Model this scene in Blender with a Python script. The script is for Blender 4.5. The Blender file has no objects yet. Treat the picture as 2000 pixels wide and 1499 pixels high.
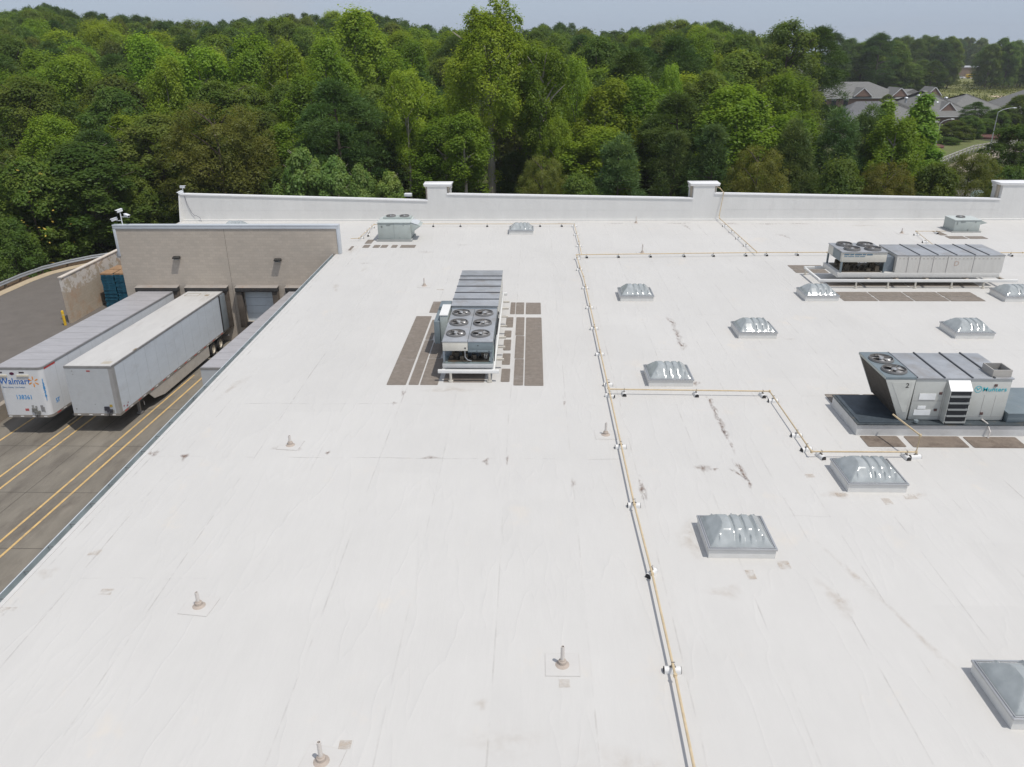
import bpy, bmesh, math, random
import numpy as np
from mathutils import Matrix, Vector, Euler
R = math.radians
S = bpy.context.scene
COL = S.collection
random.seed(3)

# ------------------------------------------------------------------ camera, world, sun, exposure
CAM_H = 13.433
def _cam():
    f, pitch, yaw, roll = 1503.474, .409850715, .0282861985, -.00694890636
    d = Vector((-math.sin(yaw)*math.cos(pitch), math.cos(yaw)*math.cos(pitch), -math.sin(pitch)))
    r = Vector((math.cos(yaw), math.sin(yaw), 0)); u = r.cross(d)
    r2 = r*math.cos(roll)+u*math.sin(roll); u2 = u*math.cos(roll)-r*math.sin(roll)
    m = Matrix((( r2.x, u2.x, -d.x, 0), (r2.y, u2.y, -d.y, 0), (r2.z, u2.z, -d.z, CAM_H), (0, 0, 0, 1)))
    cd = bpy.data.cameras.new('camera'); cd.sensor_width = 36; cd.lens = f/2000*36
    cd.clip_start = .1; cd.clip_end = 6000
    c = bpy.data.objects.new('camera', cd); COL.objects.link(c); c.matrix_world = m
    S.camera = c
_cam()
SUN_DIR = Vector((.52, -.42, 1.5)).normalized()
SUN_E, SKY_E = 2.35, .111
w = bpy.data.worlds.new('World'); S.world = w; w.use_nodes = True
nt = w.node_tree; nt.nodes.clear()
out = nt.nodes.new('ShaderNodeOutputWorld'); bg = nt.nodes.new('ShaderNodeBackground')
sk = nt.nodes.new('ShaderNodeTexSky'); sk.sky_type = 'NISHITA'; sk.sun_disc = False
sk.sun_elevation = math.asin(SUN_DIR.z); sk.sun_rotation = math.atan2(SUN_DIR.x, SUN_DIR.y)
sk.air_density = 1.0; sk.dust_density = .5; sk.ozone_density = 1.0; sk.altitude = 100
tc = nt.nodes.new('ShaderNodeTexCoord'); mp = nt.nodes.new('ShaderNodeMapping'); mp.inputs['Scale'].default_value = (3, 3, 12)
nz = nt.nodes.new('ShaderNodeTexNoise'); nz.inputs['Scale'].default_value = 2.0; nz.inputs['Detail'].default_value = 8
nt.links.new(tc.outputs['Generated'], mp.inputs[0]); nt.links.new(mp.outputs[0], nz.inputs['Vector'])
def wmix(fac, col):      # blend a layer over the sky so far
    global last
    m = nt.nodes.new('ShaderNodeMix'); m.data_type = 'RGBA'; m.inputs[7].default_value = (*col, 1)
    nt.links.new(fac, m.inputs[0]); nt.links.new(last, m.inputs[6]); last = m.outputs[2]
def wrange(x, a, b, c, d):
    r = nt.nodes.new('ShaderNodeMapRange'); nt.links.new(x, r.inputs[0])
    for i, q in enumerate((a, b, c, d)): r.inputs[i+1].default_value = q
    return r.outputs[0]
last = sk.outputs[0]
wmix(wrange(nz.outputs[0], .35, .7, .25, .8), (5.0, 4.85, 4.7))                # high thin cloud
sz = nt.nodes.new('ShaderNodeSeparateXYZ'); nt.links.new(tc.outputs['Generated'], sz.inputs[0])
wmix(wrange(sz.outputs[2], .02, .45, .96, .0), (2.8, 3.36, 4.22))             # bluish haze low over the horizon
wmix(wrange(nz.outputs[0], .56, .72, 0, .35), (3.5, 3.6, 3.8))                 # faint low cloud
nt.links.new(last, bg.inputs[0])
bg.inputs[1].default_value = SKY_E; nt.links.new(bg.outputs[0], out.inputs[0])
sd = bpy.data.lights.new('sun', 'SUN'); sd.energy = SUN_E; sd.angle = R(.6); sd.color = (1, .955, .89)
so = bpy.data.objects.new('sun', sd); COL.objects.link(so)
so.rotation_euler = SUN_DIR.to_track_quat('Z', 'Y').to_euler(); so.location = (40, -30, 90)
S.view_settings.view_transform = 'Standard'; S.view_settings.look = 'None'
S.view_settings.exposure = .4; S.view_settings.gamma = 1
S.cycles.max_bounces = 6; S.cycles.transparent_max_bounces = 8
S.cycles.caustics_reflective = False; S.cycles.caustics_refractive = False

# ------------------------------------------------------------------ materials
MC = {}
def M(name, col, rough=.6, metal=0., var=.10, scale=2.0, bump=0., bscale=30., dirt=None, dscale=1.5, damt=.5, stretch=(1, 1, 1), spec=.4, dthr=.55):
    """procedural surface: two noises for tone, an optional dirt colour with its own patches, optional bump"""
    if name in MC: return MC[name]
    m = bpy.data.materials.new(name); m.use_nodes = True; t = m.node_tree; N = t.nodes; L = t.links
    b = N['Principled BSDF']; b.inputs['Roughness'].default_value = rough; b.inputs['Metallic'].default_value = metal
    b.inputs['Specular IOR Level'].default_value = spec
    co = N.new('ShaderNodeTexCoord'); mp = N.new('ShaderNodeMapping'); mp.inputs['Scale'].default_value = stretch
    L.new(co.outputs['Object'], mp.inputs[0])
    n = N.new('ShaderNodeTexNoise'); n.inputs['Scale'].default_value = scale; n.inputs['Detail'].default_value = 8; n.inputs['Roughness'].default_value = .65
    L.new(mp.outputs[0], n.inputs['Vector'])
    mr = N.new('ShaderNodeMapRange'); mr.inputs[1].default_value = .3; mr.inputs[2].default_value = .7; mr.inputs[3].default_value = 1-var; mr.inputs[4].default_value = 1+var
    L.new(n.outputs[0], mr.inputs[0])
    mu = N.new('ShaderNodeVectorMath'); mu.operation = 'SCALE'; mu.inputs[0].default_value = col[:3]
    L.new(mr.outputs[0], mu.inputs['Scale']); last = mu.outputs[0]
    if dirt:
        n2 = N.new('ShaderNodeTexNoise'); n2.inputs['Scale'].default_value = dscale; n2.inputs['Detail'].default_value = 9; n2.inputs['Roughness'].default_value = .7
        L.new(mp.outputs[0], n2.inputs['Vector'])
        r2 = N.new('ShaderNodeMapRange'); r2.inputs[1].default_value = dthr; r2.inputs[2].default_value = dthr+.2; r2.inputs[3].default_value = 0; r2.inputs[4].default_value = damt
        L.new(n2.outputs[0], r2.inputs[0])
        mx = N.new('ShaderNodeMix'); mx.data_type = 'RGBA'; mx.inputs[7].default_value = (*dirt, 1)
        L.new(r2.outputs[0], mx.inputs[0]); L.new(last, mx.inputs[6]); last = mx.outputs[2]
    L.new(last, b.inputs['Base Color'])
    if bump:
        n3 = N.new('ShaderNodeTexNoise'); n3.inputs['Scale'].default_value = bscale; n3.inputs['Detail'].default_value = 4
        L.new(mp.outputs[0], n3.inputs['Vector'])
        bp = N.new('ShaderNodeBump'); bp.inputs['Strength'].default_value = bump; bp.inputs['Distance'].default_value = .05
        L.new(n3.outputs[0], bp.inputs['Height']); L.new(bp.outputs[0], b.inputs['Normal'])
    MC[name] = m
    return m

white = M('white_paint', (.72, .72, .70), .5, var=.05, dirt=(.45, .40, .33), damt=.3)
offwhite = M('off_white_steel', (.60, .585, .53), .5, var=.06, dirt=(.36, .31, .25), damt=.4)
galv = M('galvanized_steel', (.355, .37, .39), .45, .2, var=.16, scale=1.4, dirt=(.27, .245, .22), dscale=.9, damt=.8, dthr=.5)
galvdark = M('dark_galvanized', (.20, .235, .27), .45, .3, var=.15, dirt=(.16, .13, .10), damt=.5)
bluegrey = M('blue_grey_steel', (.185, .225, .245), .45, .1, var=.10, dirt=(.30, .28, .25), damt=.4)
panel = M('panel_grey', (.47, .48, .455), .45, var=.05, dirt=(.34, .31, .26), damt=.3)
panelgrn = M('panel_grey_green', (.40, .44, .42), .5, var=.06, dirt=(.30, .28, .24), damt=.3)
dark = M('dark_cavity', (.025, .027, .03), .7, var=.2)
black = M('black_rubber', (.03, .03, .032), .8, var=.25, dirt=(.12, .10, .085), damt=.5)
steel = M('rusty_steel', (.22, .20, .18), .6, .2, var=.2, dirt=(.20, .10, .05), damt=.7)
motor = M('fan_motor_grey', (.35, .36, .37), .45, .3)
blade = M('fan_blade_metal', (.55, .54, .52), .4, .6, var=.1, dirt=(.3, .2, .13), damt=.4)
coping_m = M('coping_metal', (.58, .61, .64), .4, .2, var=.05)
yellowpipe = M('gas_pipe_yellow', (.56, .45, .29), .55, var=.14, scale=6, dirt=(.48, .31, .17), damt=.5, dscale=3)
matbrown = M('walk_pad_brown', (.228, .196, .166), .9, var=.16, scale=4, bump=.6, bscale=60, dirt=(.31, .285, .26), damt=.65, dscale=1.0)
matdark = M('walk_pad_stained', (.215, .175, .14), .9, var=.14, scale=3, bump=.5, bscale=60, dirt=(.09, .065, .05), damt=.9, dscale=.9, dthr=.5)

# ------------------------------------------------------------------ mesh builder
class MB:
    def __init__(s): s.v = []; s.f = []; s.mi = []
    def add(s, vs, fs, mi=0, T=None):
        o = len(s.v)
        s.v += [tuple(T @ Vector(p)) if T else tuple(p) for p in vs]
        s.f += [tuple(i+o for i in f) for f in fs]; s.mi += [mi]*len(fs); return s
    def box(s, x0, x1, y0, y1, z0, z1, mi=0, T=None):
        return s.add([(x0,y0,z0),(x1,y0,z0),(x1,y1,z0),(x0,y1,z0),(x0,y0,z1),(x1,y0,z1),(x1,y1,z1),(x0,y1,z1)],
            [(3,2,1,0),(4,5,6,7),(0,1,5,4),(1,2,6,5),(2,3,7,6),(3,0,4,7)], mi, T)
    def hexa(s, p, mi=0):   # 8 points, bottom ring then top ring, counter-clockwise from above
        return s.add(p, [(3,2,1,0),(4,5,6,7),(0,1,5,4),(1,2,6,5),(2,3,7,6),(3,0,4,7)], mi)
    def prism(s, poly, axis, a, b, mi=0):
        """2-D polygon extruded along an axis: axis x -> (y,z), y -> (x,z), z -> (x,y)"""
        def P(p, t): return {'x': (t, p[0], p[1]), 'y': (p[0], t, p[1]), 'z': (p[0], p[1], t)}[axis]
        n = len(poly); vs = [P(p, a) for p in poly]+[P(p, b) for p in poly]
        fs = [tuple(range(n)), tuple(range(2*n-1, n-1, -1))]+[(i, i+n, (i+1) % n+n, (i+1) % n) for i in range(n)]
        return s.add(vs, fs, mi)
    def tube(s, pts, r, n=8, mi=0, cap=True):
        pts = [Vector(p) for p in pts]; rs = r if isinstance(r, (list, tuple)) else [r]*len(pts)
        vs = []
        for i, p in enumerate(pts):
            d = (pts[min(i+1, len(pts)-1)]-pts[max(i-1, 0)]).normalized()
            a = d.cross(Vector((0, 0, 1)));
            if a.length < .05: a = d.cross(Vector((1, 0, 0)))
            a.normalize(); b = a.cross(d)
            for k in range(n):
                t = 2*math.pi*k/n; vs.append(p+(a*math.cos(t)+b*math.sin(t))*rs[i])
        fs = [(i*n+k, i*n+(k+1) % n, (i+1)*n+(k+1) % n, (i+1)*n+k) for i in range(len(pts)-1) for k in range(n)]
        if cap: fs += [tuple(range(n-1, -1, -1)), tuple((len(pts)-1)*n+k for k in range(n))]
        return s.add(vs, fs, mi)
    def lathe(s, prof, n=16, c=(0, 0, 0), mi=0):   # profile of (radius, z)
        vs = [(c[0]+r*math.cos(2*math.pi*k/n), c[1]+r*math.sin(2*math.pi*k/n), c[2]+z) for r, z in prof for k in range(n)]
        fs = [(i*n+k, i*n+(k+1) % n, (i+1)*n+(k+1) % n, (i+1)*n+k) for i in range(len(prof)-1) for k in range(n)]
        return s.add(vs, fs, mi)
    def sheet(s, poly, z, mi=0): return s.add([(x, y, z) for x, y in poly], [tuple(range(len(poly)))], mi)
    def build(s, name, mats, parent=None, local=False, bevel=0., smooth=35):
        me = bpy.data.meshes.new(name)
        off = Vector((0, 0, 0))
        if parent is not None and not local:
            q = parent
            while q is not None: off += q.location; q = q.parent
        me.from_pydata([tuple(Vector(p)-off) for p in s.v], [], s.f)
        for m in (mats if isinstance(mats, (list, tuple)) else [mats]): me.materials.append(m)
        me.polygons.foreach_set('material_index', s.mi)
        bm = bmesh.new(); bm.from_mesh(me); bmesh.ops.recalc_face_normals(bm, faces=bm.faces)
        if bevel:
            es = [e for e in bm.edges if len(e.link_faces) == 2 and e.calc_face_angle(0) > R(40)]
            bmesh.ops.bevel(bm, geom=es, offset=bevel, segments=2, profile=.5, affect='EDGES', clamp_overlap=True)
        bm.to_mesh(me); bm.free()
        if smooth:
            me.polygons.foreach_set('use_smooth', [True]*len(me.polygons)); me.set_sharp_from_angle(angle=R(smooth))
        o = bpy.data.objects.new(name, me); COL.objects.link(o)
        if parent is not None: o.parent = parent
        return o

def tag(o, label=None, cat=None, group=None, kind=None):
    if label: o['label'] = label
    if cat: o['category'] = cat
    if group: o['group'] = group
    if kind: o['kind'] = kind
    return o
def thing(name, label, cat, loc=(0, 0, 0), group=None):
    o = bpy.data.objects.new(name, None); COL.objects.link(o); o.location = loc; o.empty_display_size = .3
    return tag(o, label, cat, group)
def kids(o): return list(o.children)
def dup(root, loc, label, group=None, rotz=None):
    r = root.copy(); COL.objects.link(r); r.location = loc; r['label'] = label
    if group: r['group'] = group
    if rotz is not None: r.rotation_euler.z = rotz
    for ch in kids(root):
        c = ch.copy(); COL.objects.link(c); c.parent = r
        for g in kids(ch):
            d = g.copy(); COL.objects.link(d); d.parent = c
    return r
def text(s, size, mat, parent, name, T, extrude=.004, bold=.012, spacing=1., xs=1., align='LEFT'):
    cu = bpy.data.curves.new('lettering', 'FONT'); cu.body = s; cu.size = size; cu.extrude = extrude; cu.offset = bold*size
    cu.space_character = spacing; cu.align_x = align; cu.align_y = 'CENTER'; cu.resolution_u = 3
    ob = bpy.data.objects.new('lettering', cu); COL.objects.link(ob)
    dg = bpy.context.evaluated_depsgraph_get()
    me = bpy.data.meshes.new_from_object(ob.evaluated_get(dg))
    bpy.data.objects.remove(ob); me.transform(T @ Matrix.Diagonal((xs, 1, 1, 1)))
    me.materials.clear(); me.materials.append(mat)
    o = bpy.data.objects.new(name, me); COL.objects.link(o); o.parent = parent
    return o
def face_T(p, right, up):   # text frame: origin, reading direction, up direction
    r = Vector(right).normalized(); u = Vector(up).normalized(); n = r.cross(u)
    return Matrix(((r.x, u.x, n.x, p[0]), (r.y, u.y, n.y, p[1]), (r.z, u.z, n.z, p[2]), (0, 0, 0, 1)))
TREES = [
('shrub', -48.1, 69, -6.0, 5.5, 5.7, 1.0, 'leafy shrub at the left frame edge just behind the guardrail', 'H'),
('smalltree', -48.3, 74, -6.0, 9.9, 8.3, 1.2, 'bright green tree flecked with orange at the left edge behind the guardrail', 'H'),
('shrub', -48.5, 75, -6.0, 3.0, 6.0, 0.9, 'dense green shrub behind the guardrail left of the dock wall', 'H'),
('sycamore', -17.2, 78, -6.0, 8.8, 3.3, 1.0, 'small pale young tree left of the floodlight head', 'H'),
('sycamore', -14.2, 78, -6.0, 8.2, 3.7, 1.1, 'small pale young tree behind the floodlight head', 'H'),
('sycamore', -19.9, 79, -6.0, 9.4, 4.4, 1.05, 'pale young tree right of the first fresh green one', 'H'),
('shrub', 30.7, 79, -6.0, 9.1, 6.2, 0.8, 'low dark green bush behind the right parapet stretch', 'H'),
('olive', 35.2, 79, -6.0, 8.9, 7.0, 0.8, 'low brownish bush behind the right parapet stretch', 'H'),
('shrub', -47.1, 80, -6.0, 3.5, 6.6, 0.7, 'dark low shrub behind the guardrail close to the dock wall', 'H'),
('oak', -46.2, 80, -6.0, 10.9, 11.7, 0.62, 'broad dark tree above the guardrail at the left', 'H'),
('sycamore', -23.5, 80, -6.0, 10.2, 5.3, 1.0, 'pale fresh green young tree behind the left parapet stretch', 'H'),
('shrub', 40.4, 80, -6.0, 8.8, 6.0, 0.8, 'sparse grey green bush in front of the white guard fence', 'H'),
('shrub', 4.6, 80, -6.0, 7.6, 5.9, 1.1, 'low bright bush behind the middle of the parapet', 'H'),
('olive', 22.8, 81, -6.0, 10.2, 7.3, 1.15, 'yellowish brown low tree right of the second pier', 'H'),
('oak', -55.0, 82, -6.0, 8.2, 7.9, 0.6, 'dark tree at the left frame edge behind the orange-flecked tree', 'H'),
('oak', -42.4, 82, -6.0, 7.4, 5.6, 1.0, 'small bright tree left of the parapet corner', 'H'),
('olive', 44.8, 82, -6.0, 9.4, 6.9, 0.95, 'olive bush in front of the guard fence left of the third pier', 'H'),
('olive', 1.0, 82, -6.0, 9.2, 6.3, 1.25, 'yellowish green bush behind the parapet right of the tall bare trunk', 'H'),
('shrub', -46.2, 83, -6.0, 2.1, 4.5, 0.9, 'greyish brown shrub right beside the corner of the dock wall', 'H'),
('youngpine', 8.9, 83, -6.0, 11.1, 7.8, 1.0, 'grey green young pine behind the parapet between the piers', 'H'),
('oak', -41.2, 84, -6.0, 5.6, 5.7, 0.6, 'dark bushy tree right behind the parapet corner', 'H'),
('oak', -27.4, 84, -6.0, 7.9, 4.7, 0.6, 'dark tree between the olive brown tree and the pale young ones', 'H'),
('youngpine', 18.7, 84, -6.0, 11.9, 7.5, 0.9, 'young pine rising behind the second pier', 'H'),
('shrub', 49.9, 84, -6.0, 7.9, 5.2, 0.8, 'green bush right behind the third pier', 'H'),
('leaner', -7.3, 85, -6.0, 13.0, 4.8, 0.75, 'slim leaning tree with a bare pale trunk left of the tallest tree', 'H'),
('olive', -34.2, 86, -6.0, 14.2, 13.9, 1.0, 'big olive brown feathery tree behind the left end of the parapet', 'H'),
('youngpine', 15.2, 86, -6.0, 11.1, 7.0, 0.85, 'dark young pine left of the second pier', 'H'),
('youngpine', 27.9, 86, -6.0, 12.2, 7.8, 0.9, 'dark green pine right behind the yellowish brown low tree', 'H'),
('tulip', 38.3, 86, -6.0, 12.3, 6.3, 0.85, 'full green tree between the pines and the bright narrow one', 'H'),
('youngpine', 33.2, 88, -6.0, 13.1, 8.5, 0.95, 'young pine in front of the near grey roof', 'H'),
('tulip', -54.5, 90, -6.0, 12.6, 6.3, 1.15, 'slim yellowish tree above the broad dark tree at the left', 'H'),
('youngpine', 36.9, 90, -6.0, 13.3, 7.8, 1.0, 'brownish green pine in front of the near grey roof', 'H'),
('columnar', 42.5, 90, -6.0, 14.3, 7.8, 1.08, 'brightest narrow tree beside the grass strip', 'H'),
('tulip', 2.8, 90, -6.0, 12.2, 3.6, 1.2, 'slim yellow green tree above the yellowish bush', 'H'),
('forked', -14.2, 91, -6.0, 17.4, 5.4, 1.2, 'yellow green tree on a forked pale trunk above the floodlight head', 'H'),
('columnar', 39.4, 92, -6.0, 14.0, 5.6, 1.0, 'bright narrow tree with a pointed top in front of the grey roofs', 'H'),
('forked', 1.2, 95, -6.0, 19.6, 7.1, 0.62, 'dark grey green tree with a forked bare trunk right of the tallest tree', 'H'),
('tallpoplar', -5.0, 96, -6.0, 23.6, 11.8, 1.15, 'tallest yellow green tree standing above the forest on a bare pale trunk', 'H'),
('oak', 58.2, 98, -6.0, 10.7, 7.2, 0.6, 'dark tree at the right frame edge above the third pier', 'H'),
('oak', -51.0, 98, -6.0, 15.3, 8.8, 0.9, 'mid green full tree above the broad dark tree', 'H'),
('oak', -61.4, 98, -6.0, 16.5, 10.0, 0.85, 'dull green tree at the left edge of the front row', 'H'),
('oak', -2.3, 99, -6.0, 7.6, 5.3, 0.55, 'dark small tree right of the tall bare trunk', 'H'),
('oak', -12.1, 99, -6.0, 8.5, 6.0, 0.6, 'dark tree behind the first pier', 'H'),
('tulip', 5.3, 100, -6.0, 17.9, 4.0, 1.15, 'narrow yellow green tree right of the dark forked one', 'H'),
('tulip', 16.6, 100, -6.0, 17.0, 3.4, 1.2, 'narrow yellowish tree left of the second pier', 'H'),
('oak', -15.4, 100, -6.0, 9.8, 5.4, 0.6, 'dark understorey tree under the forked pale trunk', 'H'),
('tulip', -44.9, 100, -6.0, 18.2, 5.8, 1.05, 'light olive narrow tree below the yellow green rounded one', 'H'),
('oak', 22.1, 104, -6.0, 16.6, 8.5, 1.0, 'pale grey green rounded tree above the second pier', 'H'),
('tulip', -31.1, 104, -6.0, 19.9, 6.5, 0.95, 'mid green tall tree left of the skyline poplar', 'H'),
('tulip', -42.6, 105, -6.0, 19.2, 9.0, 1.2, 'bright green dome shaped tree high above the parapet corner', 'H'),
('tulip', -26.1, 106, -6.0, 20.2, 6.9, 1.0, 'tall green tree with layered foliage left of the skyline poplar', 'H'),
('pine', 13.0, 108, -5.9, 18.9, 10.9, 0.85, 'broad dark pine with a full rounded head between the two piers', 'H'),
('tulip', -36.5, 108, -5.9, 20.5, 8.0, 1.1, 'bright green tall tree above the pale young trees', 'H'),
('tulip', -63.5, 112, -5.7, 18.0, 8.6, 1.0, 'light green tree in the upper left of the forest', 'H'),
('oak', 34.6, 118, -5.9, 15.5, 9.0, 0.85, 'mid green tree at the edge of the clearing left of the houses', 'H'),
('tulip', -54.5, 118, -5.6, 20.5, 9.5, 1.15, 'yellow green rounded tree high at the left', 'H'),
('tulip', -25.2, 122, -5.3, 23.3, 10.0, 1.05, 'tall yellow green tree reaching the skyline left of the tallest tree', 'H'),
('oak', 30.7, 124, -5.6, 18.4, 11.9, 1.25, 'bright green rounded tree high above the second pier', 'H'),
('oak', 40.7, 128, -5.9, 15.2, 8.9, 0.7, 'dark full tree standing left of the brick house', 'H'),
('oak', 42.0, 140, -5.7, 23.0, 11.7, 0.8, 'tall green tree on the skyline left of the houses', 'H'),
('pine', 50.1, 150, -5.8, 22.3, 11.6, 0.75, 'tall dark pine on the skyline at the edge of the clearing', 'H'),
('shrub', 88.9, 174, -6.0, 1.6, 5.2, 0.8, 'brownish shrub on the mulch bed', 'H'),
('oak', 92.7, 180, -6.0, 4.4, 7.0, 0.75, 'small rounded tree at the left end of the mulch bed behind the grass', 'H'),
('shrub', 96.7, 184, -6.0, 1.3, 5.6, 0.9, 'low shrub between the two mulch beds', 'H'),
('oak', 99.9, 188, -6.0, 4.7, 7.1, 0.85, 'rounded green tree behind the mulch bed beyond the grass', 'H'),
('shrub', 105.1, 192, -6.0, 0.2, 7.3, 0.6, 'dark shrub on the mulch bed', 'H'),
('oak', 106.6, 194, -6.0, 3.7, 6.8, 1.0, 'olive green tree behind the mulch bed left of the tall lamp', 'H'),
('oak', 112.2, 200, -6.0, 5.2, 7.3, 0.9, 'brownish green tree right behind the tall lamp post', 'H'),
('oak', 117.2, 204, -6.0, 5.7, 8.2, 0.7, 'dark tree between the tall lamp and the right frame edge', 'H'),
('pine', 109.6, 205, -6.0, 6.7, 6.2, 0.9, 'thin pine rising in front of the far grey roof', 'H'),
('oak', 120.2, 205, -6.0, 8.0, 8.2, 0.85, 'tree at the right frame edge in front of the far grey roof', 'H'),
('oak', 112.0, 262, -6.0, 5.5, 4.9, 0.8, 'small tree between the gables of the brick house', 'H'),
('pine', 113.6, 322, -5.2, 23.3, 14.1, 0.8, 'dark pine on the skyline left behind the brick office', 'H'),
('pine', 131.1, 322, -5.9, 23.8, 13.9, 0.8, 'tall pine standing out on the skyline behind the brick office', 'H'),
('oak', 121.5, 326, -5.5, 21.7, 13.9, 0.8, 'round tree on the skyline right above the brick office roof', 'H'),
('oak', 129.1, 330, -5.7, 20.5, 13.7, 0.9, 'low round tree behind the ridge of the brick office', 'H'),
('oak', 142.5, 335, -6.0, 21.1, 14.5, 1.0, 'olive tree on the skyline right of the tall pine', 'H'),
('pine', -21.6, 88.2, -6.0, 16.4, 7.7, 0.95, 649, 'F'),
('tulip', -9.8, 89.0, -6.0, 12.1, 6.4, 0.77, 864, 'F'),
('tulip', 12.9, 95.7, -6.0, 15.8, 6.3, 0.83, 1260, 'F'),
('oak2', -42.3, 89.6, -6.0, 12.9, 9.0, 1.12, 290, 'F'),
('pine', -19.6, 94.3, -6.0, 14.1, 7.4, 0.88, 708, 'F'),
('tulip', 22.2, 89.2, -6.0, 15.1, 8.1, 1.1, 1446, 'F'),
('pine', 16.1, 91.4, -6.0, 14.7, 7.9, 0.78, 1327, 'F'),
('oak2', -31.5, 93.7, -6.0, 12.9, 6.3, 0.85, 504, 'F'),
('tulip', 8.4, 93.9, -6.0, 15.7, 6.2, 0.76, 1187, 'F'),
('pine', 20.7, 123.0, -5.4, 20.2, 8.8, 0.81, 1315, 'F'),
('tulip', 30.8, 101.2, -6.0, 16.1, 6.2, 0.71, 1538, 'F'),
('oak', 9.3, 120.0, -5.7, 20.4, 8.3, 0.82, 1168, 'F'),
('oak2', -13.9, 127.5, -5.4, 17.5, 7.2, 1.12, 865, 'F'),
('tulip', -25.9, 94.9, -6.0, 16.4, 6.4, 0.69, 603, 'F'),
('tulip', -27.3, 90.3, -6.0, 11.5, 6.5, 0.83, 557, 'F'),
('tulip', 7.2, 88.9, -6.0, 11.1, 7.5, 1.12, 1173, 'F'),
('oak', -29.9, 98.8, -6.0, 15.8, 7.6, 0.95, 556, 'F'),
('oak', -37.0, 95.4, -6.0, 16.0, 8.4, 0.88, 422, 'F'),
('tulip', -47.1, 93.0, -6.0, 12.2, 6.2, 0.81, 235, 'F'),
('pine', -61.4, 105.7, -6.0, 13.3, 6.4, 0.83, 117, 'F'),
('oak', -82.7, 130.4, -4.7, 20.4, 7.4, 0.82, 31, 'F'),
('oak', -35.9, 102.0, -6.0, 15.6, 6.7, 1.08, 478, 'F'),
('oak2', -56.7, 110.5, -5.8, 15.9, 9.4, 0.9, 223, 'F'),
('tulip', 25.4, 129.2, -5.2, 19.9, 6.3, 0.71, 1362, 'F'),
('oak', -81.9, 124.4, -5.1, 18.7, 7.2, 0.7, -6, 'F'),
('tulip', -19.6, 133.2, -5.0, 19.3, 6.4, 0.79, 804, 'F'),
('pine', -116.4, 178.2, -1.3, 19.7, 8.3, 0.75, -2, 'F'),
('tulip', -15.4, 104.9, -6.0, 15.2, 7.8, 1.01, 805, 'F'),
('pine', -68.8, 134.0, -4.7, 17.6, 8.8, 0.97, 220, 'F'),
('pine', -48.7, 88.0, -6.0, 11.4, 6.3, 0.74, 162, 'F'),
('tulip', -84.4, 162.5, -2.9, 20.3, 6.9, 0.97, 209, 'F'),
('pine', -77.6, 120.1, -5.3, 17.3, 8.3, 0.91, 13, 'F'),
('pine', -59.9, 143.8, -4.5, 20.1, 8.5, 0.8, 373, 'F'),
('oak', -20.7, 106.5, -6.0, 15.1, 6.9, 1.12, 728, 'F'),
('oak', 35.5, 144.4, -5.1, 20.2, 9.1, 0.85, 1444, 'F'),
('tulip', -75.2, 125.5, -4.9, 18.0, 6.6, 1.01, 86, 'F'),
('oak', 3.9, 140.4, -4.8, 20.4, 6.5, 1.08, 1087, 'F'),
('tulip', -22.2, 128.3, -5.1, 17.3, 7.8, 0.89, 762, 'F'),
('oak', 36.1, 170.6, -3.5, 19.6, 7.6, 1.05, 1388, 'F'),
('pine', -46.3, 129.1, -5.1, 18.8, 7.1, 0.86, 466, 'F'),
('tulip', 28.5, 91.3, -6.0, 12.2, 6.6, 0.84, 1549, 'F'),
('oak', -43.2, 158.0, -3.2, 20.4, 6.9, 1.1, 601, 'F'),
('pine', -13.8, 142.6, -4.9, 20.2, 7.0, 0.89, 885, 'F'),
('pine', 9.4, 162.0, -4.0, 19.6, 8.1, 0.9, 1136, 'F'),
('tulip', -58.6, 194.3, -0.5, 20.2, 9.6, 0.72, 555, 'F'),
('tulip', -19.2, 152.1, -4.3, 18.7, 7.1, 0.85, 837, 'F'),
('pine', -18.0, 122.7, -5.4, 15.8, 8.9, 0.79, 804, 'F'),
('oak', -54.3, 188.5, -0.9, 19.8, 9.4, 0.78, 577, 'F'),
('tulip', -22.3, 142.8, -4.5, 19.8, 7.1, 0.76, 790, 'F'),
('pine', -40.8, 145.5, -4.0, 18.5, 7.3, 0.92, 590, 'F'),
('oak2', -70.6, 127.9, -5.0, 18.8, 6.4, 0.85, 161, 'F'),
('tulip', 9.8, 114.3, -5.8, 16.1, 7.3, 0.8, 1180, 'F'),
('pine', -76.6, 132.8, -4.5, 18.2, 9.1, 0.91, 121, 'F'),
('oak', 0.5, 164.2, -3.7, 20.0, 8.1, 0.7, 1046, 'F'),
('oak2', -77.8, 153.0, -3.6, 18.8, 6.8, 0.7, 227, 'F'),
('tulip', -69.5, 108.3, -5.9, 16.4, 6.2, 0.75, 21, 'F'),
('pine', -57.0, 172.9, -2.3, 19.6, 8.2, 0.83, 511, 'F'),
('oak2', -97.6, 153.0, -3.1, 20.1, 8.7, 0.97, 24, 'F'),
('pine', -105.9, 185.1, -0.1, 19.7, 7.8, 0.71, 125, 'F'),
('pine', -82.8, 135.7, -4.1, 18.2, 6.8, 0.87, 68, 'F'),
('tulip', -68.5, 123.0, -5.2, 17.7, 7.3, 0.79, 153, 'F'),
('oak', -98.0, 160.1, -2.1, 19.9, 6.7, 1.0, 63, 'F'),
('pine', -80.4, 144.9, -3.9, 19.1, 8.5, 0.84, 155, 'F'),
('oak', -62.7, 126.0, -5.2, 16.8, 8.1, 0.67, 246, 'F'),
('oak2', -33.2, 197.9, -0.9, 19.7, 9.5, 1.11, 770, 'F'),
('pine', -72.9, 151.2, -3.8, 19.3, 6.6, 0.74, 268, 'F'),
('tulip', -0.8, 134.3, -5.1, 19.1, 7.9, 0.7, 1032, 'F'),
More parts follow.
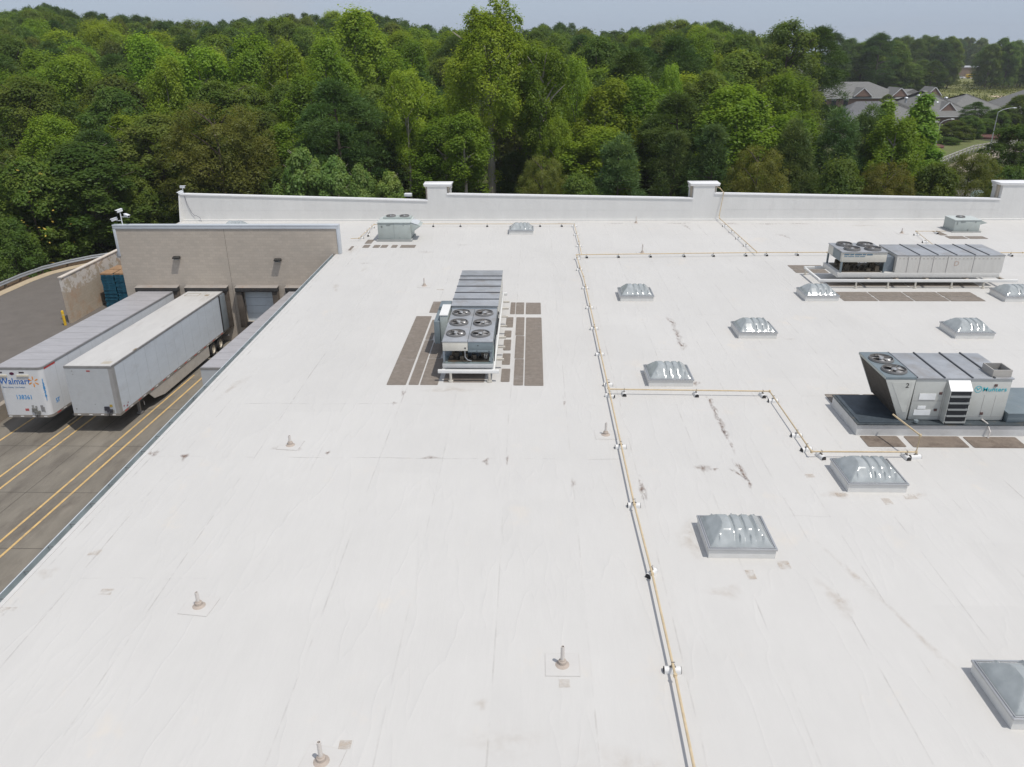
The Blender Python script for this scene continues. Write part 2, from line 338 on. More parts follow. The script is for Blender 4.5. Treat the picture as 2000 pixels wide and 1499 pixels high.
('oak', -45.5, 192.0, -0.4, 19.9, 7.2, 0.8, 658, 'F'),
('tulip', -96.3, 181.7, -1.4, 20.3, 7.1, 1.01, 192, 'F'),
('tulip', -63.9, 167.8, -3.1, 18.8, 8.8, 0.7, 429, 'F'),
('oak', -66.4, 184.4, -1.8, 19.6, 8.4, 0.87, 462, 'F'),
('tulip', -102.5, 172.6, -1.0, 19.9, 7.3, 1.02, 92, 'F'),
('tulip', -88.9, 156.9, -2.8, 19.2, 8.3, 1.07, 135, 'F'),
('pine', -86.4, 147.2, -3.3, 18.3, 7.4, 0.98, 104, 'F'),
('oak', -117.1, 203.3, 1.9, 20.1, 9.3, 0.84, 118, 'F'),
('oak', -86.0, 202.5, -1.1, 19.8, 9.0, 0.8, 358, 'F'),
('tulip', -48.0, 184.1, -1.2, 18.9, 8.4, 0.73, 620, 'F'),
('tulip', -25.5, 187.3, -2.3, 19.3, 7.7, 0.97, 821, 'F'),
('tulip', -71.9, 118.7, -5.3, 15.8, 7.1, 0.86, 76, 'F'),
('tulip', -38.8, 138.3, -4.4, 16.4, 7.5, 1.05, 590, 'F'),
('oak', -119.4, 189.8, 0.4, 19.8, 7.5, 1.09, 36, 'F'),
('oak', -127.5, 212.7, 3.3, 19.8, 7.6, 0.87, 81, 'F'),
('oak', -29.2, 154.8, -3.5, 20.1, 7.9, 0.89, 736, 'F'),
('tulip', -13.1, 112.6, -5.8, 11.9, 6.2, 1.0, 853, 'F'),
('tulip', 20.8, 110.0, -5.9, 15.5, 6.7, 1.14, 1349, 'F'),
('tulip', -19.7, 101.6, -6.0, 12.9, 6.5, 0.85, 730, 'F'),
('oak', 25.8, 112.7, -5.8, 15.9, 6.2, 0.7, 1415, 'F'),
('tulip', -58.7, 131.4, -5.0, 18.4, 7.9, 0.68, 325, 'F'),
('tulip', -100.6, 198.2, -0.3, 19.8, 7.8, 1.05, 227, 'F'),
('oak', -54.9, 138.8, -4.7, 18.8, 6.9, 0.72, 407, 'F'),
('pine', 4.8, 125.2, -5.4, 16.9, 7.3, 0.79, 1104, 'F'),
('oak2', -104.8, 211.2, 0.6, 20.5, 7.4, 0.83, 245, 'F'),
('pine', -100.6, 227.2, 0.9, 19.8, 7.3, 0.79, 329, 'F'),
('pine', -10.3, 107.5, -5.9, 11.9, 7.0, 0.8, 886, 'F'),
('oak2', -91.6, 151.5, -2.9, 18.5, 6.7, 0.82, 76, 'F'),
('oak2', 23.9, 158.2, -4.0, 18.6, 8.7, 0.71, 1289, 'F'),
('tulip', 37.2, 193.5, -1.8, 19.2, 8.0, 0.95, 1356, 'F'),
('pine', -114.2, 186.5, 0.6, 19.7, 6.7, 0.88, 62, 'F'),
('oak', -106.9, 224.5, 1.3, 18.8, 10.6, 0.99, 276, 'F'),
('pine', -62.6, 175.0, -2.4, 18.4, 6.6, 0.98, 465, 'F'),
('tulip', -77.0, 139.7, -4.3, 18.7, 6.6, 1.14, 161, 'F'),
('tulip', -93.3, 187.7, -1.2, 18.2, 8.5, 0.99, 244, 'F'),
('tulip', 43.6, 259.6, 2.3, 18.3, 11.8, 0.7, 1317, 'F'),
('pine', -141.4, 220.0, 2.8, 18.8, 7.6, 0.78, 13, 'F'),
('pine', -129.0, 233.5, 3.5, 20.0, 10.5, 0.8, 155, 'F'),
('tulip', -50.8, 132.5, -5.0, 17.6, 7.4, 1.15, 426, 'F'),
('pine', 18.1, 137.4, -5.0, 18.4, 7.5, 0.94, 1256, 'F'),
('tulip', -27.6, 171.6, -2.8, 19.1, 8.0, 0.79, 782, 'F'),
('pine', 37.9, 200.8, -1.4, 19.7, 8.6, 0.81, 1351, 'F'),
('pine', -73.7, 194.0, -1.4, 19.5, 7.2, 0.97, 429, 'F'),
('tulip', -108.4, 269.0, 3.2, 18.7, 11.8, 0.66, 392, 'F'),
('oak', -73.8, 211.8, 0.4, 19.5, 8.5, 0.93, 479, 'F'),
('tulip', 21.4, 173.7, -3.5, 19.2, 7.2, 0.85, 1243, 'F'),
('pine', 29.1, 96.3, -6.0, 11.3, 6.8, 0.79, 1533, 'F'),
('oak', -73.1, 227.3, 2.0, 19.2, 8.0, 0.75, 522, 'F'),
('pine', -83.6, 179.9, -2.1, 19.5, 7.6, 0.73, 296, 'F'),
('oak2', -63.0, 118.3, -5.5, 14.6, 7.6, 0.92, 191, 'F'),
('tulip', -70.4, 156.0, -3.7, 19.7, 7.7, 0.93, 317, 'F'),
('tulip', 30.2, 191.2, -2.1, 18.6, 9.4, 0.69, 1300, 'F'),
('pine', 47.4, 174.0, -4.8, 17.9, 9.2, 0.87, 1488, 'F'),
('oak2', -2.6, 114.3, -5.8, 16.1, 7.5, 0.77, 1004, 'F'),
('oak', 20.5, 189.4, -3.0, 19.1, 7.3, 0.82, 1219, 'F'),
('oak2', 33.6, 226.1, -0.2, 19.1, 9.5, 0.97, 1285, 'F'),
('pine', -138.1, 263.2, 5.1, 19.7, 9.1, 0.77, 198, 'F'),
('oak', -132.0, 220.2, 4.1, 19.3, 11.7, 1.13, 81, 'F'),
('oak2', -63.6, 236.6, 3.2, 18.6, 7.5, 1.15, 607, 'F'),
('pine', 20.4, 168.1, -3.8, 18.6, 6.8, 0.86, 1240, 'F'),
('pine', -81.8, 211.3, -0.3, 19.2, 8.6, 0.96, 418, 'F'),
('oak', -109.9, 200.7, 0.4, 18.3, 8.6, 0.78, 163, 'F'),
('pine', -57.7, 233.9, 3.1, 18.1, 9.2, 0.81, 642, 'F'),
('oak', 54.9, 256.4, 1.1, 19.5, 9.9, 0.68, 1393, 'F'),
('oak', -159.1, 254.3, 7.1, 17.5, 9.2, 1.11, 39, 'F'),
('oak', -123.0, 218.8, 2.7, 18.4, 9.4, 0.67, 140, 'F'),
('pine', -37.5, 167.6, -2.3, 20.3, 8.4, 0.73, 680, 'F'),
('oak2', -116.4, 222.5, 1.9, 19.2, 10.1, 1.12, 202, 'F'),
('oak', -74.1, 164.6, -3.2, 20.1, 6.6, 0.72, 319, 'F'),
('tulip', 37.5, 176.6, -3.2, 19.5, 8.2, 0.69, 1389, 'F'),
('pine', 15.4, 145.4, -4.9, 18.2, 6.5, 0.82, 1214, 'F'),
('oak2', -56.9, 148.9, -4.2, 18.2, 7.3, 1.1, 427, 'F'),
('oak', 53.6, 204.7, -3.7, 19.2, 7.1, 1.02, 1471, 'F'),
('tulip', -55.2, 102.3, -6.0, 12.8, 7.1, 0.67, 183, 'F'),
('tulip', -59.7, 252.8, 4.8, 18.7, 8.5, 1.11, 659, 'F'),
('pine', 16.7, 162.4, -4.2, 18.3, 10.1, 0.78, 1210, 'F'),
('oak2', -53.6, 178.8, -1.7, 17.2, 7.4, 0.75, 558, 'F'),
('tulip', -65.5, 151.7, -4.1, 18.9, 9.4, 0.67, 349, 'F'),
('pine', -95.6, 204.7, -0.3, 18.7, 8.8, 0.9, 291, 'F'),
('oak2', -107.9, 239.4, 1.9, 19.4, 8.8, 0.93, 316, 'F'),
('pine', -149.5, 230.1, 3.5, 18.3, 11.3, 0.72, 2, 'F'),
('oak', -125.5, 226.4, 3.0, 18.8, 10.1, 0.72, 152, 'F'),
('oak', -27.8, 240.0, 0.2, 17.3, 8.4, 1.03, 853, 'F'),
('oak2', -80.6, 280.8, 6.5, 17.9, 7.8, 0.76, 577, 'F'),
('oak', 2.4, 227.9, 0.1, 18.7, 8.0, 1.11, 1059, 'F'),
('pine', -31.4, 204.7, -0.8, 19.1, 8.7, 0.95, 793, 'F'),
('pine', 33.1, 219.0, -0.6, 18.8, 7.4, 0.82, 1289, 'F'),
('pine', -46.9, 243.5, 3.6, 18.1, 11.6, 0.71, 730, 'F'),
('pine', 55.9, 249.8, 0.3, 18.8, 7.3, 0.97, 1409, 'F'),
('oak', -44.7, 139.8, -4.4, 18.4, 7.0, 0.74, 528, 'F'),
('tulip', -100.3, 166.2, -1.5, 19.1, 6.7, 0.92, 77, 'F'),
('pine', -125.0, 254.4, 3.8, 19.7, 8.8, 0.95, 251, 'F'),
('pine', -32.5, 253.1, 1.4, 18.6, 8.5, 0.91, 833, 'F'),
('pine', -81.8, 196.1, -1.6, 18.4, 8.4, 0.76, 370, 'F'),
('tulip', 29.7, 141.7, -4.8, 16.7, 7.1, 0.72, 1384, 'F'),
('oak', 28.2, 106.5, -6.0, 12.4, 6.6, 0.86, 1473, 'F'),
('tulip', 44.0, 194.0, -2.6, 18.4, 8.5, 0.95, 1413, 'F'),
('oak', 62.7, 224.2, -3.9, 20.3, 9.0, 1.07, 1502, 'F'),
('tulip', 24.1, 95.3, -6.0, 14.7, 6.4, 1.1, 1453, 'F'),
('oak2', 12.5, 213.1, -1.5, 19.0, 8.1, 1.09, 1137, 'F'),
('pine', -137.4, 291.6, 5.8, 19.1, 8.7, 0.77, 283, 'F'),
('oak', -17.4, 139.1, -4.9, 16.1, 6.6, 0.69, 839, 'F'),
('tulip', -65.9, 195.9, -0.7, 18.7, 7.1, 0.85, 499, 'F'),
('oak2', 8.4, 129.8, -5.4, 18.3, 7.3, 0.96, 1147, 'F'),
('oak', 11.1, 181.1, -3.2, 19.5, 7.8, 0.84, 1141, 'F'),
('oak', -41.8, 125.5, -5.2, 19.0, 8.0, 0.93, 507, 'F'),
('pine', -31.1, 165.5, -2.7, 19.0, 9.1, 0.93, 738, 'F'),
('tulip', -14.0, 156.8, -4.4, 20.3, 10.1, 0.77, 897, 'F'),
('oak', -138.4, 238.2, 5.7, 19.1, 7.2, 0.85, 110, 'F'),
('pine', -49.5, 263.2, 4.9, 18.6, 8.5, 0.76, 736, 'F'),
('tulip', -103.7, 157.6, -3.0, 18.3, 9.8, 0.75, -8, 'F'),
('tulip', -87.6, 215.6, -0.2, 18.1, 7.0, 0.79, 387, 'F'),
('tulip', -25.4, 162.6, -3.4, 19.2, 6.6, 0.8, 789, 'F'),
('oak', 8.0, 208.8, -1.0, 17.6, 7.1, 0.98, 1104, 'F'),
('tulip', -11.1, 119.1, -5.7, 11.8, 7.5, 1.02, 891, 'F'),
('oak', 2.5, 113.0, -5.8, 15.1, 6.2, 0.94, 1078, 'F'),
('pine', -145.8, 256.3, 6.7, 19.2, 7.6, 0.86, 129, 'F'),
('oak', 136.5, 349.3, -6.0, 14.6, 14.6, 0.73, 1693, 'R'),
('oak', 167.4, 426.0, -6.0, 21.8, 12.9, 0.89, 1696, 'R'),
('oak', 167.8, 421.3, -6.0, 21.2, 11.3, 0.61, 1704, 'R'),
('oak', 139.0, 345.0, -6.0, 12.2, 11.5, 0.78, 1711, 'R'),
('oak', 169.1, 415.4, -6.0, 21.7, 12.0, 0.72, 1719, 'R'),
('pine', 175.3, 425.9, -6.0, 22.0, 14.2, 0.8, 1727, 'R'),
('pine', 139.1, 332.8, -6.0, 12.8, 14.8, 0.85, 1738, 'R'),
('oak', 179.3, 422.4, -6.0, 19.9, 14.7, 0.92, 1747, 'R'),
('pine', 182.7, 428.7, -6.0, 23.3, 11.0, 0.92, 1752, 'R'),
('oak', 143.9, 333.9, -6.0, 13.7, 14.6, 0.83, 1760, 'R'),
('oak', 185.7, 425.2, -6.0, 24.0, 12.1, 0.94, 1771, 'R'),
('oak', 187.8, 424.6, -6.0, 23.4, 12.5, 0.78, 1780, 'R'),
('oak', 151.7, 337.1, -6.0, 12.8, 13.8, 0.79, 1791, 'R'),
('pine', 182.8, 405.7, -6.0, 22.5, 11.8, 0.88, 1793, 'R'),
('oak', 193.7, 422.1, -6.0, 24.3, 13.0, 0.94, 1809, 'R'),
('oak', 161.3, 348.6, -6.0, 13.9, 11.6, 0.64, 1811, 'R'),
('oak', 198.7, 426.3, -6.0, 22.3, 14.0, 0.82, 1819, 'R'),
('oak', 198.3, 421.4, -6.0, 23.9, 13.1, 0.86, 1828, 'R'),
('pine', 160.6, 338.3, -6.0, 13.8, 12.0, 0.71, 1835, 'R'),
('pine', 197.1, 409.1, -6.0, 21.5, 13.0, 0.73, 1845, 'R'),
('oak', 203.2, 416.2, -6.0, 23.5, 14.6, 0.82, 1858, 'R'),
('oak', 206.7, 421.3, -6.0, 23.2, 12.4, 0.89, 1861, 'R'),
('oak', 205.9, 415.8, -6.0, 21.7, 11.3, 0.76, 1868, 'R'),
('pine', 335.7, 671.7, -6.0, 24.6, 12.6, 0.91, 1876, 'R'),
('oak', 341.9, 674.3, -6.0, 25.6, 11.1, 0.74, 1889, 'R'),
('oak', 346.4, 673.5, -6.0, 20.8, 14.3, 0.68, 1899, 'R'),
('oak', 345.8, 673.8, -6.0, 25.2, 11.1, 0.62, 1899, 'R'),
('oak', 343.2, 657.1, -6.0, 22.1, 14.0, 0.8, 1913, 'R'),
('oak', 338.9, 645.1, -6.0, 24.6, 13.9, 0.83, 1920, 'R'),
('oak', 349.6, 659.7, -6.0, 21.2, 11.3, 0.72, 1925, 'R'),
('oak', 236.6, 439.5, -6.0, 19.8, 14.3, 0.92, 1939, 'R'),
('oak', 219.5, 406.7, -6.0, 20.1, 11.7, 0.71, 1941, 'R'),
('oak', 228.1, 417.3, -6.0, 19.4, 13.2, 0.71, 1953, 'R'),
('oak', 227.4, 412.5, -6.0, 22.7, 11.4, 0.84, 1964, 'R'),
('pine', 229.7, 414.3, -6.0, 19.4, 12.4, 0.94, 1966, 'R'),
('oak', 228.3, 407.0, -6.0, 20.9, 12.5, 0.91, 1978, 'R'),
('pine', 232.9, 413.3, -6.0, 20.9, 14.1, 0.81, 1982, 'R'),
('oak', 243.7, 429.7, -6.0, 21.6, 14.2, 0.88, 1990, 'R'),
('pine', 246.9, 427.9, -6.0, 17.8, 13.1, 0.68, 2003, 'R'),
('oak', 245.9, 423.3, -6.0, 17.5, 14.3, 0.81, 2009, 'R'),
('oak', 242.1, 413.7, -6.0, 19.0, 13.9, 0.69, 2018, 'R'),
('pine', 248.8, 421.4, -6.0, 20.3, 14.0, 0.68, 2028, 'R'),
('pine', 260.2, 438.6, -6.0, 20.9, 12.3, 0.61, 2033, 'R'),
('pine', 257.0, 428.2, -6.0, 20.1, 14.3, 0.86, 2044, 'R'),
('pine', 255.6, 422.8, -6.0, 21.4, 15.0, 0.77, 2053, 'R'),
('pine', 264.7, 434.6, -6.0, 17.8, 14.9, 0.64, 2057, 'R')]
FARWOOD = [
(-61.6, 279.7, 7.2, 17.4, 8.6),
(-49.5, 137.8, -4.7, 18.5, 7.2),
(26.2, 135.6, -4.9, 17.6, 10.8),
(-68.2, 172.4, -2.9, 18.4, 6.9),
(-3.6, 186.9, -3.1, 19.4, 8.1),
(-24.9, 136.6, -4.6, 17.2, 8.7),
(-70.6, 275.9, 6.3, 17.7, 7.7),
(-90.9, 164.0, -2.5, 18.6, 7.5),
(53.1, 221.3, -2.0, 19.8, 7.1),
(-70.0, 261.6, 5.2, 17.6, 9.7),
(-51.4, 296.1, 6.1, 18.1, 7.9),
(49.2, 209.8, -2.2, 18.8, 11.0),
(24.0, 193.8, -2.5, 18.7, 7.5),
(18.2, 220.6, -1.6, 18.3, 7.2),
(-89.6, 241.8, 2.1, 18.5, 7.2),
(17.6, 265.7, 0.7, 18.1, 9.9),
(-96.8, 175.7, -1.6, 17.8, 8.5),
(-73.2, 146.0, -4.1, 16.8, 7.0),
(6.0, 153.2, -4.2, 16.6, 7.4),
(49.6, 200.2, -3.3, 19.6, 7.2),
(-20.0, 116.6, -5.6, 14.2, 8.4),
(23.7, 234.0, -1.0, 18.1, 8.0),
(-93.8, 169.8, -2.1, 18.1, 8.0),
(3.7, 172.0, -3.2, 19.3, 8.3),
(-29.8, 231.2, 0.1, 17.5, 8.0),
(38.3, 150.7, -5.1, 17.7, 9.4),
(34.3, 109.6, -6.0, 11.9, 7.7),
(-102.4, 274.7, 4.2, 17.9, 10.2),
(-33.6, 235.6, 0.9, 18.4, 7.7),
(24.5, 216.1, -1.6, 18.6, 9.2),
(-38.4, 223.2, 1.2, 18.6, 9.0),
(-49.0, 123.4, -5.4, 15.2, 9.6),
(62.3, 232.8, -3.2, 19.7, 9.1),
(41.3, 229.2, 0.4, 17.7, 9.8),
(-151.1, 251.9, 7.4, 18.6, 7.9),
(-52.7, 256.5, 5.0, 18.8, 9.4),
(-80.5, 298.0, 7.7, 17.8, 8.0),
(60.2, 263.0, 0.6, 19.3, 10.4),
(7.2, 261.9, 2.2, 17.1, 9.4),
(-219.7, 342.2, 11.2, 16.2, 8.0),
(10.5, 100.2, -6.0, 13.3, 6.1),
(-121.4, 235.6, 2.8, 19.8, 7.3),
(2.6, 119.4, -5.6, 14.6, 9.3),
(-14.2, 134.8, -5.1, 16.8, 7.7),
(47.7, 245.7, 1.4, 18.0, 8.4),
(-49.1, 107.4, -5.9, 12.8, 8.8),
(-155.0, 279.1, 7.5, 19.0, 10.5),
(73.4, 286.5, -1.0, 19.5, 7.5),
(0.8, 212.9, -0.9, 18.3, 8.1),
(10.7, 218.4, -0.8, 18.3, 7.0),
(-0.7, 262.9, 1.6, 17.1, 10.4),
(6.7, 195.0, -1.8, 17.2, 8.6),
(49.0, 233.3, 0.1, 17.9, 7.6),
(-104.4, 259.2, 2.6, 17.1, 8.3),
(30.0, 234.7, -0.2, 17.6, 7.5),
(-25.2, 256.7, 0.6, 17.5, 7.4),
(-85.9, 252.0, 3.6, 18.3, 10.2),
(14.4, 186.7, -3.2, 18.7, 9.6),
(32.0, 266.2, 1.1, 18.3, 9.2),
(14.9, 334.6, 4.6, 18.0, 8.3),
(-130.7, 283.2, 5.0, 17.7, 11.8),
(-66.5, 215.7, 1.2, 18.4, 8.6),
(-40.9, 266.2, 3.2, 18.2, 10.0),
(-82.8, 245.2, 3.1, 17.9, 10.1),
(-94.9, 224.9, 0.4, 18.9, 9.0),
(-109.1, 190.5, 0.4, 18.8, 8.2),
(9.5, 268.1, 2.6, 17.3, 7.3),
(8.2, 240.0, 1.0, 17.2, 9.5),
(35.7, 187.9, -2.2, 17.6, 7.3),
(-33.6, 267.6, 2.0, 18.5, 8.6),
(42.8, 169.8, -4.5, 19.1, 7.2),
(38.5, 165.1, -4.1, 15.8, 8.1),
(-50.1, 171.0, -2.3, 16.9, 8.8),
(-38.5, 254.8, 2.4, 18.3, 7.2),
(30.6, 204.6, -1.4, 17.7, 8.4),
(18.0, 150.6, -4.6, 18.0, 8.8),
(7.3, 105.2, -6.0, 13.5, 6.2),
(21.3, 201.3, -2.4, 18.2, 8.2),
(-145.5, 239.4, 6.3, 17.9, 7.7),
(-85.0, 174.2, -2.3, 17.4, 7.5),
(26.7, 179.0, -2.9, 17.9, 6.8),
(28.6, 246.3, 0.0, 18.4, 7.8),
(14.9, 252.9, 0.5, 18.3, 7.6),
(56.5, 279.5, 3.0, 18.0, 8.8),
(-137.4, 324.6, 5.7, 18.1, 8.2),
(-19.8, 163.5, -3.8, 17.7, 7.5),
(30.8, 296.6, 1.7, 17.8, 7.7),
(6.5, 110.1, -5.9, 13.0, 6.9),
(36.0, 259.8, 1.4, 17.8, 7.8),
(-85.9, 268.5, 5.2, 17.5, 12.6),
(-162.2, 277.1, 9.6, 17.8, 8.6),
(-34.7, 147.4, -3.8, 18.7, 6.5),
(-45.7, 271.0, 4.3, 17.5, 8.5),
(-101.7, 192.1, -0.6, 19.7, 6.9),
(-147.5, 268.0, 6.2, 19.0, 9.1),
(-147.0, 288.0, 6.5, 18.9, 7.8),
(18.4, 96.8, -6.0, 11.7, 6.5),
(-159.2, 299.6, 7.7, 18.2, 11.9),
(43.0, 313.7, 3.6, 17.5, 12.2),
(-119.4, 183.1, -0.8, 16.3, 7.0),
(8.2, 279.5, 3.2, 17.6, 8.1),
(48.1, 253.0, 1.9, 18.4, 7.7),
(-55.9, 209.0, 0.9, 18.0, 7.6),
(1.6, 237.9, 0.7, 18.1, 9.0),
(-122.6, 277.7, 4.1, 17.9, 11.4),
(-29.2, 281.2, 1.9, 16.9, 9.8),
(-112.8, 291.7, 4.7, 17.4, 11.1),
(-85.7, 168.8, -2.5, 17.6, 6.6),
(28.6, 303.7, 1.9, 17.2, 11.1),
(-117.7, 230.5, 2.3, 19.0, 9.1),
(-85.8, 292.2, 7.1, 17.9, 8.8),
(9.2, 286.1, 3.5, 17.9, 8.1),
(-155.8, 271.4, 8.5, 18.7, 7.9),
(35.0, 239.3, 0.5, 18.2, 9.2),
(27.6, 331.3, 2.5, 17.1, 10.2),
(-33.8, 322.3, 3.4, 17.8, 9.7),
(27.7, 222.8, -1.0, 17.8, 7.8),
(-137.0, 297.9, 5.8, 18.7, 7.9),
(43.2, 206.2, -1.5, 18.5, 7.0),
(40.9, 188.9, -2.6, 18.4, 6.8),
(-190.3, 295.2, 9.1, 15.8, 11.1),
(-4.4, 300.8, 2.3, 17.7, 7.5),
(-143.2, 249.9, 6.4, 18.2, 7.2),
(-58.2, 294.3, 7.4, 18.1, 8.4),
(41.8, 243.6, 1.3, 16.6, 8.7),
(-116.3, 300.0, 5.1, 18.0, 8.2),
(-28.3, 143.5, -4.1, 20.2, 7.2),
(10.2, 295.6, 4.0, 17.2, 10.3),
(-22.0, 181.9, -2.9, 17.1, 8.8),
(-204.3, 320.8, 11.3, 16.2, 8.1),
(37.6, 207.6, -0.9, 17.7, 7.5),
(-23.8, 207.2, -1.6, 16.3, 6.9),
(-111.0, 324.5, 7.7, 17.4, 10.7),
(-32.3, 273.8, 2.0, 17.7, 7.3),
(-95.1, 270.5, 4.6, 17.7, 9.9),
(-67.6, 145.5, -4.2, 18.9, 8.1),
(-26.2, 199.5, -1.7, 17.1, 10.0),
(-45.0, 297.3, 4.7, 18.0, 7.9),
(27.2, 239.6, -0.4, 18.2, 7.8),
(-22.1, 264.0, 0.7, 18.2, 11.1),
(43.3, 283.1, 3.1, 17.9, 8.3),
(-51.7, 315.9, 6.3, 17.7, 9.6),
(-77.9, 178.5, -2.5, 18.0, 8.0),
(-81.9, 221.9, 0.7, 18.0, 8.6),
(-126.5, 289.2, 4.7, 18.2, 7.9),
(-165.5, 263.6, 7.9, 17.1, 8.9),
(77.2, 317.0, 1.0, 19.1, 7.7),
(48.3, 270.3, 2.9, 17.8, 8.2),
(-108.2, 216.9, 1.1, 19.1, 9.2),
(6.5, 215.4, -0.6, 17.8, 7.0),
(-140.0, 271.9, 5.6, 18.7, 9.5),
(-119.3, 249.5, 3.2, 18.0, 7.3),
(-31.5, 292.4, 2.5, 17.2, 8.8),
(-134.7, 248.8, 4.3, 16.9, 7.4),
(-202.8, 329.0, 13.5, 15.4, 8.2),
(-85.1, 284.9, 6.6, 17.0, 8.0),
(-140.9, 231.6, 5.4, 17.3, 9.2),
(-36.3, 217.2, 0.5, 18.7, 8.2),
(18.5, 212.6, -2.0, 17.0, 7.0),
(-170.1, 268.4, 7.9, 17.2, 8.3),
(-112.6, 246.2, 2.5, 18.3, 9.0),
(-157.7, 246.1, 5.4, 16.6, 7.2),
(-75.4, 319.6, 9.2, 17.2, 9.7),
(-75.0, 286.9, 7.0, 17.6, 8.3),
(-35.6, 342.8, 3.5, 18.5, 9.2),
(-94.4, 307.0, 7.7, 16.5, 11.6),
(-85.2, 260.3, 4.4, 17.9, 7.4),
(-187.4, 311.5, 12.6, 16.0, 11.1),
(38.4, 272.1, 2.1, 17.8, 10.0),
(35.5, 246.1, 0.8, 17.9, 8.1),
(-35.2, 247.1, 1.6, 17.8, 8.9),
(31.8, 253.3, 0.6, 17.3, 10.5),
(24.5, 271.0, 0.7, 16.8, 11.3),
(63.1, 252.4, -1.5, 18.5, 9.8),
(-57.6, 274.7, 6.5, 17.9, 7.9),
(4.1, 321.7, 4.7, 17.3, 8.3),
(-43.5, 312.2, 4.7, 17.3, 9.2),
(-134.2, 309.8, 5.5, 17.8, 7.6),
(-23.3, 167.9, -3.4, 17.7, 7.0),
(-63.2, 327.8, 8.8, 18.3, 9.5),
(39.4, 213.8, -0.6, 18.0, 8.1),
(-66.9, 308.3, 8.9, 17.2, 9.7),
(-51.4, 220.9, 2.2, 18.0, 7.0),
(-175.8, 303.4, 11.5, 18.0, 7.7),
(5.0, 300.4, 4.0, 16.7, 7.8),
(3.4, 333.7, 4.9, 17.4, 9.1),
(7.0, 233.2, 0.5, 17.1, 7.6),
(-171.3, 297.4, 10.7, 18.0, 9.5),
(-68.0, 251.1, 4.4, 17.2, 8.6),
(-91.2, 262.4, 4.2, 17.9, 8.7),
(-144.3, 333.3, 6.2, 18.4, 10.7),
(-91.6, 255.6, 3.4, 17.3, 7.4),
(-2.5, 294.3, 2.6, 16.8, 8.4),
(15.9, 321.4, 4.0, 16.3, 9.0),
(-50.8, 324.5, 6.1, 18.2, 10.0),
(-29.6, 317.2, 2.8, 17.4, 8.0),
(4.1, 314.5, 4.5, 16.7, 10.3),
(-121.0, 329.0, 6.9, 17.6, 8.3),
(-179.3, 279.1, 8.1, 16.1, 9.4),
(-100.8, 290.3, 6.0, 17.5, 9.9),
(20.6, 337.8, 3.3, 17.9, 8.4),
(-53.1, 248.6, 4.6, 17.6, 8.3),
(-91.2, 284.0, 6.2, 17.5, 7.4),
(-134.2, 276.4, 5.2, 17.8, 8.2),
(6.8, 222.7, -0.1, 17.5, 7.2),
(-111.8, 314.0, 6.8, 17.3, 7.6),
(-140.4, 304.7, 6.1, 18.8, 8.2),
(-150.1, 302.7, 7.0, 17.9, 9.2),
(-56.4, 311.3, 7.4, 17.6, 7.8),
(17.3, 292.7, 2.3, 17.5, 7.5),
(-184.4, 326.2, 11.3, 18.2, 8.3),
(-55.2, 266.1, 5.8, 18.2, 7.9),
(-154.9, 320.0, 7.5, 18.2, 8.6),
(0.4, 305.7, 3.8, 16.6, 7.6),
(210.7, 258.7, -6.0, 14.9, 10.5),
(125.5, 194.9, -6.0, 14.9, 10.9),
(128.6, 167.2, -6.0, 13.5, 9.9),
(93.7, 110.7, -6.0, 13.0, 9.4),
(129.2, 150.3, -6.0, 13.0, 10.9),
(-73.8, 97.4, -6.0, 16.8, 8.6),
(200.2, 233.6, -6.0, 12.9, 10.9),
(146.9, 180.6, -6.0, 14.8, 10.4),
(-184.6, 174.2, -2.1, 12.2, 10.5),
(136.6, 176.8, -6.0, 12.7, 10.0),
(138.5, 194.2, -6.0, 15.7, 10.6),
(162.0, 184.4, -6.0, 13.5, 11.0),
(-194.1, 210.7, 0.8, 15.4, 10.7),
(92.3, 102.7, -6.0, 16.8, 10.7),
(-198.2, 199.1, -0.2, 13.9, 9.2),
(124.7, 140.8, -6.0, 15.2, 9.9),
(-108.6, 113.8, -5.7, 12.1, 10.6),
(163.3, 250.5, -6.0, 13.9, 10.5),
(-128.1, 126.8, -5.1, 12.2, 9.8),
(-193.4, 190.0, -0.9, 15.1, 10.0),
(-191.3, 221.2, 1.6, 13.7, 8.9),
(173.1, 258.1, -6.0, 16.2, 10.2),
(107.7, 130.6, -6.0, 12.8, 9.5),
(-128.7, 157.1, -3.3, 13.7, 10.8),
(180.3, 197.2, -6.0, 16.7, 9.4),
(139.3, 158.4, -6.0, 15.4, 8.9),
(-189.0, 232.9, 2.6, 14.4, 8.6),
(-180.5, 204.5, 0.3, 14.9, 10.2),
(230.7, 256.6, -6.0, 14.6, 10.0),
(96.4, 142.0, -6.0, 14.4, 10.9),
(167.7, 201.7, -6.0, 15.7, 9.2),
(-147.6, 201.0, 0.2, 16.0, 8.9),
(-69.0, 63.7, -6.0, 15.4, 9.3),
(-243.7, 227.6, 2.1, 14.9, 10.9),
(-84.3, 92.6, -6.0, 15.4, 8.7),
(-119.7, 162.3, -2.9, 15.3, 8.6),
(-76.1, 72.5, -6.0, 16.0, 10.1),
(-164.0, 156.0, -3.4, 15.1, 8.7),
(156.0, 216.1, -6.0, 15.8, 10.1),
(68.4, 100.0, -6.0, 13.2, 8.9),
(165.9, 226.1, -6.0, 14.7, 9.1),
(149.6, 226.2, -6.0, 13.0, 9.5),
(129.7, 203.6, -6.0, 14.9, 10.0),
(-54.2, 74.1, -6.0, 14.7, 9.2),
(-144.7, 176.2, -1.9, 13.5, 8.9),
(169.7, 235.5, -6.0, 12.6, 9.8),
(-171.1, 203.9, 0.2, 13.3, 9.7),
(-167.1, 229.8, 2.6, 12.9, 9.4),
(82.4, 119.3, -6.0, 12.5, 9.1),
(-225.7, 225.6, 2.0, 16.5, 9.8),
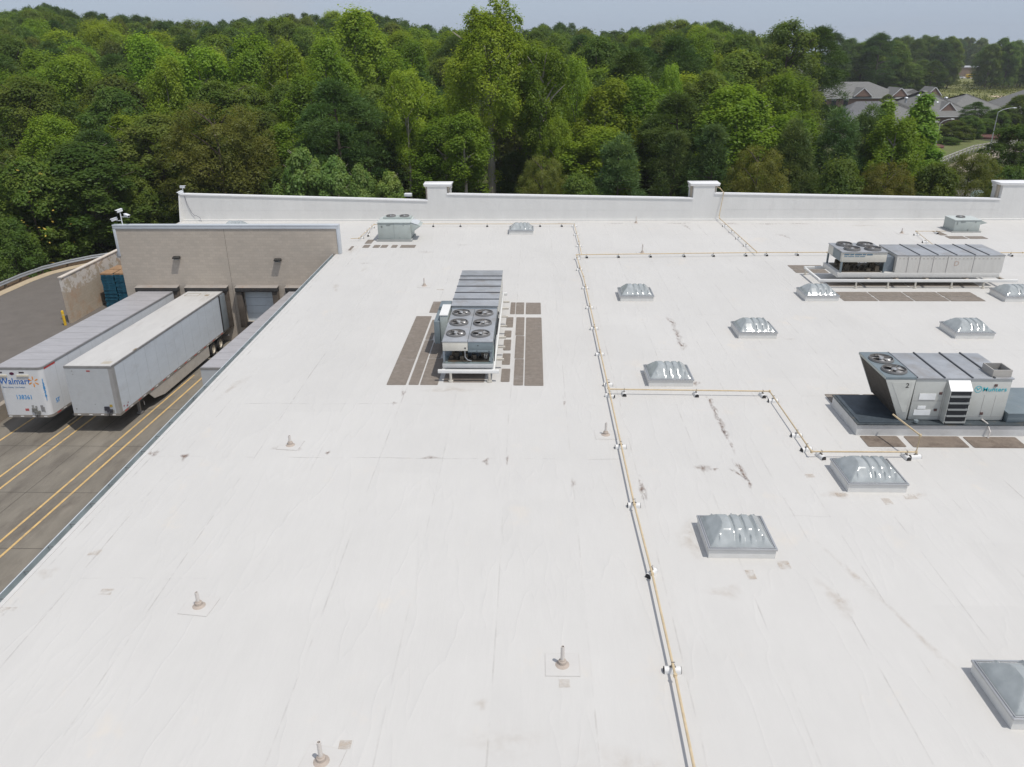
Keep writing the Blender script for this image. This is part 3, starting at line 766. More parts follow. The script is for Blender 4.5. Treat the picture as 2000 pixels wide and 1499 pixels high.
(-124.1, 146.7, -4.0, 13.2, 8.9),
(-173.8, 172.0, -2.3, 12.5, 10.5),
(85.1, 110.4, -6.0, 15.1, 9.5),
(70.7, 109.2, -6.0, 15.7, 8.5),
(-64.5, 72.4, -6.0, 13.9, 10.2),
(80.6, 102.6, -6.0, 16.1, 8.5),
(-203.4, 224.0, 1.9, 14.6, 8.6),
(-180.2, 182.4, -1.5, 12.6, 10.5),
(113.5, 124.8, -6.0, 12.7, 9.0),
(-178.2, 193.7, -0.6, 13.7, 9.8),
(-104.2, 98.5, -6.0, 16.4, 10.7),
(-51.1, 64.5, -6.0, 15.9, 8.9),
(-91.9, 100.2, -6.0, 12.8, 10.8),
(-179.7, 215.0, 1.1, 12.7, 10.1),
(-82.8, 111.7, -5.8, 13.9, 10.3),
(-237.1, 245.0, 3.5, 15.0, 10.2),
(-225.5, 242.9, 3.4, 14.7, 9.8),
(-154.1, 162.4, -2.9, 12.3, 9.7),
(-92.2, 88.0, -6.0, 15.5, 9.7),
(-132.8, 141.5, -4.3, 14.5, 9.8),
(-93.8, 108.7, -5.9, 15.4, 10.6),
(104.5, 117.6, -6.0, 16.3, 10.9),
(-173.6, 220.5, 1.6, 16.4, 9.2),
(138.0, 202.0, -6.0, 14.9, 9.6),
(158.6, 202.9, -6.0, 12.8, 8.9),
(-214.3, 214.2, 1.1, 13.6, 9.5),
(-190.3, 181.6, -1.5, 13.3, 10.5),
(-155.9, 146.2, -4.0, 13.6, 9.5),
(170.9, 245.9, -6.0, 14.7, 9.9),
(-89.3, 118.7, -5.5, 13.5, 10.9),
(175.0, 222.1, -6.0, 15.1, 9.0),
(112.2, 152.9, -6.0, 13.9, 10.2),
(-156.7, 183.4, -1.4, 16.3, 10.5),
(-104.6, 135.4, -4.6, 14.5, 8.6),
(-209.0, 229.7, 2.3, 13.7, 9.0),
(182.0, 254.8, -6.0, 12.7, 9.3),
(101.6, 154.1, -6.0, 13.7, 10.4),
(-122.9, 117.5, -5.5, 15.0, 10.7),
(-112.6, 132.8, -4.8, 15.9, 10.8),
(149.6, 238.2, -6.0, 15.6, 9.3)]
TERR = [(-0.879, 8.6), (-0.846, 8.6), (-0.812, 8.6), (-0.779, 8.9), (-0.746, 9.1), (-0.712, 9.3), (-0.679, 9.5), (-0.646, 10.8), (-0.613, 13.9), (-0.58, 13.0), (-0.547, 9.5), (-0.514, 8.6), (-0.481, 7.8), (-0.448, 6.7), (-0.415, 5.6), (-0.383, 6.3), (-0.35, 7.7), (-0.317, 8.5), (-0.285, 9.1), (-0.252, 9.3), (-0.22, 10.0), (-0.188, 8.6), (-0.155, 6.1), (-0.123, 4.3), (-0.091, 3.0), (-0.058, 2.6), (-0.026, 2.1), (0.006, 4.9), (0.038, 5.2), (0.07, 2.6), (0.102, 2.5), (0.134, 3.9), (0.165, 5.4), (0.197, 5.4), (0.229, 2.9), (0.261, -0.6), (0.292, -3.0), (0.324, -4.5), (0.355, -5.3), (0.387, -5.6), (0.418, -6.0)]

# ------------------------------------------------------------------ terrain, roads, court
def ground_z(x, y):
    s = x/max(y, 1.)
    xs = [a for a, b in TERR]; ys = [b for a, b in TERR]
    g = float(np.interp(s, xs, ys))
    t = min(max((y-105)/225, 0), 1); t = t*t*(3-2*t)*.5+t*.5
    z = -6+(g+6)*t
    if y > 380: z += (-6-z)*min((y-380)/250, 1)
    if x < -29.5 and y < 86 and x > -46.3: z = -5.75
    if x > -33 and y < 67: z = -9
    return z
def terrain():
    xs = sorted(set([-1600, -1000, -600]+list(range(-420, -60, 20))+list(range(-60, 110, 6))+list(range(110, 460, 20))+[600, 1000, 1600]))
    ys = sorted(set([-400, -100]+list(range(-40, 60, 20))+list(range(60, 120, 4))+list(range(120, 460, 12))+[500, 560, 640, 800, 1200, 2200]))
    b = MB(); nx = len(xs)
    b.add([(x, y, ground_z(x, y)) for y in ys for x in xs],
          [(j*nx+i, j*nx+i+1, (j+1)*nx+i+1, (j+1)*nx+i) for j in range(len(ys)-1) for i in range(nx-1)])
    m = M('forest_floor', (.055, .060, .026), .95, var=.35, scale=.25, bump=.6, bscale=1.5, dirt=(.10, .075, .05), dscale=.12, damt=.7)
    tag(b.build('ground', m), kind='structure')
terrain()
CURB = [(-45.3, -30), (-45.4, 20), (-45.4, 62.1), (-45.3, 66.2), (-44.9, 68.7), (-43.9, 70.8), (-42.6, 72.6), (-40.8, 74.2), (-38, 75.6), (-34, 76.4), (-20, 76.8), (40, 76.8)]
asphalt = M('asphalt', (.146, .131, .117), .9, var=.10, scale=1.2, bump=.35, bscale=70, dirt=(.185, .165, .145), dscale=.25, damt=.6)
b = MB(); b.sheet(CURB+[(40, 66.6), (-30.2, 66.6), (-30.62, 54.2), (-30.62, -30)], -5.5); tag(b.build('road', asphalt), kind='structure')
kerbm = M('sandy_concrete_kerb', (.43, .35, .24), .85, var=.12, scale=3, dirt=(.28, .22, .15), damt=.5)
def offset_path(pts, d):
    o = []
    for i, p in enumerate(pts):
        a = Vector(pts[max(i-1, 0)]); c = Vector(pts[min(i+1, len(pts)-1)]); t = (c-a).normalized(); o.append((p[0]-t.y*d, p[1]+t.x*d))
    return o
b = MB(); inn = offset_path(CURB, -.28); outp = offset_path(CURB, .30)
for i in range(len(CURB)-1):
    a, c, d, e = inn[i], inn[i+1], outp[i+1], outp[i]
    b.hexa([(*a, -5.6), (*c, -5.6), (*d, -5.6), (*e, -5.6), (a[0], a[1], -5.47), (c[0], c[1], -5.47), (d[0], d[1], -5.36), (e[0], e[1], -5.36)])
tag(b.build('kerb', kerbm), kind='structure')
# leaf litter verge behind the kerb
b = MB(); o1 = offset_path(CURB, .31); o2 = offset_path(CURB, 3.2)
for i in range(len(CURB)-1): b.add([(*o1[i], -5.45), (*o1[i+1], -5.45), (*o2[i+1], -5.6), (*o2[i], -5.6)], [(0, 1, 2, 3)])
tag(b.build('verge', M('leaf_litter', (.10, .066, .04), .95, var=.3, scale=2, bump=.6, bscale=9)), kind='structure')

COURT_A, COURT_S = -5.30, .0368
def court_z(y): return -5.33 if y < 18 else -5.33-COURT_S*(y-18)
courtm = M('court_concrete', (.200, .180, .148), .85, var=.2, scale=.9, bump=.3, bscale=40, dirt=(.105, .09, .075), dscale=.8, damt=.75, dthr=.49, stretch=(1, .3, 1))
b = MB(); ysl = [-40, -10, 18, 26, 34, 42, 50, 54.08]
for a, c in zip(ysl[:-1], ysl[1:]):
    b.add([(-30.6, a, court_z(a)), (-14.12, a, court_z(a)), (-14.12, c, court_z(c)), (-30.6, c, court_z(c))], [(0, 1, 2, 3)])
# saw-cut joints and stains are thin sheets of the court itself
def court_strip(x0, y0, x1, y1, wd, dz, mi):
    d = Vector((x1-x0, y1-y0)).normalized(); n = Vector((-d.y, d.x))*wd/2
    steps = max(1, int(abs(y1-y0)/6)); P = []
    for k in range(steps+1):
        t = k/steps; x = x0+(x1-x0)*t; y = y0+(y1-y0)*t
        P.append(((x+n.x, y+n.y), (x-n.x, y-n.y)))
    for (a, c), (e, g) in zip(P[:-1], P[1:]):
        b.add([(*a, court_z(a[1])+dz), (*c, court_z(c[1])+dz), (*g, court_z(g[1])+dz), (*e, court_z(e[1])+dz)], [(0, 1, 2, 3)], mi)
for y in (12.6, 17.2, 21.6, 26.3, 31, 36, 41, 46): court_strip(-30.6, y, -14.12, y, .03, .004, 1)
for x in (-24.1, -27.8, -20.3): court_strip(x, -20, x, 54, .025, .006, 1)
jointm = M('court_joint', (.075, .068, .058), .9)
tag(b.build('truck_court', [courtm, jointm], smooth=0), kind='structure')
linem = M('yellow_line_paint', (.60, .41, .17), .75, var=.2, scale=4, dirt=(.30, .24, .17), dscale=2.2, damt=.75, dthr=.5)
b = MB()
for x, ye in ((-29.22, 41), (-26.50, 46), (-25.72, 46), (-22.72, 46.8), (-21.98, 46.8), (-18.9, 46), (-18.2, 46)):
    x2 = x+.0 if x < -20 else x
    court_strip(x2, -20, x2+.18, ye, .115, .010, 0)
tag(b.build('lane_markings', linem, smooth=0), kind='structure')
b = MB(); b.prism([(-30.95, -5.6), (-30.6, -7.2), (-30.6, -5.24), (-30.95, -5.24)], 'y', -40, 54)
tag(b.build('court_kerb', M('court_kerb_concrete', (.30, .26, .21), .85, var=.15)), kind='structure')

# guard rail along the bend
RAIL = [(x, y) for x, y in offset_path(CURB, .75)]
def guardrail(name, label, path, z, mat, spacing=1.9, cat='guardrail'):
    P = []
    for a, c in zip(path[:-1], path[1:]):
        a = Vector(a); c = Vector(c); n = max(1, int((c-a).length/1.0))
        P += [a+(c-a)*k/n for k in range(n)]
    P.append(Vector(path[-1]))
    root = thing(name, label, cat, (P[len(P)//2].x, P[len(P)//2].y, z)); b = MB()
    prof = [(0, .32), (.05, .36), (.05, .43), (.0, .47), (.0, .53), (.05, .57), (.05, .64), (0, .68)]
    off = [offset_path([tuple(p) for p in P], -d) for d in (0, .05)]
    n = len(prof); vs = []
    for i in range(len(P)):
        for d, h in prof: q = off[1 if d else 0][i]; vs.append((q[0], q[1], z+h))
    b.add(vs, [(i*n+k, (i+1)*n+k, (i+1)*n+k+1, i*n+k+1) for i in range(len(P)-1) for k in range(n-1)])
    o = b.build('beam', mat, root); s = o.modifiers.new('thick', 'SOLIDIFY'); s.thickness = .012
    acc = 0; last = P[0]; po = offset_path([tuple(p) for p in P], .1)
    for i, p in enumerate(P):
        acc += (p-last).length; last = p
        if acc >= spacing:
            acc = 0; q = po[i]; b = MB(); b.box(q[0]-.07, q[0]+.07, q[1]-.07, q[1]+.07, z-.3, z+.66); b.build('post', M('weathered_post', (.20, .15, .10), .8, var=.2), root)
    return root
guardrail('guardrail', 'grey steel guardrail curving along the road bend at the left', [p for p in RAIL if p[1] > 40 and p[0] < -19], -5.5, M('guardrail_steel', (.50, .53, .56), .4, .5, var=.1))

# ------------------------------------------------------------------ the store building
SX = [-12.65, -10.0, -7.72, -5.43, -3.2, -.9, 1.39, 3.62, 5.93, 8.2, 9.33, 11.3, 13.6, 15.9, 18.2, 20.5, 22.8, 25.1, 27.4, 29.7, 32, 34.3, 36.6, 38.9]
def roof_material():
    m = bpy.data.materials.new('roof_membrane'); m.use_nodes = True; t = m.node_tree; N = t.nodes; L = t.links
    b = N['Principled BSDF']; b.inputs['Roughness'].default_value = .55; b.inputs['Specular IOR Level'].default_value = .25
    co = N.new('ShaderNodeTexCoord'); sp = N.new('ShaderNodeSeparateXYZ'); L.new(co.outputs['Object'], sp.inputs[0])
    def math_(op, a, v=None, c=None):
        n = N.new('ShaderNodeMath'); n.operation = op
        for i, q in enumerate((a, v, c)):
            if q is None: continue
            if isinstance(q, (int, float)): n.inputs[i].default_value = q
            else: L.new(q, n.inputs[i])
        return n.outputs[0]
    def noise(scale, stretch=(1, 1, 1), detail=6, rough=.6):
        mp = N.new('ShaderNodeMapping'); mp.inputs['Scale'].default_value = stretch; L.new(co.outputs['Object'], mp.inputs[0])
        n = N.new('ShaderNodeTexNoise'); n.inputs['Scale'].default_value = scale; n.inputs['Detail'].default_value = detail; n.inputs['Roughness'].default_value = rough
        L.new(mp.outputs[0], n.inputs['Vector']); return n.outputs[0]
    def rng(x, a, c, d, e):
        n = N.new('ShaderNodeMapRange'); L.new(x, n.inputs[0])
        for i, q in enumerate((a, c, d, e)): n.inputs[i+1].default_value = q
        return n.outputs[0]
    cell = math_('FLOOR', math_('DIVIDE', math_('ADD', sp.outputs[0], 100*2.28-1.39), 2.28))
    celly = math_('FLOOR', math_('DIVIDE', math_('ADD', sp.outputs[1], math_('MULTIPLY', math_('SINE', math_('MULTIPLY', cell, 12.9)), 9)), 15.2))
    cv = N.new('ShaderNodeCombineXYZ'); L.new(cell, cv.inputs[0]); L.new(celly, cv.inputs[1])
    wn = N.new('ShaderNodeTexWhiteNoise'); wn.noise_dimensions = '2D'; L.new(cv.outputs[0], wn.inputs['Vector'])
    tone = math_('MULTIPLY', rng(wn.outputs[0], 0, 1, .985, 1.012), rng(noise(.22), .3, .7, .965, 1.02))
    tone = math_('MULTIPLY', tone, rng(noise(1.6, (1, .35, 1), 9, .7), .3, .75, 1.015, .975))
    sc = N.new('ShaderNodeVectorMath'); sc.operation = 'SCALE'; sc.inputs[0].default_value = (.560, .549, .526); L.new(tone, sc.inputs['Scale'])
    # old puddle rings, dust and rust-brown smears
    d1 = rng(noise(.45, (1, .7, 1), 9, .75), .60, .78, 0, .42)
    mx = N.new('ShaderNodeMix'); mx.data_type = 'RGBA'; mx.inputs[7].default_value = (.70, .60, .47, 1)
    L.new(d1, mx.inputs[0]); L.new(sc.outputs[0], mx.inputs[6])
    d2 = rng(noise(2.6, (1, 1, 1), 10, .8), .70, .84, 0, .4)
    m2 = N.new('ShaderNodeMix'); m2.data_type = 'RGBA'; m2.inputs[7].default_value = (.50, .45, .42, 1)
    L.new(d2, m2.inputs[0]); L.new(mx.outputs[2], m2.inputs[6])
    L.new(m2.outputs[2], b.inputs['Base Color'])
    h = math_('ADD', math_('MULTIPLY', noise(1.1, (1.6, .32, 1), 4, .5), 1.0), math_('MULTIPLY', noise(5, (1, .5, 1), 3, .5), .12))
    ridge = math_('POWER', math_('SUBTRACT', 1, math_('ABSOLUTE', math_('MULTIPLY', math_('SUBTRACT', noise(.55, (1.5, .33, 1), 3, .5), .5), 5))), 10)
    ridge = math_('MAXIMUM', ridge, 0)
    h = math_('ADD', h, math_('MULTIPLY', ridge, .35))
    bp = N.new('ShaderNodeBump'); bp.inputs['Strength'].default_value = .35; bp.inputs['Distance'].default_value = .05
    L.new(h, bp.inputs['Height']); L.new(bp.outputs[0], b.inputs['Normal'])
    return m
def alpha_mat(name, col, scale, lo, hi, amt, stretch=(1, 1, 1)):
    m = bpy.data.materials.new(name); m.use_nodes = True; t = m.node_tree; N = t.nodes; L = t.links
    b = N['Principled BSDF']; b.inputs['Base Color'].default_value = (*col, 1); b.inputs['Roughness'].default_value = .85
    co = N.new('ShaderNodeTexCoord'); mp = N.new('ShaderNodeMapping'); mp.inputs['Scale'].default_value = stretch
    n = N.new('ShaderNodeTexNoise'); n.inputs['Scale'].default_value = scale; n.inputs['Detail'].default_value = 9; n.inputs['Roughness'].default_value = .7
    L.new(co.outputs['Object'], mp.inputs[0]); L.new(mp.outputs[0], n.inputs['Vector'])
    r = N.new('ShaderNodeMapRange'); r.inputs[1].default_value = lo; r.inputs[2].default_value = hi; r.inputs[3].default_value = 0; r.inputs[4].default_value = amt
    L.new(n.outputs[0], r.inputs[0])
    at = N.new('ShaderNodeAttribute'); at.attribute_name = 'soft'
    mu = N.new('ShaderNodeMath'); mu.operation = 'MULTIPLY'; L.new(r.outputs[0], mu.inputs[0]); L.new(at.outputs['Fac'], mu.inputs[1])
    L.new(mu.outputs[0], b.inputs['Alpha'])
    return m
roofm = roof_material()
seamm = alpha_mat('membrane_seam', (.36, .33, .30), .9, .46, .74, .38)
stainm = alpha_mat('roof_stain', (.20, .125, .09), 4.5, .42, .62, .85, (1.6, .6, 1))
dustm = alpha_mat('roof_dust', (.52, .43, .34), 2.4, .40, .72, .42)
STORE = thing('store_building', 'large white flat roofed store with parapet and loading dock wall', 'building', (0, 0, -6))
ROOF = [(-14.1, -45), (70, -45), (70, 65.95), (-30.3, 65.95), (-30.3, 54.42), (-14.1, 54.42)]
b = MB()
b.prism(ROOF, 'z', -.35, 0, 0)
SOFT = [1.0]*len(b.v)
def rsheet(pts, z, mi, soft):
    b.add([(x, y, z) for x, y in pts], [tuple(range(len(pts)))], mi); SOFT.extend(soft if isinstance(soft, list) else [soft]*len(pts))
def rstrip(pts, wd, z, mi, s=1.):
    a = offset_path(pts, wd/2); c = offset_path(pts, -wd/2)
    for i in range(len(pts)-1): rsheet([a[i], a[i+1], c[i+1], c[i]], z, mi, s)
rnd = random.Random(5)
for k, x in enumerate(SX):           # lap seams, slightly wandering
    y = -8.; P = [(x, y)]
    while y < 65.6:
        y = min(y+4, 65.6); P.append((x+rnd.uniform(-.03, .03), y))
    rstrip(P, .042, .004, 1, rnd.uniform(.35, .8))
for y, x0, x1, s in ((24.15, -13.5, 3.2, 1.), (28.72, -13, 2.6, .8), (40.55, -14, 14, .8), (53.1, -13, 2.5, .5), (60.45, 3.5, 45, .8), (64.6, -29, 60, .9), (29.7, 7.3, 22, .6), (20.6, 6, 9.5, .4), (35.2, 5, 26, .5), (47.3, -14, 30, .4), (17.2, -13.5, -9, .4), (57.2, 3.5, 45, .4)):
    P = [(x0+(x1-x0)*i/14, y+rnd.uniform(-.04, .04)) for i in range(15)]
    rstrip(P, .045, .006, 1, s)
rstrip([(-13.75, -6), (-13.72, 53.8)], .05, .006, 1, .9)
def blob(cx, cy, rx, ry, mi, z=.009, rot=0., s=1., n=18):
    ring = []
    for k in range(n):
        a = 2*math.pi*k/n; q = 1+.28*math.sin(3*a+cx)+rnd.uniform(-.16, .16)
        px, py = rx*q*math.cos(a), ry*q*math.sin(a)
        ring.append((cx+px*math.cos(rot)-py*math.sin(rot), cy+px*math.sin(rot)+py*math.cos(rot)))
    o = len(b.v); b.add([(cx, cy, z)]+[(x, y, z) for x, y in ring], [(0, 1+k, 1+(k+1) % n) for k in range(n)], mi); SOFT.extend([s]+[0.0]*n)
for cx, cy, rx, ry, mi, rot, s in (
    (7.38, 29.2, .13, .5, 2, 0, 1.3), (7.37, 28.2, .12, .8, 2, 0, 1.2), (7.36, 27.0, .14, .9, 2, 0, 1.2), (7.35, 26.2, .13, .5, 2, 0, 1.3), (7.35, 25.2, .08, .6, 2, 0, .8),
    (7.45, 39.2, .2, 1.0, 2, .05, .9), (7.4, 37.3, .2, 1.3, 2, 0, .9), (7.37, 35.7, .22, .7, 2, 0, 1.0), (7.25, 23.4, .12, .9, 2, .1, 1.3), (7.1, 23.2, .08, .5, 2, .5, 1.2), (7.3, 22.6, .1, .4, 2, 0, 1.1),
    (3.68, 22.3, .13, .7, 2, 0, 1.2), (3.68, 21.7, .1, .35, 2, 0, 1.3), (5.95, 23.6, .3, .28, 2, 0, .8), (6.3, 23.5, .22, .12, 2, 0, .8),
    (-13.78, 24.37, .22, .26, 2, 0, 1.2), (-12.54, 24.12, .15, .3, 2, .2, 1.2), (-8.97, 24.95, .55, .4, 2, 0, .8), (-1.62, 23.94, .14, .28, 2, 0, 1.2), (-.88, 24.1, .07, .35, 2, 0, 1.2),
    (1.34, 29.0, .06, .55, 2, 0, 1.1), (-5.48, 29.84, .12, .3, 2, 0, 1.1), (-5.7, 28.8, .12, .2, 2, 0, .9), (1.4, 22.5, .1, .3, 2, 0, .9), (-7.42, 24.5, .1, .16, 2, 0, 1.0), (-3.6, 24.2, .4, .12, 2, 0, .7),
    (5.2, 16.9, .55, .3, 3, 0, 1.), (8.1, 16.6, .35, .9, 3, .2, 1.), (4.7, 19.3, .35, 1.0, 3, 0, 1.), (9.9, 21.9, .45, .3, 3, 0, 1.2), (12.6, 21.9, .4, .25, 3, 0, 1.2), (-.6, 11.9, 1.3, .5, 3, 0, .45),
    (-1.1, 12.9, .18, .2, 3, 0, 1.3), (2.0, 11.4, 1.6, .5, 3, 0, .45), (7.1, 31.0, .3, .3, 2, 0, .9), (12.9, 36.6, .3, .2, 3, 0, 1.1), (2.9, 26.0, .55, .45, 3, 0, 1.2), (2.75, 26.0, .3, .2, 2, 0, .9),
    (-13.2, 55.0, .5, 1.4, 3, 0, 1.), (-12.9, 56.5, 1.0, .25, 3, 0, 1.1), (-3.4, 30.2, 1.4, .35, 3, 0, 1.), (16.4, 64.4, .9, .4, 2, 0, .8), (12.1, 64.6, 1.1, .22, 2, 0, 1.), (12.6, 63.2, .18, 1.2, 2, .1, .7), (19.6, 64.3, 1.3, .2, 2, 0, 1.), (22, 64.4, 1.1, .2, 2, 0, .8),
    (27, 63.6, 1.4, .3, 3, 0, 1.), (6.9, 64.6, .9, .16, 2, 0, .8), (2.5, 64.7, 1.2, .15, 2, 0, .7), (15.8, 61.2, .12, 1.1, 2, 0, .6), (19.5, 59.8, .3, 1.0, 2, .3, .6), (-5.2, 56.9, .6, .2, 2, 0, .6), (-7.7, 54.7, .7, .15, 2, 0, .6), (-11.5, 51.5, .5, .15, 2, 0, .5), (-12.2, 45.8, .25, 1.0, 3, .3, 1.2), (-11.2, 50, .3, .8, 3, 0, .8),
    (-13.0, 30.5, .25, 1.5, 3, -.2, 1.), (-13.6, 17.4, .3, .3, 3, 0, 1.), (17.5, 31.0, 1.0, .5, 3, 0, .8), (20.3, 28.5, .9, .5, 3, 0, .8), (13.2, 25.0, 1.2, .18, 3, 0, .8), (9.6, 15.4, .12, 2.0, 3, .25, 1.1), (8.9, 17.8, .14, 1.5, 3, .3, 1.)):
    blob(cx, cy, rx, ry, mi, rot=rot, s=s)
for x, y, a, c in ((-11.51, 16.6, .17, .13), (-12.76, 18.36, .16, .14), (-13.75, 15.77, .22, .17), (7.15, 18.1, .17, .2), (6.1, 17.65, .12, .22), (12.3, 21.8, .2, .16), (11.45, 21.5, .14, .2), (-5.62, 45.2, .22, .1), (-3.9, 11.75, .13, .12), (-2.95, 11.1, .13, .1), (.78, 13.55, .13, .13), (10.15, 21.9, .2, .12), (9.5, 23.1, .15, .12)):
    rsheet([(x-a, y-c), (x+a, y-c*.9), (x+a*.95, y+c), (x-a*1.05, y+c*.95)], .012, 3, 1.6)
ro = b.build('roof', [roofm, seamm, stainm, dustm], STORE, smooth=0)
at = ro.data.attributes.new('soft', 'FLOAT', 'POINT'); at.data.foreach_set('value', SOFT)

# outer walls under the roof edge
cmu = M('painted_block', (.50, .42, .335), .85, var=.05)
def block_material(name, col, mortar, dirtc, sc=1., dirt_amt=.5):
    m = bpy.data.materials.new(name); m.use_nodes = True; t = m.node_tree; N = t.nodes; L = t.links
    p = N['Principled BSDF']; p.inputs['Roughness'].default_value = .9; p.inputs['Specular IOR Level'].default_value = .15
    co = N.new('ShaderNodeTexCoord'); sp = N.new('ShaderNodeSeparateXYZ'); L.new(co.outputs['Object'], sp.inputs[0])
    ad = N.new('ShaderNodeMath'); ad.operation = 'ADD'; L.new(sp.outputs[0], ad.inputs[0]); L.new(sp.outputs[1], ad.inputs[1])
    cb = N.new('ShaderNodeCombineXYZ'); L.new(ad.outputs[0], cb.inputs[0]); L.new(sp.outputs[2], cb.inputs[1])
    br = N.new('ShaderNodeTexBrick'); br.inputs['Scale'].default_value = 1; br.inputs['Brick Width'].default_value = .40*sc; br.inputs['Row Height'].default_value = .20*sc
    br.inputs['Mortar Size'].default_value = .010; br.inputs['Mortar Smooth'].default_value = .4
    br.inputs['Color1'].default_value = (*[c*1.04 for c in col], 1); br.inputs['Color2'].default_value = (*[c*.94 for c in col], 1); br.inputs['Mortar'].default_value = (*mortar, 1)
    L.new(cb.outputs[0], br.inputs['Vector'])
    n = N.new('ShaderNodeTexNoise'); n.inputs['Scale'].default_value = .8; n.inputs['Detail'].default_value = 9; n.inputs['Roughness'].default_value = .7; L.new(co.outputs['Object'], n.inputs['Vector'])
    r = N.new('ShaderNodeMapRange'); r.inputs[1].default_value = .48; r.inputs[2].default_value = .75; r.inputs[3].default_value = 0; r.inputs[4].default_value = dirt_amt; L.new(n.outputs[0], r.inputs[0])
    mx = N.new('ShaderNodeMix'); mx.data_type = 'RGBA'; mx.inputs[7].default_value = (*dirtc, 1); L.new(r.outputs[0], mx.inputs[0]); L.new(br.outputs[0], mx.inputs[6]); L.new(mx.outputs[2], p.inputs['Base Color'])
    bp = N.new('ShaderNodeBump'); bp.inputs['Strength'].default_value = .25; bp.inputs['Distance'].default_value = .01; bp.invert = True; L.new(br.outputs['Fac'], bp.inputs['Height']); L.new(bp.outputs[0], p.inputs['Normal'])
    return m
dockm = block_material('painted_block_wall', (.50, .44, .37), (.43, .375, .315), (.40, .36, .31))
b = MB()
b.box(-14.1, -13.8, -45, 54.05, -9, -.352); b.box(-13.8, 69.7, -45, -44.7, -9, -.352); b.box(69.7, 70, -45, 66.2, -9, -.352)
b.box(-29.93, -29.63, 54.42, 65.94, -9, -.352); b.box(-29.93, 69.7, 65.95, 66.25, -9, -.01)
b.build('outer_wall', dockm, STORE, smooth=0)
# loading dock wall: openings left free for four doors
DOORS = [-27.48, -23.84, -20.12, -16.45]
b = MB(); Y0, Y1 = 54.1, 54.4; DH = -2.68; DB = -5.10
b.box(-29.93, -13.80, Y0, Y1, DH, 2.0)
xs = [-29.93]+[q for d in DOORS for q in (d-1.1, d+1.1)]+[-13.80]
for i in range(0, len(xs), 2): b.box(xs[i], xs[i+1], Y0, Y1, -9, DH-.0005)
for d in DOORS: b.box(d-1.0995, d+1.0995, Y0+.002, Y1, -9, DB)
b.build('dock_wall', dockm, STORE, smooth=0)
b = MB(); b.box(-22.02, -21.995, Y0-.004, Y0+.01, -9, 1.99); b.build('wall_joint', M('sealant', (.22, .19, .16), .9), STORE)
b = MB()
b.box(-29.99, -13.74, Y0-.06, Y1+.06, 2.0, 2.12); b.box(-29.985, -13.745, Y0-.05, Y0-.003, 1.82, 1.998)
b.box(-29.985, -29.80, Y0-.045, Y0-.003, -.15, 1.818); b.box(-29.985, -29.933, Y0, Y1+.05, -.15, 1.998)
b.box(-13.93, -13.745, Y0-.045, Y0-.003, .02, 1.818); b.box(-13.797, -13.74, Y0, Y1+.05, .02, 1.998)
b.build('dock_coping', coping_m, STORE, bevel=.006)
# parapet along the back: three sloping runs stepping up at the piers
parm = M('parapet_membrane', (.665, .66, .64), .6, var=.04, scale=1, stretch=(1, 1, .35), bump=.2, bscale=5, dirt=(.5, .49, .47), damt=.35, dscale=1.1)
b = MB(); c = MB()
for x0, x1, z0, z1 in ((-30.12, -8.92, 2.2, 1.62), (-7.27, 13.46, 2.16, 1.76), (15.22, 38.9, 2.17, 1.66), (40.9, 70, 2.17, 1.66)):
    b.prism([(x0, -.01), (x1, -.01), (x1, z1), (x0, z0)], 'y', 65.9, 66.22)
    c.prism([(x0, z0+.002), (x1, z1+.002), (x1, z1+.115), (x0, z0+.115)], 'y', 65.84, 66.30)
    n_ = int((x1-x0)/3.05)
    for q_ in range(1, n_): xx = x0+(x1-x0)*q_/n_; zz = z0+(z1-z0)*q_/n_; b.box(xx-.012, xx+.012, 65.835, 65.8395, zz-.01, zz+.10); b.box(xx-.01, xx+.01, 65.894, 65.8995, .12, zz-.02)
    b.prism([(x0, .9), (x1, .85), (x1, .865), (x0, .915)], 'y', 65.893, 65.9)
b.box(-30.118, 70, 65.70, 65.899, .0, .11)
b.build('parapet', parm, STORE, smooth=0); c.build('coping', M('coping_white', (.80, .80, .80), .4, var=.03), STORE)
b = MB(); b.prism([(65.2, .0), (65.9, .0), (65.9, 2.2), (65.82, 2.2)], 'x', -30.2, -30.121); b.build('parapet_end', parm, STORE)
b = MB()
for x0, x1, z0, z1 in ((-30.2, -9.2, 2.26, 1.68), (-6.8, 13.1, 2.22, 1.82), (15.5, 38.5, 2.23, 1.72)):
    b.prism([(x0, z0-.55), (x1, z1-.55), (x1, z1-.05), (x0, z0-.05)], 'y', 66.31, 66.55)
b.build('coping_shade_band', M('painted_shade_blue', (.045, .05, .075), .6), STORE)  # dark blue strip behind the coping: its shadow line put into colour
eifs = M('stucco_white', (.66, .65, .62), .8, var=.05, bump=.2, bscale=50)
tan = M('stucco_tan', (.42, .37, .30), .85, var=.08)
for x0, x1 in ((-8.92, -7.27), (13.46, 15.22), (38.9, 40.9)):
    p = MB(); p.box(x0, x1, 65.895, 66.5, -.01, 2.84); o = p.build('pier', parm, STORE)
    for a_, c_ in ((x0-.17, x0-.02), (x1+.02, x1+.17)):
        p = MB(); p.box(a_, c_, 66.28, 66.52, 1.2, 2.84); p.build('pier_return', tan, STORE)
    p = MB(); p.box(x0-.20, x1+.30, 66.56, 67.05, -6.5, 2.6); p.box(x0-.26, x1+.36, 66.57, 67.1, 2.6, 2.84); p.build('pier_facing', eifs, STORE)
    p = MB(); p.hexa([(x0-.24, 65.85, 2.842), (x1+.36, 65.85, 2.842), (x1+.40, 67.2, 2.842), (x0-.28, 67.2, 2.842), (x0-.30, 65.78, 3.06), (x1+.42, 65.78, 3.06), (x1+.46, 67.3, 3.06), (x0-.34, 67.3, 3.06)])
    p.build('pier_cap', M('coping_white', (.8,)*3), STORE, bevel=.02)
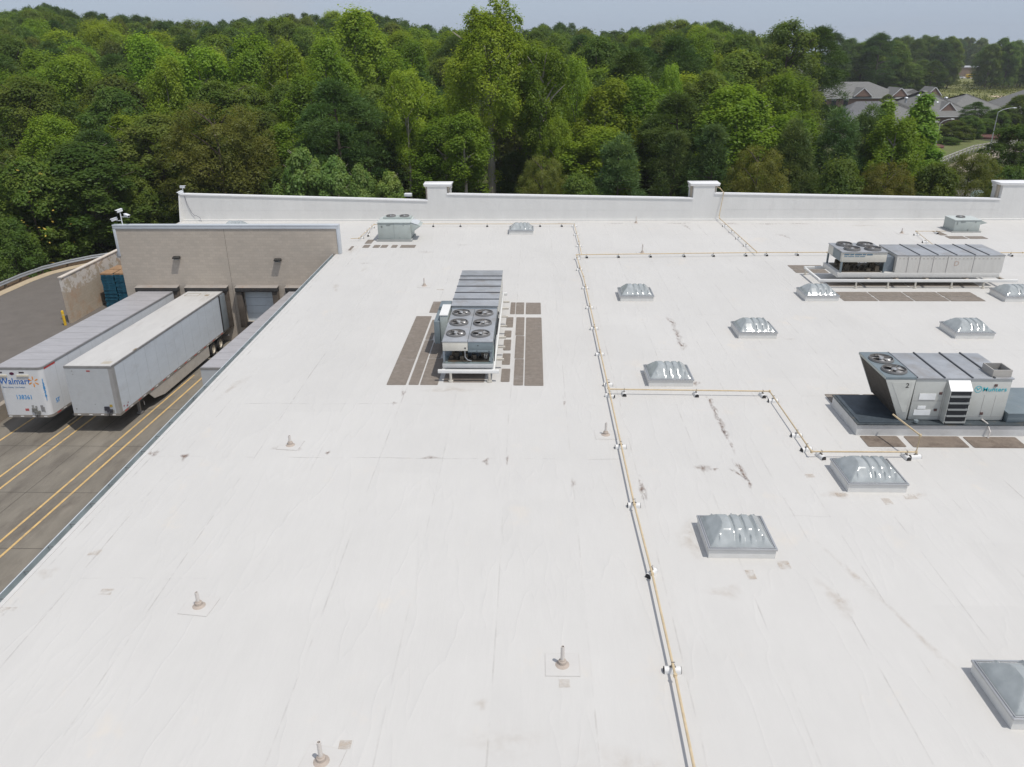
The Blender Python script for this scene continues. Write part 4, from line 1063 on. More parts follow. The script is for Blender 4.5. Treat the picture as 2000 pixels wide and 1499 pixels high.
# dock doors and shelters
doorm = M('door_white', (.55, .60, .63), .5, var=.05, dirt=(.42, .42, .40), damt=.4)
pad = M('shelter_pad', (.045, .043, .042), .85, var=.3, dirt=(.16, .12, .08), damt=.5, dscale=3)
padbrown = M('worn_shelter', (.10, .082, .066), .9, var=.3, dirt=(.20, .16, .12), damt=.5, dscale=4)
for i, d in enumerate(DOORS):
    p = MB()
    for k in range(4): p.box(d-1.1, d+1.1, Y0+.13, Y0+.18, DB+.605*k, DB+.605*(k+1)-.016)
    o = p.build('dock_door', doorm, STORE)
    p = MB(); p.box(d-1.098, d+1.098, Y0+.182, Y0+.2, DB, DH); p.build('door_gasket', dark, o)
    p = MB(); p.box(d-1.55, d+1.55, Y0-.5, Y0-.004, DH-.015, DH+.30); so_ = p.build('dock_shelter', pad, STORE, bevel=.03)
    for a_ in (d-1.53, d+1.12):
        sh = MB(); sh.box(a_, a_+.41, Y0-.42, Y0-.004, DB-.35, DH-.02); sh.build('side_pad', padbrown, so_, bevel=.02)
    p = MB(); p.prism([(-.52, DH+.302), (0, DH+.302), (0, DH+.37)], 'x', d-1.56, d+1.56)
    p.v = [(x, y+Y0-.003, z) for x, y, z in p.v]; p.build('rain_cap', M('rain_cap_metal', (.36, .33, .30), .5, .2, dirt=(.35, .16, .05), damt=.5), so_)
    for a_ in (d-1.1, d+.75):
        p = MB(); p.box(a_, a_+.35, Y0-.14, Y0-.002, DB-.5, DB-.02); p.build('bumper', black, so_, bevel=.01)
for x, z in ((-25.7, -.28), (-18.36, -.45)):
    p = MB(); p.prism([(0, .0), (-.34, .06), (-.34, .14), (-.1, .2), (0, .2)], 'x', x-.24, x+.24)
    p.v = [(a, q+Y0-.003, e+z-.05) for a, q, e in p.v]; o = p.build('wall_light', M('bronze_fixture', (.035, .035, .033), .5), STORE, bevel=.01)
    p = MB(); p.box(x-.2, x+.2, Y0-.32, Y0-.05, z-.06, z-.04); p.build('lens', M('lamp_lens', (.5, .5, .47), .3), o)
# gutter along the roof edge
gm = M('gutter_metal', (.42, .47, .48), .45, .3, var=.15, scale=.8, dirt=(.25, .25, .23), damt=.6)
b = MB(); b.prism([(-14.33, -.20), (-14.12, -.20), (-14.12, -.02), (-14.13, -.02), (-14.13, -.19), (-14.32, -.19), (-14.32, .02), (-14.345, .02)], 'y', -30, 54.04)
g = b.build('gutter', gm, STORE, smooth=0)
b = MB(); b.box(-14.347, -14.318, -30, 54.03, .021, .032); b.build('gutter_lip', M('gutter_lip', (.70, .74, .76), .35, .3), g)
for k in range(40):
    b = MB(); y = 8+k*1.18; b.box(-14.315, -14.115, y, y+.03, -.012, .0); b.build('gutter_strap', M('strap_metal', (.16, .17, .17), .5, .3), g)
b = MB(); b.box(-14.118, -13.98, -30, 54.02, .002, .016); b.build('edge_flashing', M('edge_flashing', (.56, .55, .53), .6), STORE)

# ------------------------------------------------------------------ masts of cameras and floodlights
mw = M('camera_white', (.75, .77, .78), .4, var=.03)
def camera_mast(name, label, cat, base, h, heads, armz):
    r = thing(name, label, cat, base); r.scale = (.8, .8, .85)
    b = MB(); b.tube([(0, 0, 0), (0, 0, h)], .045, 8); b.build('pole', mw, r, local=True)
    for (dx, dy, dz, yaw, tilt) in heads:
        T = Matrix.Translation((dx, dy, dz)) @ Euler((R(tilt), 0, R(yaw))).to_matrix().to_4x4()
        b = MB(); b.box(-.12, .12, -.30, .22, -.10, .10, 0, T); b.box(-.15, .15, -.36, .24, .101, .125, 0, T)
        o = b.build('camera_housing', mw, r, local=True, bevel=.015)
        b = MB(); b.box(-.09, .09, -.312, -.298, -.07, .07, 0, T); b.build('window', dark, o, local=True)
        b = MB(); b.tube([(0, 0, min(dz-.12, h)), (dx*.8, dy*.8, dz-.12)], .025, 6); b.build('arm', mw, r, local=True)
    return r
camera_mast('camera_mast', 'white pole with three white camera housings on the dock wall corner', 'security camera', (-29.3, 54.25, 2.121), .95,
    [(-.55, -.1, .45, -70, 15), (.0, 0, 1.15, -35, 10), (.55, -.05, .75, 60, 10)], .5)
camera_mast('camera_mast', 'white two headed camera mast at the left end of the parapet', 'security camera', (-29.85, 66.05, 2.31), .5,
    [(.0, 0, .62, 90, 0), (-.25, -.1, .12, -45, 18)], .5)
b = MB(); b.tube([(-29.7, 65.86, 2.1), (-29.6, 65.85, 1.5), (-29.35, 65.85, .75), (-29.1, 65.84, .42), (-28.9, 65.66, .5), (-28.55, 65.62, .30), (-28.45, 65.5, .01)], .018, 6)
tag(b.build('loose_cable', M('grey_cable', (.16, .16, .19), .6)), 'thin dark cable hanging down the parapet below the camera mast', 'cable')

# ------------------------------------------------------------------ skylights
curbm = M('skylight_curb_white', (.68, .675, .65), .6, var=.04, dirt=(.5, .47, .42), damt=.3)
alum = M('skylight_frame', (.48, .49, .50), .35, .6, var=.06)
def acrylic():
    m = bpy.data.materials.new('skylight_acrylic'); m.use_nodes = True; t = m.node_tree; N = t.nodes; L = t.links
    p = N['Principled BSDF']; p.inputs['Roughness'].default_value = .12; p.inputs['Specular IOR Level'].default_value = .6
    co = N.new('ShaderNodeTexCoord'); n = N.new('ShaderNodeTexNoise'); n.inputs['Scale'].default_value = 2.5; n.inputs['Detail'].default_value = 6; L.new(co.outputs['Object'], n.inputs['Vector'])
    cr = N.new('ShaderNodeValToRGB'); cr.color_ramp.elements[0].position = .3; cr.color_ramp.elements[0].color = (.35, .38, .385, 1); cr.color_ramp.elements[1].position = .7; cr.color_ramp.elements[1].color = (.50, .53, .535, 1)
    L.new(n.outputs[0], cr.inputs[0])
    L.new(cr.outputs[0], p.inputs['Base Color'])
    tr = N.new('ShaderNodeBsdfTransparent'); tr.inputs[0].default_value = (.75, .82, .83, 1)
    mx = N.new('ShaderNodeMixShader'); mx.inputs[0].default_value = .22
    L.new(p.outputs[0], mx.inputs[1]); L.new(tr.outputs[0], mx.inputs[2]); L.new(mx.outputs[0], N['Material Output'].inputs[0])
    return m
acr = acrylic()
def make_skylight(loc, label):
    W, D = .95, .835
    r = thing('skylight', label, 'skylight', loc, 'ribbed dome skylights on the roof')
    b = MB()
    for x0, x1, y0, y1 in ((-W, W, -D, -D+.05), (-W, W, D-.05, D), (-W, -W+.05, -D+.051, D-.051), (W-.05, W, -D+.051, D-.051)): b.box(x0, x1, y0, y1, .002, .27)
    b.build('curb', curbm, r, local=True)
    b = MB(); b.box(-W+.051, W-.051, -D+.051, D-.051, .05, .06); b.build('light_well', M('light_well', (.30, .34, .35), .7), r, local=True)
    b = MB(); e = .035
    for x0, x1, y0, y1 in ((-W-e, W+e, -D-e, -D+.06), (-W-e, W+e, D-.06, D+e), (-W-e, -W+.06, -D+.061, D-.061), (W-.06, W+e, -D+.061, D-.061)):
        b.box(x0, x1, y0, y1, .274, .335)
    for x0, x1, y0, y1 in ((-W+.01, W-.01, -D+.01, -D+.035), (-W+.01, W-.01, D-.035, D-.01), (-W+.01, -W+.035, -D+.036, D-.036), (W-.035, W-.01, -D+.036, D-.036)):
        b.box(x0, x1, y0, y1, .337, .36)
    b.build('frame', alum, r, local=True, bevel=.006)
    nx, ny = 53, 33; b = MB(); X, Y = W-.062, D-.062; vs = []
    grooves = (-.21, .13, .47)
    for j in range(ny):
        for i in range(nx):
            u = -1+2*i/(nx-1); v = -1+2*j/(ny-1)
            edge = min((1-abs(v))/.10, (1-abs(u))/.10, 1)
            a = min(1-abs(v)**2.6, (1-abs(v))*1.62); tri = 0
            e = min(1, (1-abs(u))/.46)
            h = .42*min(a*1.0, e*.98+.02*a)
            sc = 0
            for q in grooves: sc = max(sc, math.exp(-((u-q)/.045)**2))
            inside = min(1, max(0, (1-abs(u)-.25)/.12))
            h *= 1-.17*sc*inside
            for u0, am in ((-.68, .25), (.72, .25), (-.04, .27), (.30, .27)):     # pressed facets along front and rear
                tri = max(tri, min(am, (1-abs(v))*1.12)*edge-1.3*abs(u-u0)*(1 if am < .26 else 2.0)-(.0 if abs(v) > .68 else (.68-abs(v))*.8))
            h = max(h, tri)
            vs.append((u*X, v*Y, .337+max(0, h)*edge**.35+.015*edge))
    b.add(vs, [(j*nx+i, j*nx+i+1, (j+1)*nx+i+1, (j+1)*nx+i) for j in range(ny-1) for i in range(nx-1)])
    b.build('dome', acr, r, local=True, smooth=28)
    return r
SKY = [(6.03, 19.24, 'ribbed grey dome skylight right of the main gas pipe in the foreground'),
 (11.34, 22.90, 'ribbed dome skylight in front of the big unit with blue lettering'),
 (6.0, 31.49, 'ribbed dome skylight behind the elbow branch of the gas pipe'),
 (11.33, 37.55, 'ribbed dome skylight behind the brown streak, left of the lettered unit'),
 (6.05, 43.75, 'ribbed dome skylight right of the main pipe halfway to the parapet'),
 (16.66, 43.82, 'ribbed dome skylight at the left end of the long four fan unit'),
 (27.95, 43.76, 'ribbed dome skylight at the right frame edge before the long four fan unit'),
 (22.1, 37.6, 'ribbed dome skylight behind the lettered unit'),
 (11.23, 13.27, 'large cut off skylight at the lower right frame edge'),
 (-.9, 61.24, 'small distant skylight before the parapet between the two piers'),
 (-24.2, 62.0, 'skylight peeking over the top of the dock wall')]
s0 = make_skylight((SKY[0][0], SKY[0][1], 0), SKY[0][2])
for x, y, l in SKY[1:]: dup(s0, (x, y, 0), l)

# ------------------------------------------------------------------ vent pipes
ventm = M('vent_pipe_white', (.62, .58, .54), .6, var=.08, dirt=(.34, .29, .24), damt=.4)
bootm = M('vent_boot', (.42, .36, .31), .8, var=.15, dirt=(.25, .2, .16), damt=.6)
flash = M('flashing_patch', (.556, .543, .52), .55, var=.03)
def make_vent(loc, label, h):
    r = thing('vent_pipe', label, 'vent pipe', loc, 'vent pipes standing on the roof')
    b = MB(); b.lathe([(.048, .1), (.046, h), (.034, h), (.034, h-.12)], 14); b.build('pipe', ventm, r, local=True)
    b = MB(); b.lathe([(.002, h-.12), (.034, h-.119)], 14); b.build('bore', dark, r, local=True)
    b = MB(); b.lathe([(.17, .012), (.14, .03), (.10, .06), (.095, .13), (.07, .15), (.066, .17), (.049, .18)], 16); b.build('boot', bootm, r, local=True)
    b = MB(); b.box(-.40, .40, -.36, .36, .002, .011); b.build('flashing', flash, r, local=True)
    b = MB()
    for x0, x1, y0, y1 in ((-.41, .41, -.372, -.361), (-.41, .41, .361, .372), (-.412, -.401, -.36, .36), (.401, .412, -.36, .36)): b.box(x0, x1, y0, y1, .002, .007)
    b.build('sealant_edge', M('flashing_seal', (.50, .485, .46), .8), r, local=True)
    return r
VENTS = [(.75, 14.14, .56, 'white vent pipe standing left of the main gas pipe in the foreground', 0), (-4.3, 11.33, .55, 'white vent pipe at the bottom edge of the view', .18),
 (-8.76, 16.08, .45, 'white vent pipe on the open roof at the lower left', .12), (-8.95, 25.07, .40, 'stained vent pipe on the open roof left of the six fan unit', .1),
 (2.8, 26.07, .50, 'rust stained vent pipe just left of the main gas pipe', 0), (-6.69, 46.0, .5, 'thin distant vent pipe left of the six fan unit', 0),
 (8.65, 64.7, .56, 'tiny vent pipe at the foot of the parapet left of the second pier', 0), (7.84, 54.4, .62, 'tiny vent pipe behind the far cross pipe', 0), (28.9, 60.75, .4, 'tiny vent pipe left of the small corner unit', 0)]
for x, y, h, l, rz in VENTS:
    v = make_vent((x, y, 0), l, h); v.rotation_euler.z = -rz

# ------------------------------------------------------------------ gas pipes and their supports
def pipe(label, pts, r=.032):
    b = MB(); b.tube(pts, r, 8)
    for p in pts[1:-1]: b.lathe([(0.001, -.055), (.04, -.05), (.052, 0), (.04, .05), (.001, .055)], 8, p)
    return tag(b.build('gas_pipe', yellowpipe), label, 'pipe', 'yellow gas pipes on the roof')
pipe('long yellow gas pipe running up the whole roof beside the seams', [(3.28, 2, .25), (3.27, 11, .25), (3.31, 13.6, .25), (3.31, 17.3, .25), (3.24, 20.8, .25), (3.24, 29.9, .25), (3.22, 47.3, .25), (3.12, 49.6, .25), (3.06, 52.9, .25)])
pipe('thin yellow pipe going on from the far cross pipe towards the parapet', [(3.42, 53.0, .25), (3.45, 57, .25), (3.4, 63.35, .25)], .026)
pipe('yellow branch pipe with two elbows leading to the lettered unit', [(3.28, 29.78, .25), (9.93, 29.64, .25), (9.94, 24.38, .25), (13.62, 24.40, .25), (13.64, 24.42, .9), (13.3, 25.9, 1.0)])
pipe('far yellow cross pipe running left to right to the four fan unit', [(3.0, 52.92, .25), (15.7, 53.55, .25), (20.6, 53.6, .25), (34, 53.5, .25), (44, 53.4, .25)])
pipe('yellow pipe rising over the parapet beside the second pier', [(15.72, 53.58, .28), (15.7, 65.3, .28), (15.72, 65.6, .45), (15.95, 65.78, 2.33), (15.7, 66.2, 2.62), (15.3, 66.9, 2.75)])
pipe('thin pipe running along the foot of the parapet to the small white unit', [(3.35, 63.38, .22), (-9.2, 63.45, .22)], .024)
pipe('thin pipe stub left of the small white unit', [(-11.6, 63.3, .22), (-13.1, 63.25, .22), (-13.3, 58.2, .22), (-13.9, 58.05, .22)], .024)
pipe('thin pipe from the four fan unit to the small corner unit', [(32.2, 60.6, .2), (29.9, 60.6, .2), (28.6, 53.6, .24)], .022)
supm = M('support_white', (.70, .70, .69), .6, var=.05, dirt=(.5, .46, .42), damt=.3)
SUPG = 'white pipe supports under the gas pipes'
def make_support(loc, rz, label):
    r = thing('pipe_support', label, 'pipe support', loc, SUPG); r.rotation_euler.z = rz; r.scale = (.85, .80, 1)
    prof = [(.10*math.cos(a), .07+.075*math.sin(a)) for a in [math.pi*k/10 for k in range(11)]]+[(-.105, .002), (.105, .002)]
    b = MB(); b.prism(prof, 'y', -.24, .24); b.build('block', supm, r, local=True)
    pr = [(x*.93, .006+(z-.002)*.94) for x, z in prof]
    for s in (-1, 1):
        b = MB(); b.prism(pr, 'y', *sorted((s*.2405, s*.256))); b.build('end_cap', black, r, local=True)
    b = MB(); b.box(-.022, .022, -.09, .09, .146, .172); b.box(-.012, .012, -.05, -.04, .172, .24); b.box(-.012, .012, .04, .05, .172, .24); b.box(-.012, .012, -.055, .055, .283, .295); b.build('clamp', steel, r, local=True)
    return r
SUPS = []
def sup(x, y, rz, l): SUPS.append((x, y, rz, l))
H = math.pi/2
sup(3.32, 13.97, H, 'nearest white support under the main gas pipe, lowest in the view'); sup(3.34, 17.6, 2.5, 'white support knocked askew under the main gas pipe beside the nearest skylight')
sup(3.27, 21.07, H, 'white support under the main gas pipe beside the reddish stain'); sup(3.25, 25.0, H, 'white support under the main gas pipe beside the rust stained vent')
sup(3.27, 29.5, 1.1, 'slanted white support just before the first pipe elbow tee'); sup(3.30, 30.69, H, 'white support just behind the pipe tee on the main pipe')
for y in (34.3, 37.97, 41.5, 45.4, 49.65, 52.5): sup(3.22 if y < 48 else 3.1, y, H, 'white support in the far half of the main gas pipe')
for y in (56.3, 60.05, 63.2): sup(3.42, y, H, 'small support under the thin pipe behind the far cross pipe')
sup(3.89, 29.76, .0, 'support on the branch pipe next to the tee, end facing forward'); sup(6.9, 29.72, .05, 'support on the branch pipe below the skylight'); sup(9.66, 29.66, .1, 'support on the branch pipe left of its first elbow')
sup(9.95, 29.1, H, 'support right after the first elbow of the branch pipe'); sup(9.94, 26.0, H, 'support halfway down the receding leg of the branch pipe'); sup(9.95, 24.9, 1.9, 'support just before the second elbow of the branch pipe')
sup(10.3, 24.4, .25, 'black ended support right after the second elbow of the branch pipe'); sup(13.3, 24.4, .1, 'black ended support at the end of the branch pipe'); sup(13.62, 24.4, 1.75, 'support under the riser pipe of the lettered unit')
for x in (3.8, 6.02, 8.26, 10.62, 12.68, 14.96, 16.42, 18.59, 33.25): sup(x, 53.05+(x-3)*.045 if x < 20 else 53.55, 0, 'black ended support under the far cross pipe')
for y in (63.2, 60.9, 58.7, 56.4): sup(15.7, y, H, 'small support under the pipe leading to the second pier')
for x in (-8.2, -5.95, -3.74, .62, 2.4): sup(x, 63.45, 0, 'tiny support on the thin pipe at the foot of the parapet')
for x, y, rz in ((-13.2, 62.8, H), (-13.25, 61.1, H), (-12.9, 59.9, 0), (-13.3, 59, H)): sup(x, y, rz, 'tiny support left of the small white unit')
for x, y, rz in ((29.7, 60.0, H), (29.2, 57.5, H), (31.5, 60.6, 0)): sup(x, y, rz, 'tiny support left of the small corner unit')
p0 = make_support((SUPS[0][0], SUPS[0][1], 0), SUPS[0][2], SUPS[0][3])
for x, y, rz, l in SUPS[1:]: dup(p0, (x, y, 0), l, rotz=rz)

# ------------------------------------------------------------------ walk pads
PADG = 'brown walk pads glued round the roof units'
def walk_pad(label, x0, x1, y0, y1, sk=0., m=None, z=.004):
    b = MB(); r = .05; P = []
    for cx, cy, a0 in ((x1-r, y1-r, 0), (x0+r, y1-r, 90), (x0+r, y0+r, 180), (x1-r, y0+r, 270)):
        for k in range(3):
            a = R(a0+k*45); y = cy+r*math.sin(a); P.append((cx+r*math.cos(a)+sk*(y-y0), y))
    b.prism(P, 'z', z, z+.014)
    return tag(b.build('walk_pad', m or matbrown), label, 'walk pad', PADG)
for l, x0, x1, y0, y1 in (
 ('longest brown pad at the far left of the six fan unit', -6.36, -5.51, 30.68, 40.1), ('narrow front pad second from the left beside the six fan unit', -5.40, -4.96, 30.7, 36.3), ('shaded front pad at the left foot of the six fan unit', -4.89, -4.12, 30.7, 33.83),
 ('shaded short pad left of the six fan unit', -4.90, -4.35, 33.9, 36.0), ('narrow rear pad beside the side box of the six fan unit', -5.40, -5.05, 36.4, 39.5), ('squarish rear pad at the left of the six fan unit', -5.74, -4.95, 40.72, 42.76), ('small rear pad touching the left of the long metal box', -4.91, -4.3, 41.0, 42.75),
 ('longest brown pad at the far right of the six fan unit', -.33, .5, 30.66, 39.9), ('front pad of the inner right column beside the six fan unit', -.81, -.39, 30.69, 33.77), ('middle pad of the inner right column beside the six fan unit', -.83, -.40, 33.85, 36.97), ('rear pad of the inner right column beside the six fan unit', -.86, -.42, 37.06, 39.95),
 ('smallest pads row, nearest, right of the six fan unit', -1.38, -.99, 31.07, 32.57), ('smallest pads row, second from the front', -1.40, -1.03, 33.08, 34.5), ('smallest pads row, middle one', -1.41, -1.05, 34.93, 36.42), ('smallest pads row, the shortest one', -1.42, -1.07, 36.76, 37.78), ('smallest pads row, the rearmost one', -1.4, -1.02, 38.3, 39.95),
 ('narrow rear pad at the right of the long metal box', -1.23, -.96, 40.5, 42.63), ('middle rear pad at the right of the long metal box', -.92, -.46, 40.5, 42.62), ('squarish rear pad at the far right of the long metal box', -.36, .48, 40.5, 42.58), ('pad in the shade under the front of the six fan unit', -3.9, -2.1, 31.0, 32.1)):
    walk_pad(l, x0, x1, y0, y1)
for k in range(4):
    for j in range(2):
        x0 = 17.95+k*2.03; walk_pad(('front row' if j == 0 else 'rear row')+' pad before the four fan unit, '+('touching the left skylight', 'right of the leftmost pair', 'left of the rightmost pair', 'at the right end')[k], x0, x0+1.95, 43.02+j*.93, 43.88+j*.93)
walk_pad('front pad left of the four fan unit', 17.1, 19.2, 49.1, 49.95); walk_pad('rear pad left of the four fan unit', 17.1, 19.3, 50.05, 51.0)
for l, x0, x1 in (('shaded pad under the frame of the four fan unit at its left', 18.2, 20.2), ('shaded pad under the frame of the four fan unit in the middle', 20.3, 22.9), ('shaded pad under the frame of the four fan unit at its right', 23.0, 27.2)): walk_pad(l, x0, x1, 46.0, 47.4)
walk_pad('left pad in front of the lettered unit', 12.32, 13.70, 25.23, 26.08, m=matdark); walk_pad('middle stained pad in front of the lettered unit', 13.94, 15.96, 25.21, 26.08, m=matdark); walk_pad('right stained pad in front of the lettered unit', 16.12, 18.05, 25.2, 26.05, m=matdark)
walk_pad('pad behind the base of the lettered unit at its left', 12.32, 13.78, 29.06, 29.9); walk_pad('second pad behind the base of the lettered unit', 13.9, 16.2, 29.1, 29.9)
for l, x0, x1, y0, y1 in (('leftmost small pad before the small white unit', -12.62, -12.15, 56.0, 56.9), ('second small pad before the small white unit', -11.86, -11.38, 56.0, 56.85), ('third small pad before the small white unit', -11.28, -10.80, 56.0, 56.85), ('fourth small pad before the small white unit', -10.5, -10.08, 56.0, 56.85), ('rightmost wider pad before the small white unit', -9.83, -8.72, 56.0, 56.85), ('pad left of the small white unit', -12.7, -12.2, 57.3, 58.6), ('lone narrow pad near the end of the dock wall', -13.5, -13.3, 55.2, 56.45)): walk_pad(l, x0, x1, y0, y1)
for l, x0, x1, y0, y1 in (('left pad before the small corner unit', 31.7, 33.05, 58.8, 59.7), ('right pad before the small corner unit', 33.2, 34.55, 58.8, 59.66), ('side pad left of the small corner unit', 31.55, 32.1, 60.0, 61.4)): walk_pad(l, x0, x1, y0, y1)

# ------------------------------------------------------------------ roof units
def fan(root, x, y, z, r, mat=None, spin=0., collar=.09):
    b = MB(); b.lathe([(r+.02, -.004), (r+.045, .02), (r+.02, collar), (r-.005, collar+.004), (r-.02, .02), (r-.03, .012)], 28, (x, y, z)); o = b.build('fan_shroud', mat or M('fan_ring', (.20, .195, .19), .5, .2, var=.15, dirt=(.2, .13, .08), damt=.4), root)
    b = MB(); b.lathe([(.002, .006), (r-.025, .005)], 28, (x, y, z)); b.build('fan_shade_disc', dark, o)  # flat near-black disc: shade of the fan opening put into colour
    b = MB()
    for k in range(4):
        a0 = spin+k*math.pi/2
        P = []
        for rr, wa in ((.16, .30), (.55, .42), (.95, .34)):
            for s in (-1, 1): P.append((x+r*.93*rr*math.cos(a0+s*wa), y+r*.93*rr*math.sin(a0+s*wa), z+.035+s*.018+.012))
        b.add(P, [(0, 1, 3, 2), (2, 3, 5, 4)])
    ob = b.build('fan_blades', blade, o); s = ob.modifiers.new('t', 'SOLIDIFY'); s.thickness = .006
    b = MB(); b.lathe([(.10, .02), (.11, .06), (.085, .095), (.002, .10)], 14, (x, y, z)); b.build('fan_hub', motor, o)
    b = MB()
    for k in range(2):
        T = Matrix.Translation((x, y, z+.075)) @ Matrix.Rotation(spin+.6+k*H, 4, 'Z'); b.box(-r+.02, r-.02, -.012, .012, 0, .01+.012*k, 0, T)
    b.build('fan_guard', steel, o)
    return o
def seamed_box(root, x0, x1, y0, y1, z0, z1, axis, cuts, top, side, name='air_handler'):
    """long steel box: one roof part with raised standing seams, one body part with panel gaps"""
    b = MB(); b.box(x0+.02, x1-.02, y0+.02, y1-.02, z0, z1-.002); o = b.build(name, side, root)
    b = MB(); b.box(x0, x1, y0, y1, z1, z1+.05); r = b.build('top_panels', top, root, bevel=.008)
    b = MB()
    for c in cuts:
        if axis == 'y': b.box(x0-.01, x1+.01, c-.03, c+.03, z1+.052, z1+.085)
        else: b.box(c-.03, c+.03, y0-.01, y1+.01, z1+.052, z1+.085)
    b.build('standing_seam', M('seam_cap_dark', (.085, .09, .10), .5, .3), r)
    return o
# A: six fan unit in the middle of the roof
A = thing('rooftop_unit', 'long metal rooftop unit with six fans standing in the middle of the roof', 'rooftop unit', (-2.8, 37, 0))
b = MB()
for x in (-4.25, -3.62, -2.0, -1.35):
    pass
b.box(-4.12, -1.44, 31.0, 31.12, .43, .58); b.box(-4.12, -1.44, 42.6, 42.72, .43, .58)
b.box(-3.95, -3.83, 31.13, 42.58, .45, .56); b.box(-1.75, -1.63, 31.13, 42.58, .45, .56)
b.build('support_frame', white, A, bevel=.006)
for x in (-3.57, -1.87):
    for y in (31.05, 34.5, 38.5, 42.3):
        b = MB(); b.tube([(x, y, .002), (x, y, .43)], .06, 8); b.tube([(x, y, .002), (x, y, .08)], .11, 8); b.build('leg', M('leg_dirty_white', (.55, .52, .46), .7, var=.1, dirt=(.25, .22, .18), damt=.6), A)
for k, y in enumerate((32.6, 34.2, 35.5, 37.2, 38.7, 40.1, 41.3)):
    b = MB(); b.box(-1.62, -1.28, y-.06, y+.06, .42, .50); b.build('outrigger', M('leg_dirty_white', (.55, .52, .46)), A)
b = MB(); b.box(-3.93, -1.70, 31.2, 42.55, .585, .80); b.build('base_rail', M('base_rail_grey', (.52, .53, .53), .5, .2, var=.06, dirt=(.4, .37, .33), damt=.4), A, bevel=.008)
b = MB(); b.box(-3.91, -1.72, 31.22, 35.9, .803, .86); b.build('drain_pan', M('pan_green_grey', (.20, .25, .25), .5, .1, var=.2, dirt=(.16, .11, .07), damt=.7), A)
b = MB()
for x in (-3.85, -1.78):
    for y in (31.27, 33.5, 35.7): b.box(x-.04, x+.04, y-.04, y+.04, .862, 1.42)
b.box(-3.84, -1.80, 31.9, 35.6, .862, 1.15)
b.build('condenser_post', galvdark, A)
b = MB(); rr = random.Random(2); b.box(-3.7, -1.9, 31.28, 31.86, .862, .90)
for k in range(16):
    x = rr.uniform(-3.6, -2.0); y = rr.uniform(31.35, 31.85); b.box(x-.08, x+.08, y-.06, y+.06, .863, .95+rr.random()*.28)
for k in range(6):
    x = -3.6+k*.3; b.tube([(x, 31.5, .9), (x+.1, 31.6, 1.2), (x+.35, 31.5, 1.38)], .018, 6)
b.build('compressor_piping', M('piping_dark', (.10, .085, .065), .6, .3, var=.4, dirt=(.22, .13, .07), damt=.6), A)
b = MB(); b.box(-3.88, -1.71, 31.26, 35.72, 1.42, 1.80); b.build('condenser_body', bluegrey, A)
b = MB(); b.box(-3.89, -2.80, 31.215, 31.255, 1.40, 1.80); o = b.build('control_panel', M('panel_cream', (.60, .58, .52), .5, var=.06, dirt=(.45, .4, .33), damt=.4), A, bevel=.006)
b = MB(); b.box(-2.94, -2.88, 31.205, 31.213, 1.50, 1.56); b.build('latch', black, o)
b = MB(); b.box(-2.79, -1.71, 31.215, 31.255, 1.47, 1.80); b.box(-2.79, -1.71, 31.21, 31.254, 1.34, 1.462); o = b.build('access_panel', bluegrey, A, bevel=.005)
b = MB()
for x, z in ((-2.35, 1.65), (-2.4, 1.40), (-1.87, 1.40)): b.box(x-.02, x+.02, 31.203, 31.213, z-.02, z+.02)
b.build('panel_knob', black, o)
b = MB(); b.box(-3.90, -2.805, 31.2, 35.73, 1.803, 1.85); b.box(-2.785, -1.70, 31.2, 35.73, 1.803, 1.85); b.build('fan_deck', galv, A, bevel=.008)
for i, (x, y) in enumerate(((-3.38, 35.03), (-2.29, 35.0), (-3.38, 33.62), (-2.29, 33.58), (-3.38, 32.14), (-2.29, 32.1))): fan(A, x, y, 1.852, .40, spin=.4+.7*i)
b = MB(); b.box(-3.95, -1.72, 35.80, 36.12, .805, 1.79); b.build('coil_gap', galvdark, A)
seamed_box(A, -4.0, -1.68, 36.15, 42.75, .805, 1.83, 'y', (37.2, 38.35, 39.5, 40.72, 41.5), galv, offwhite)
b = MB(); b.box(-4.34, -3.98, 34.3, 35.9, .7, 1.98); o = b.build('side_cabinet', panelgrn, A, bevel=.01)
b = MB(); b.box(-4.36, -3.96, 34.28, 35.92, 1.982, 2.02); b.build('cabinet_lid', white, o)
b = MB(); b.box(-4.62, -4.36, 34.2, 36.6, .62, 1.72); b.box(-4.55, -4.02, 35.93, 36.9, .9, 1.9); b.build('electric_box', bluegrey, A, bevel=.01)
b = MB(); b.tube([(-2.92, 31.2, 1.4), (-2.92, 31.17, 1.15), (-2.82, 31.17, 1.0), (-2.66, 31.3, .9)], .022, 6); b.build('conduit', galv, A)
b = MB(); b.box(-2.12, -1.98, 31.6, 31.75, .87, 1.12); b.build('junction_box', M('panel_cream', (.6,)*3), A)
b = MB(); b.tube([(-1.66, 31.3, .9), (-1.64, 32, 1.6), (-1.64, 35.6, 1.75), (-1.64, 36, 1.5)], .025, 6); b.tube([(-1.62, 33.1, 1.5), (-1.62, 35.3, 1.5)], .03, 6); b.build('refrigerant_line', black, A)

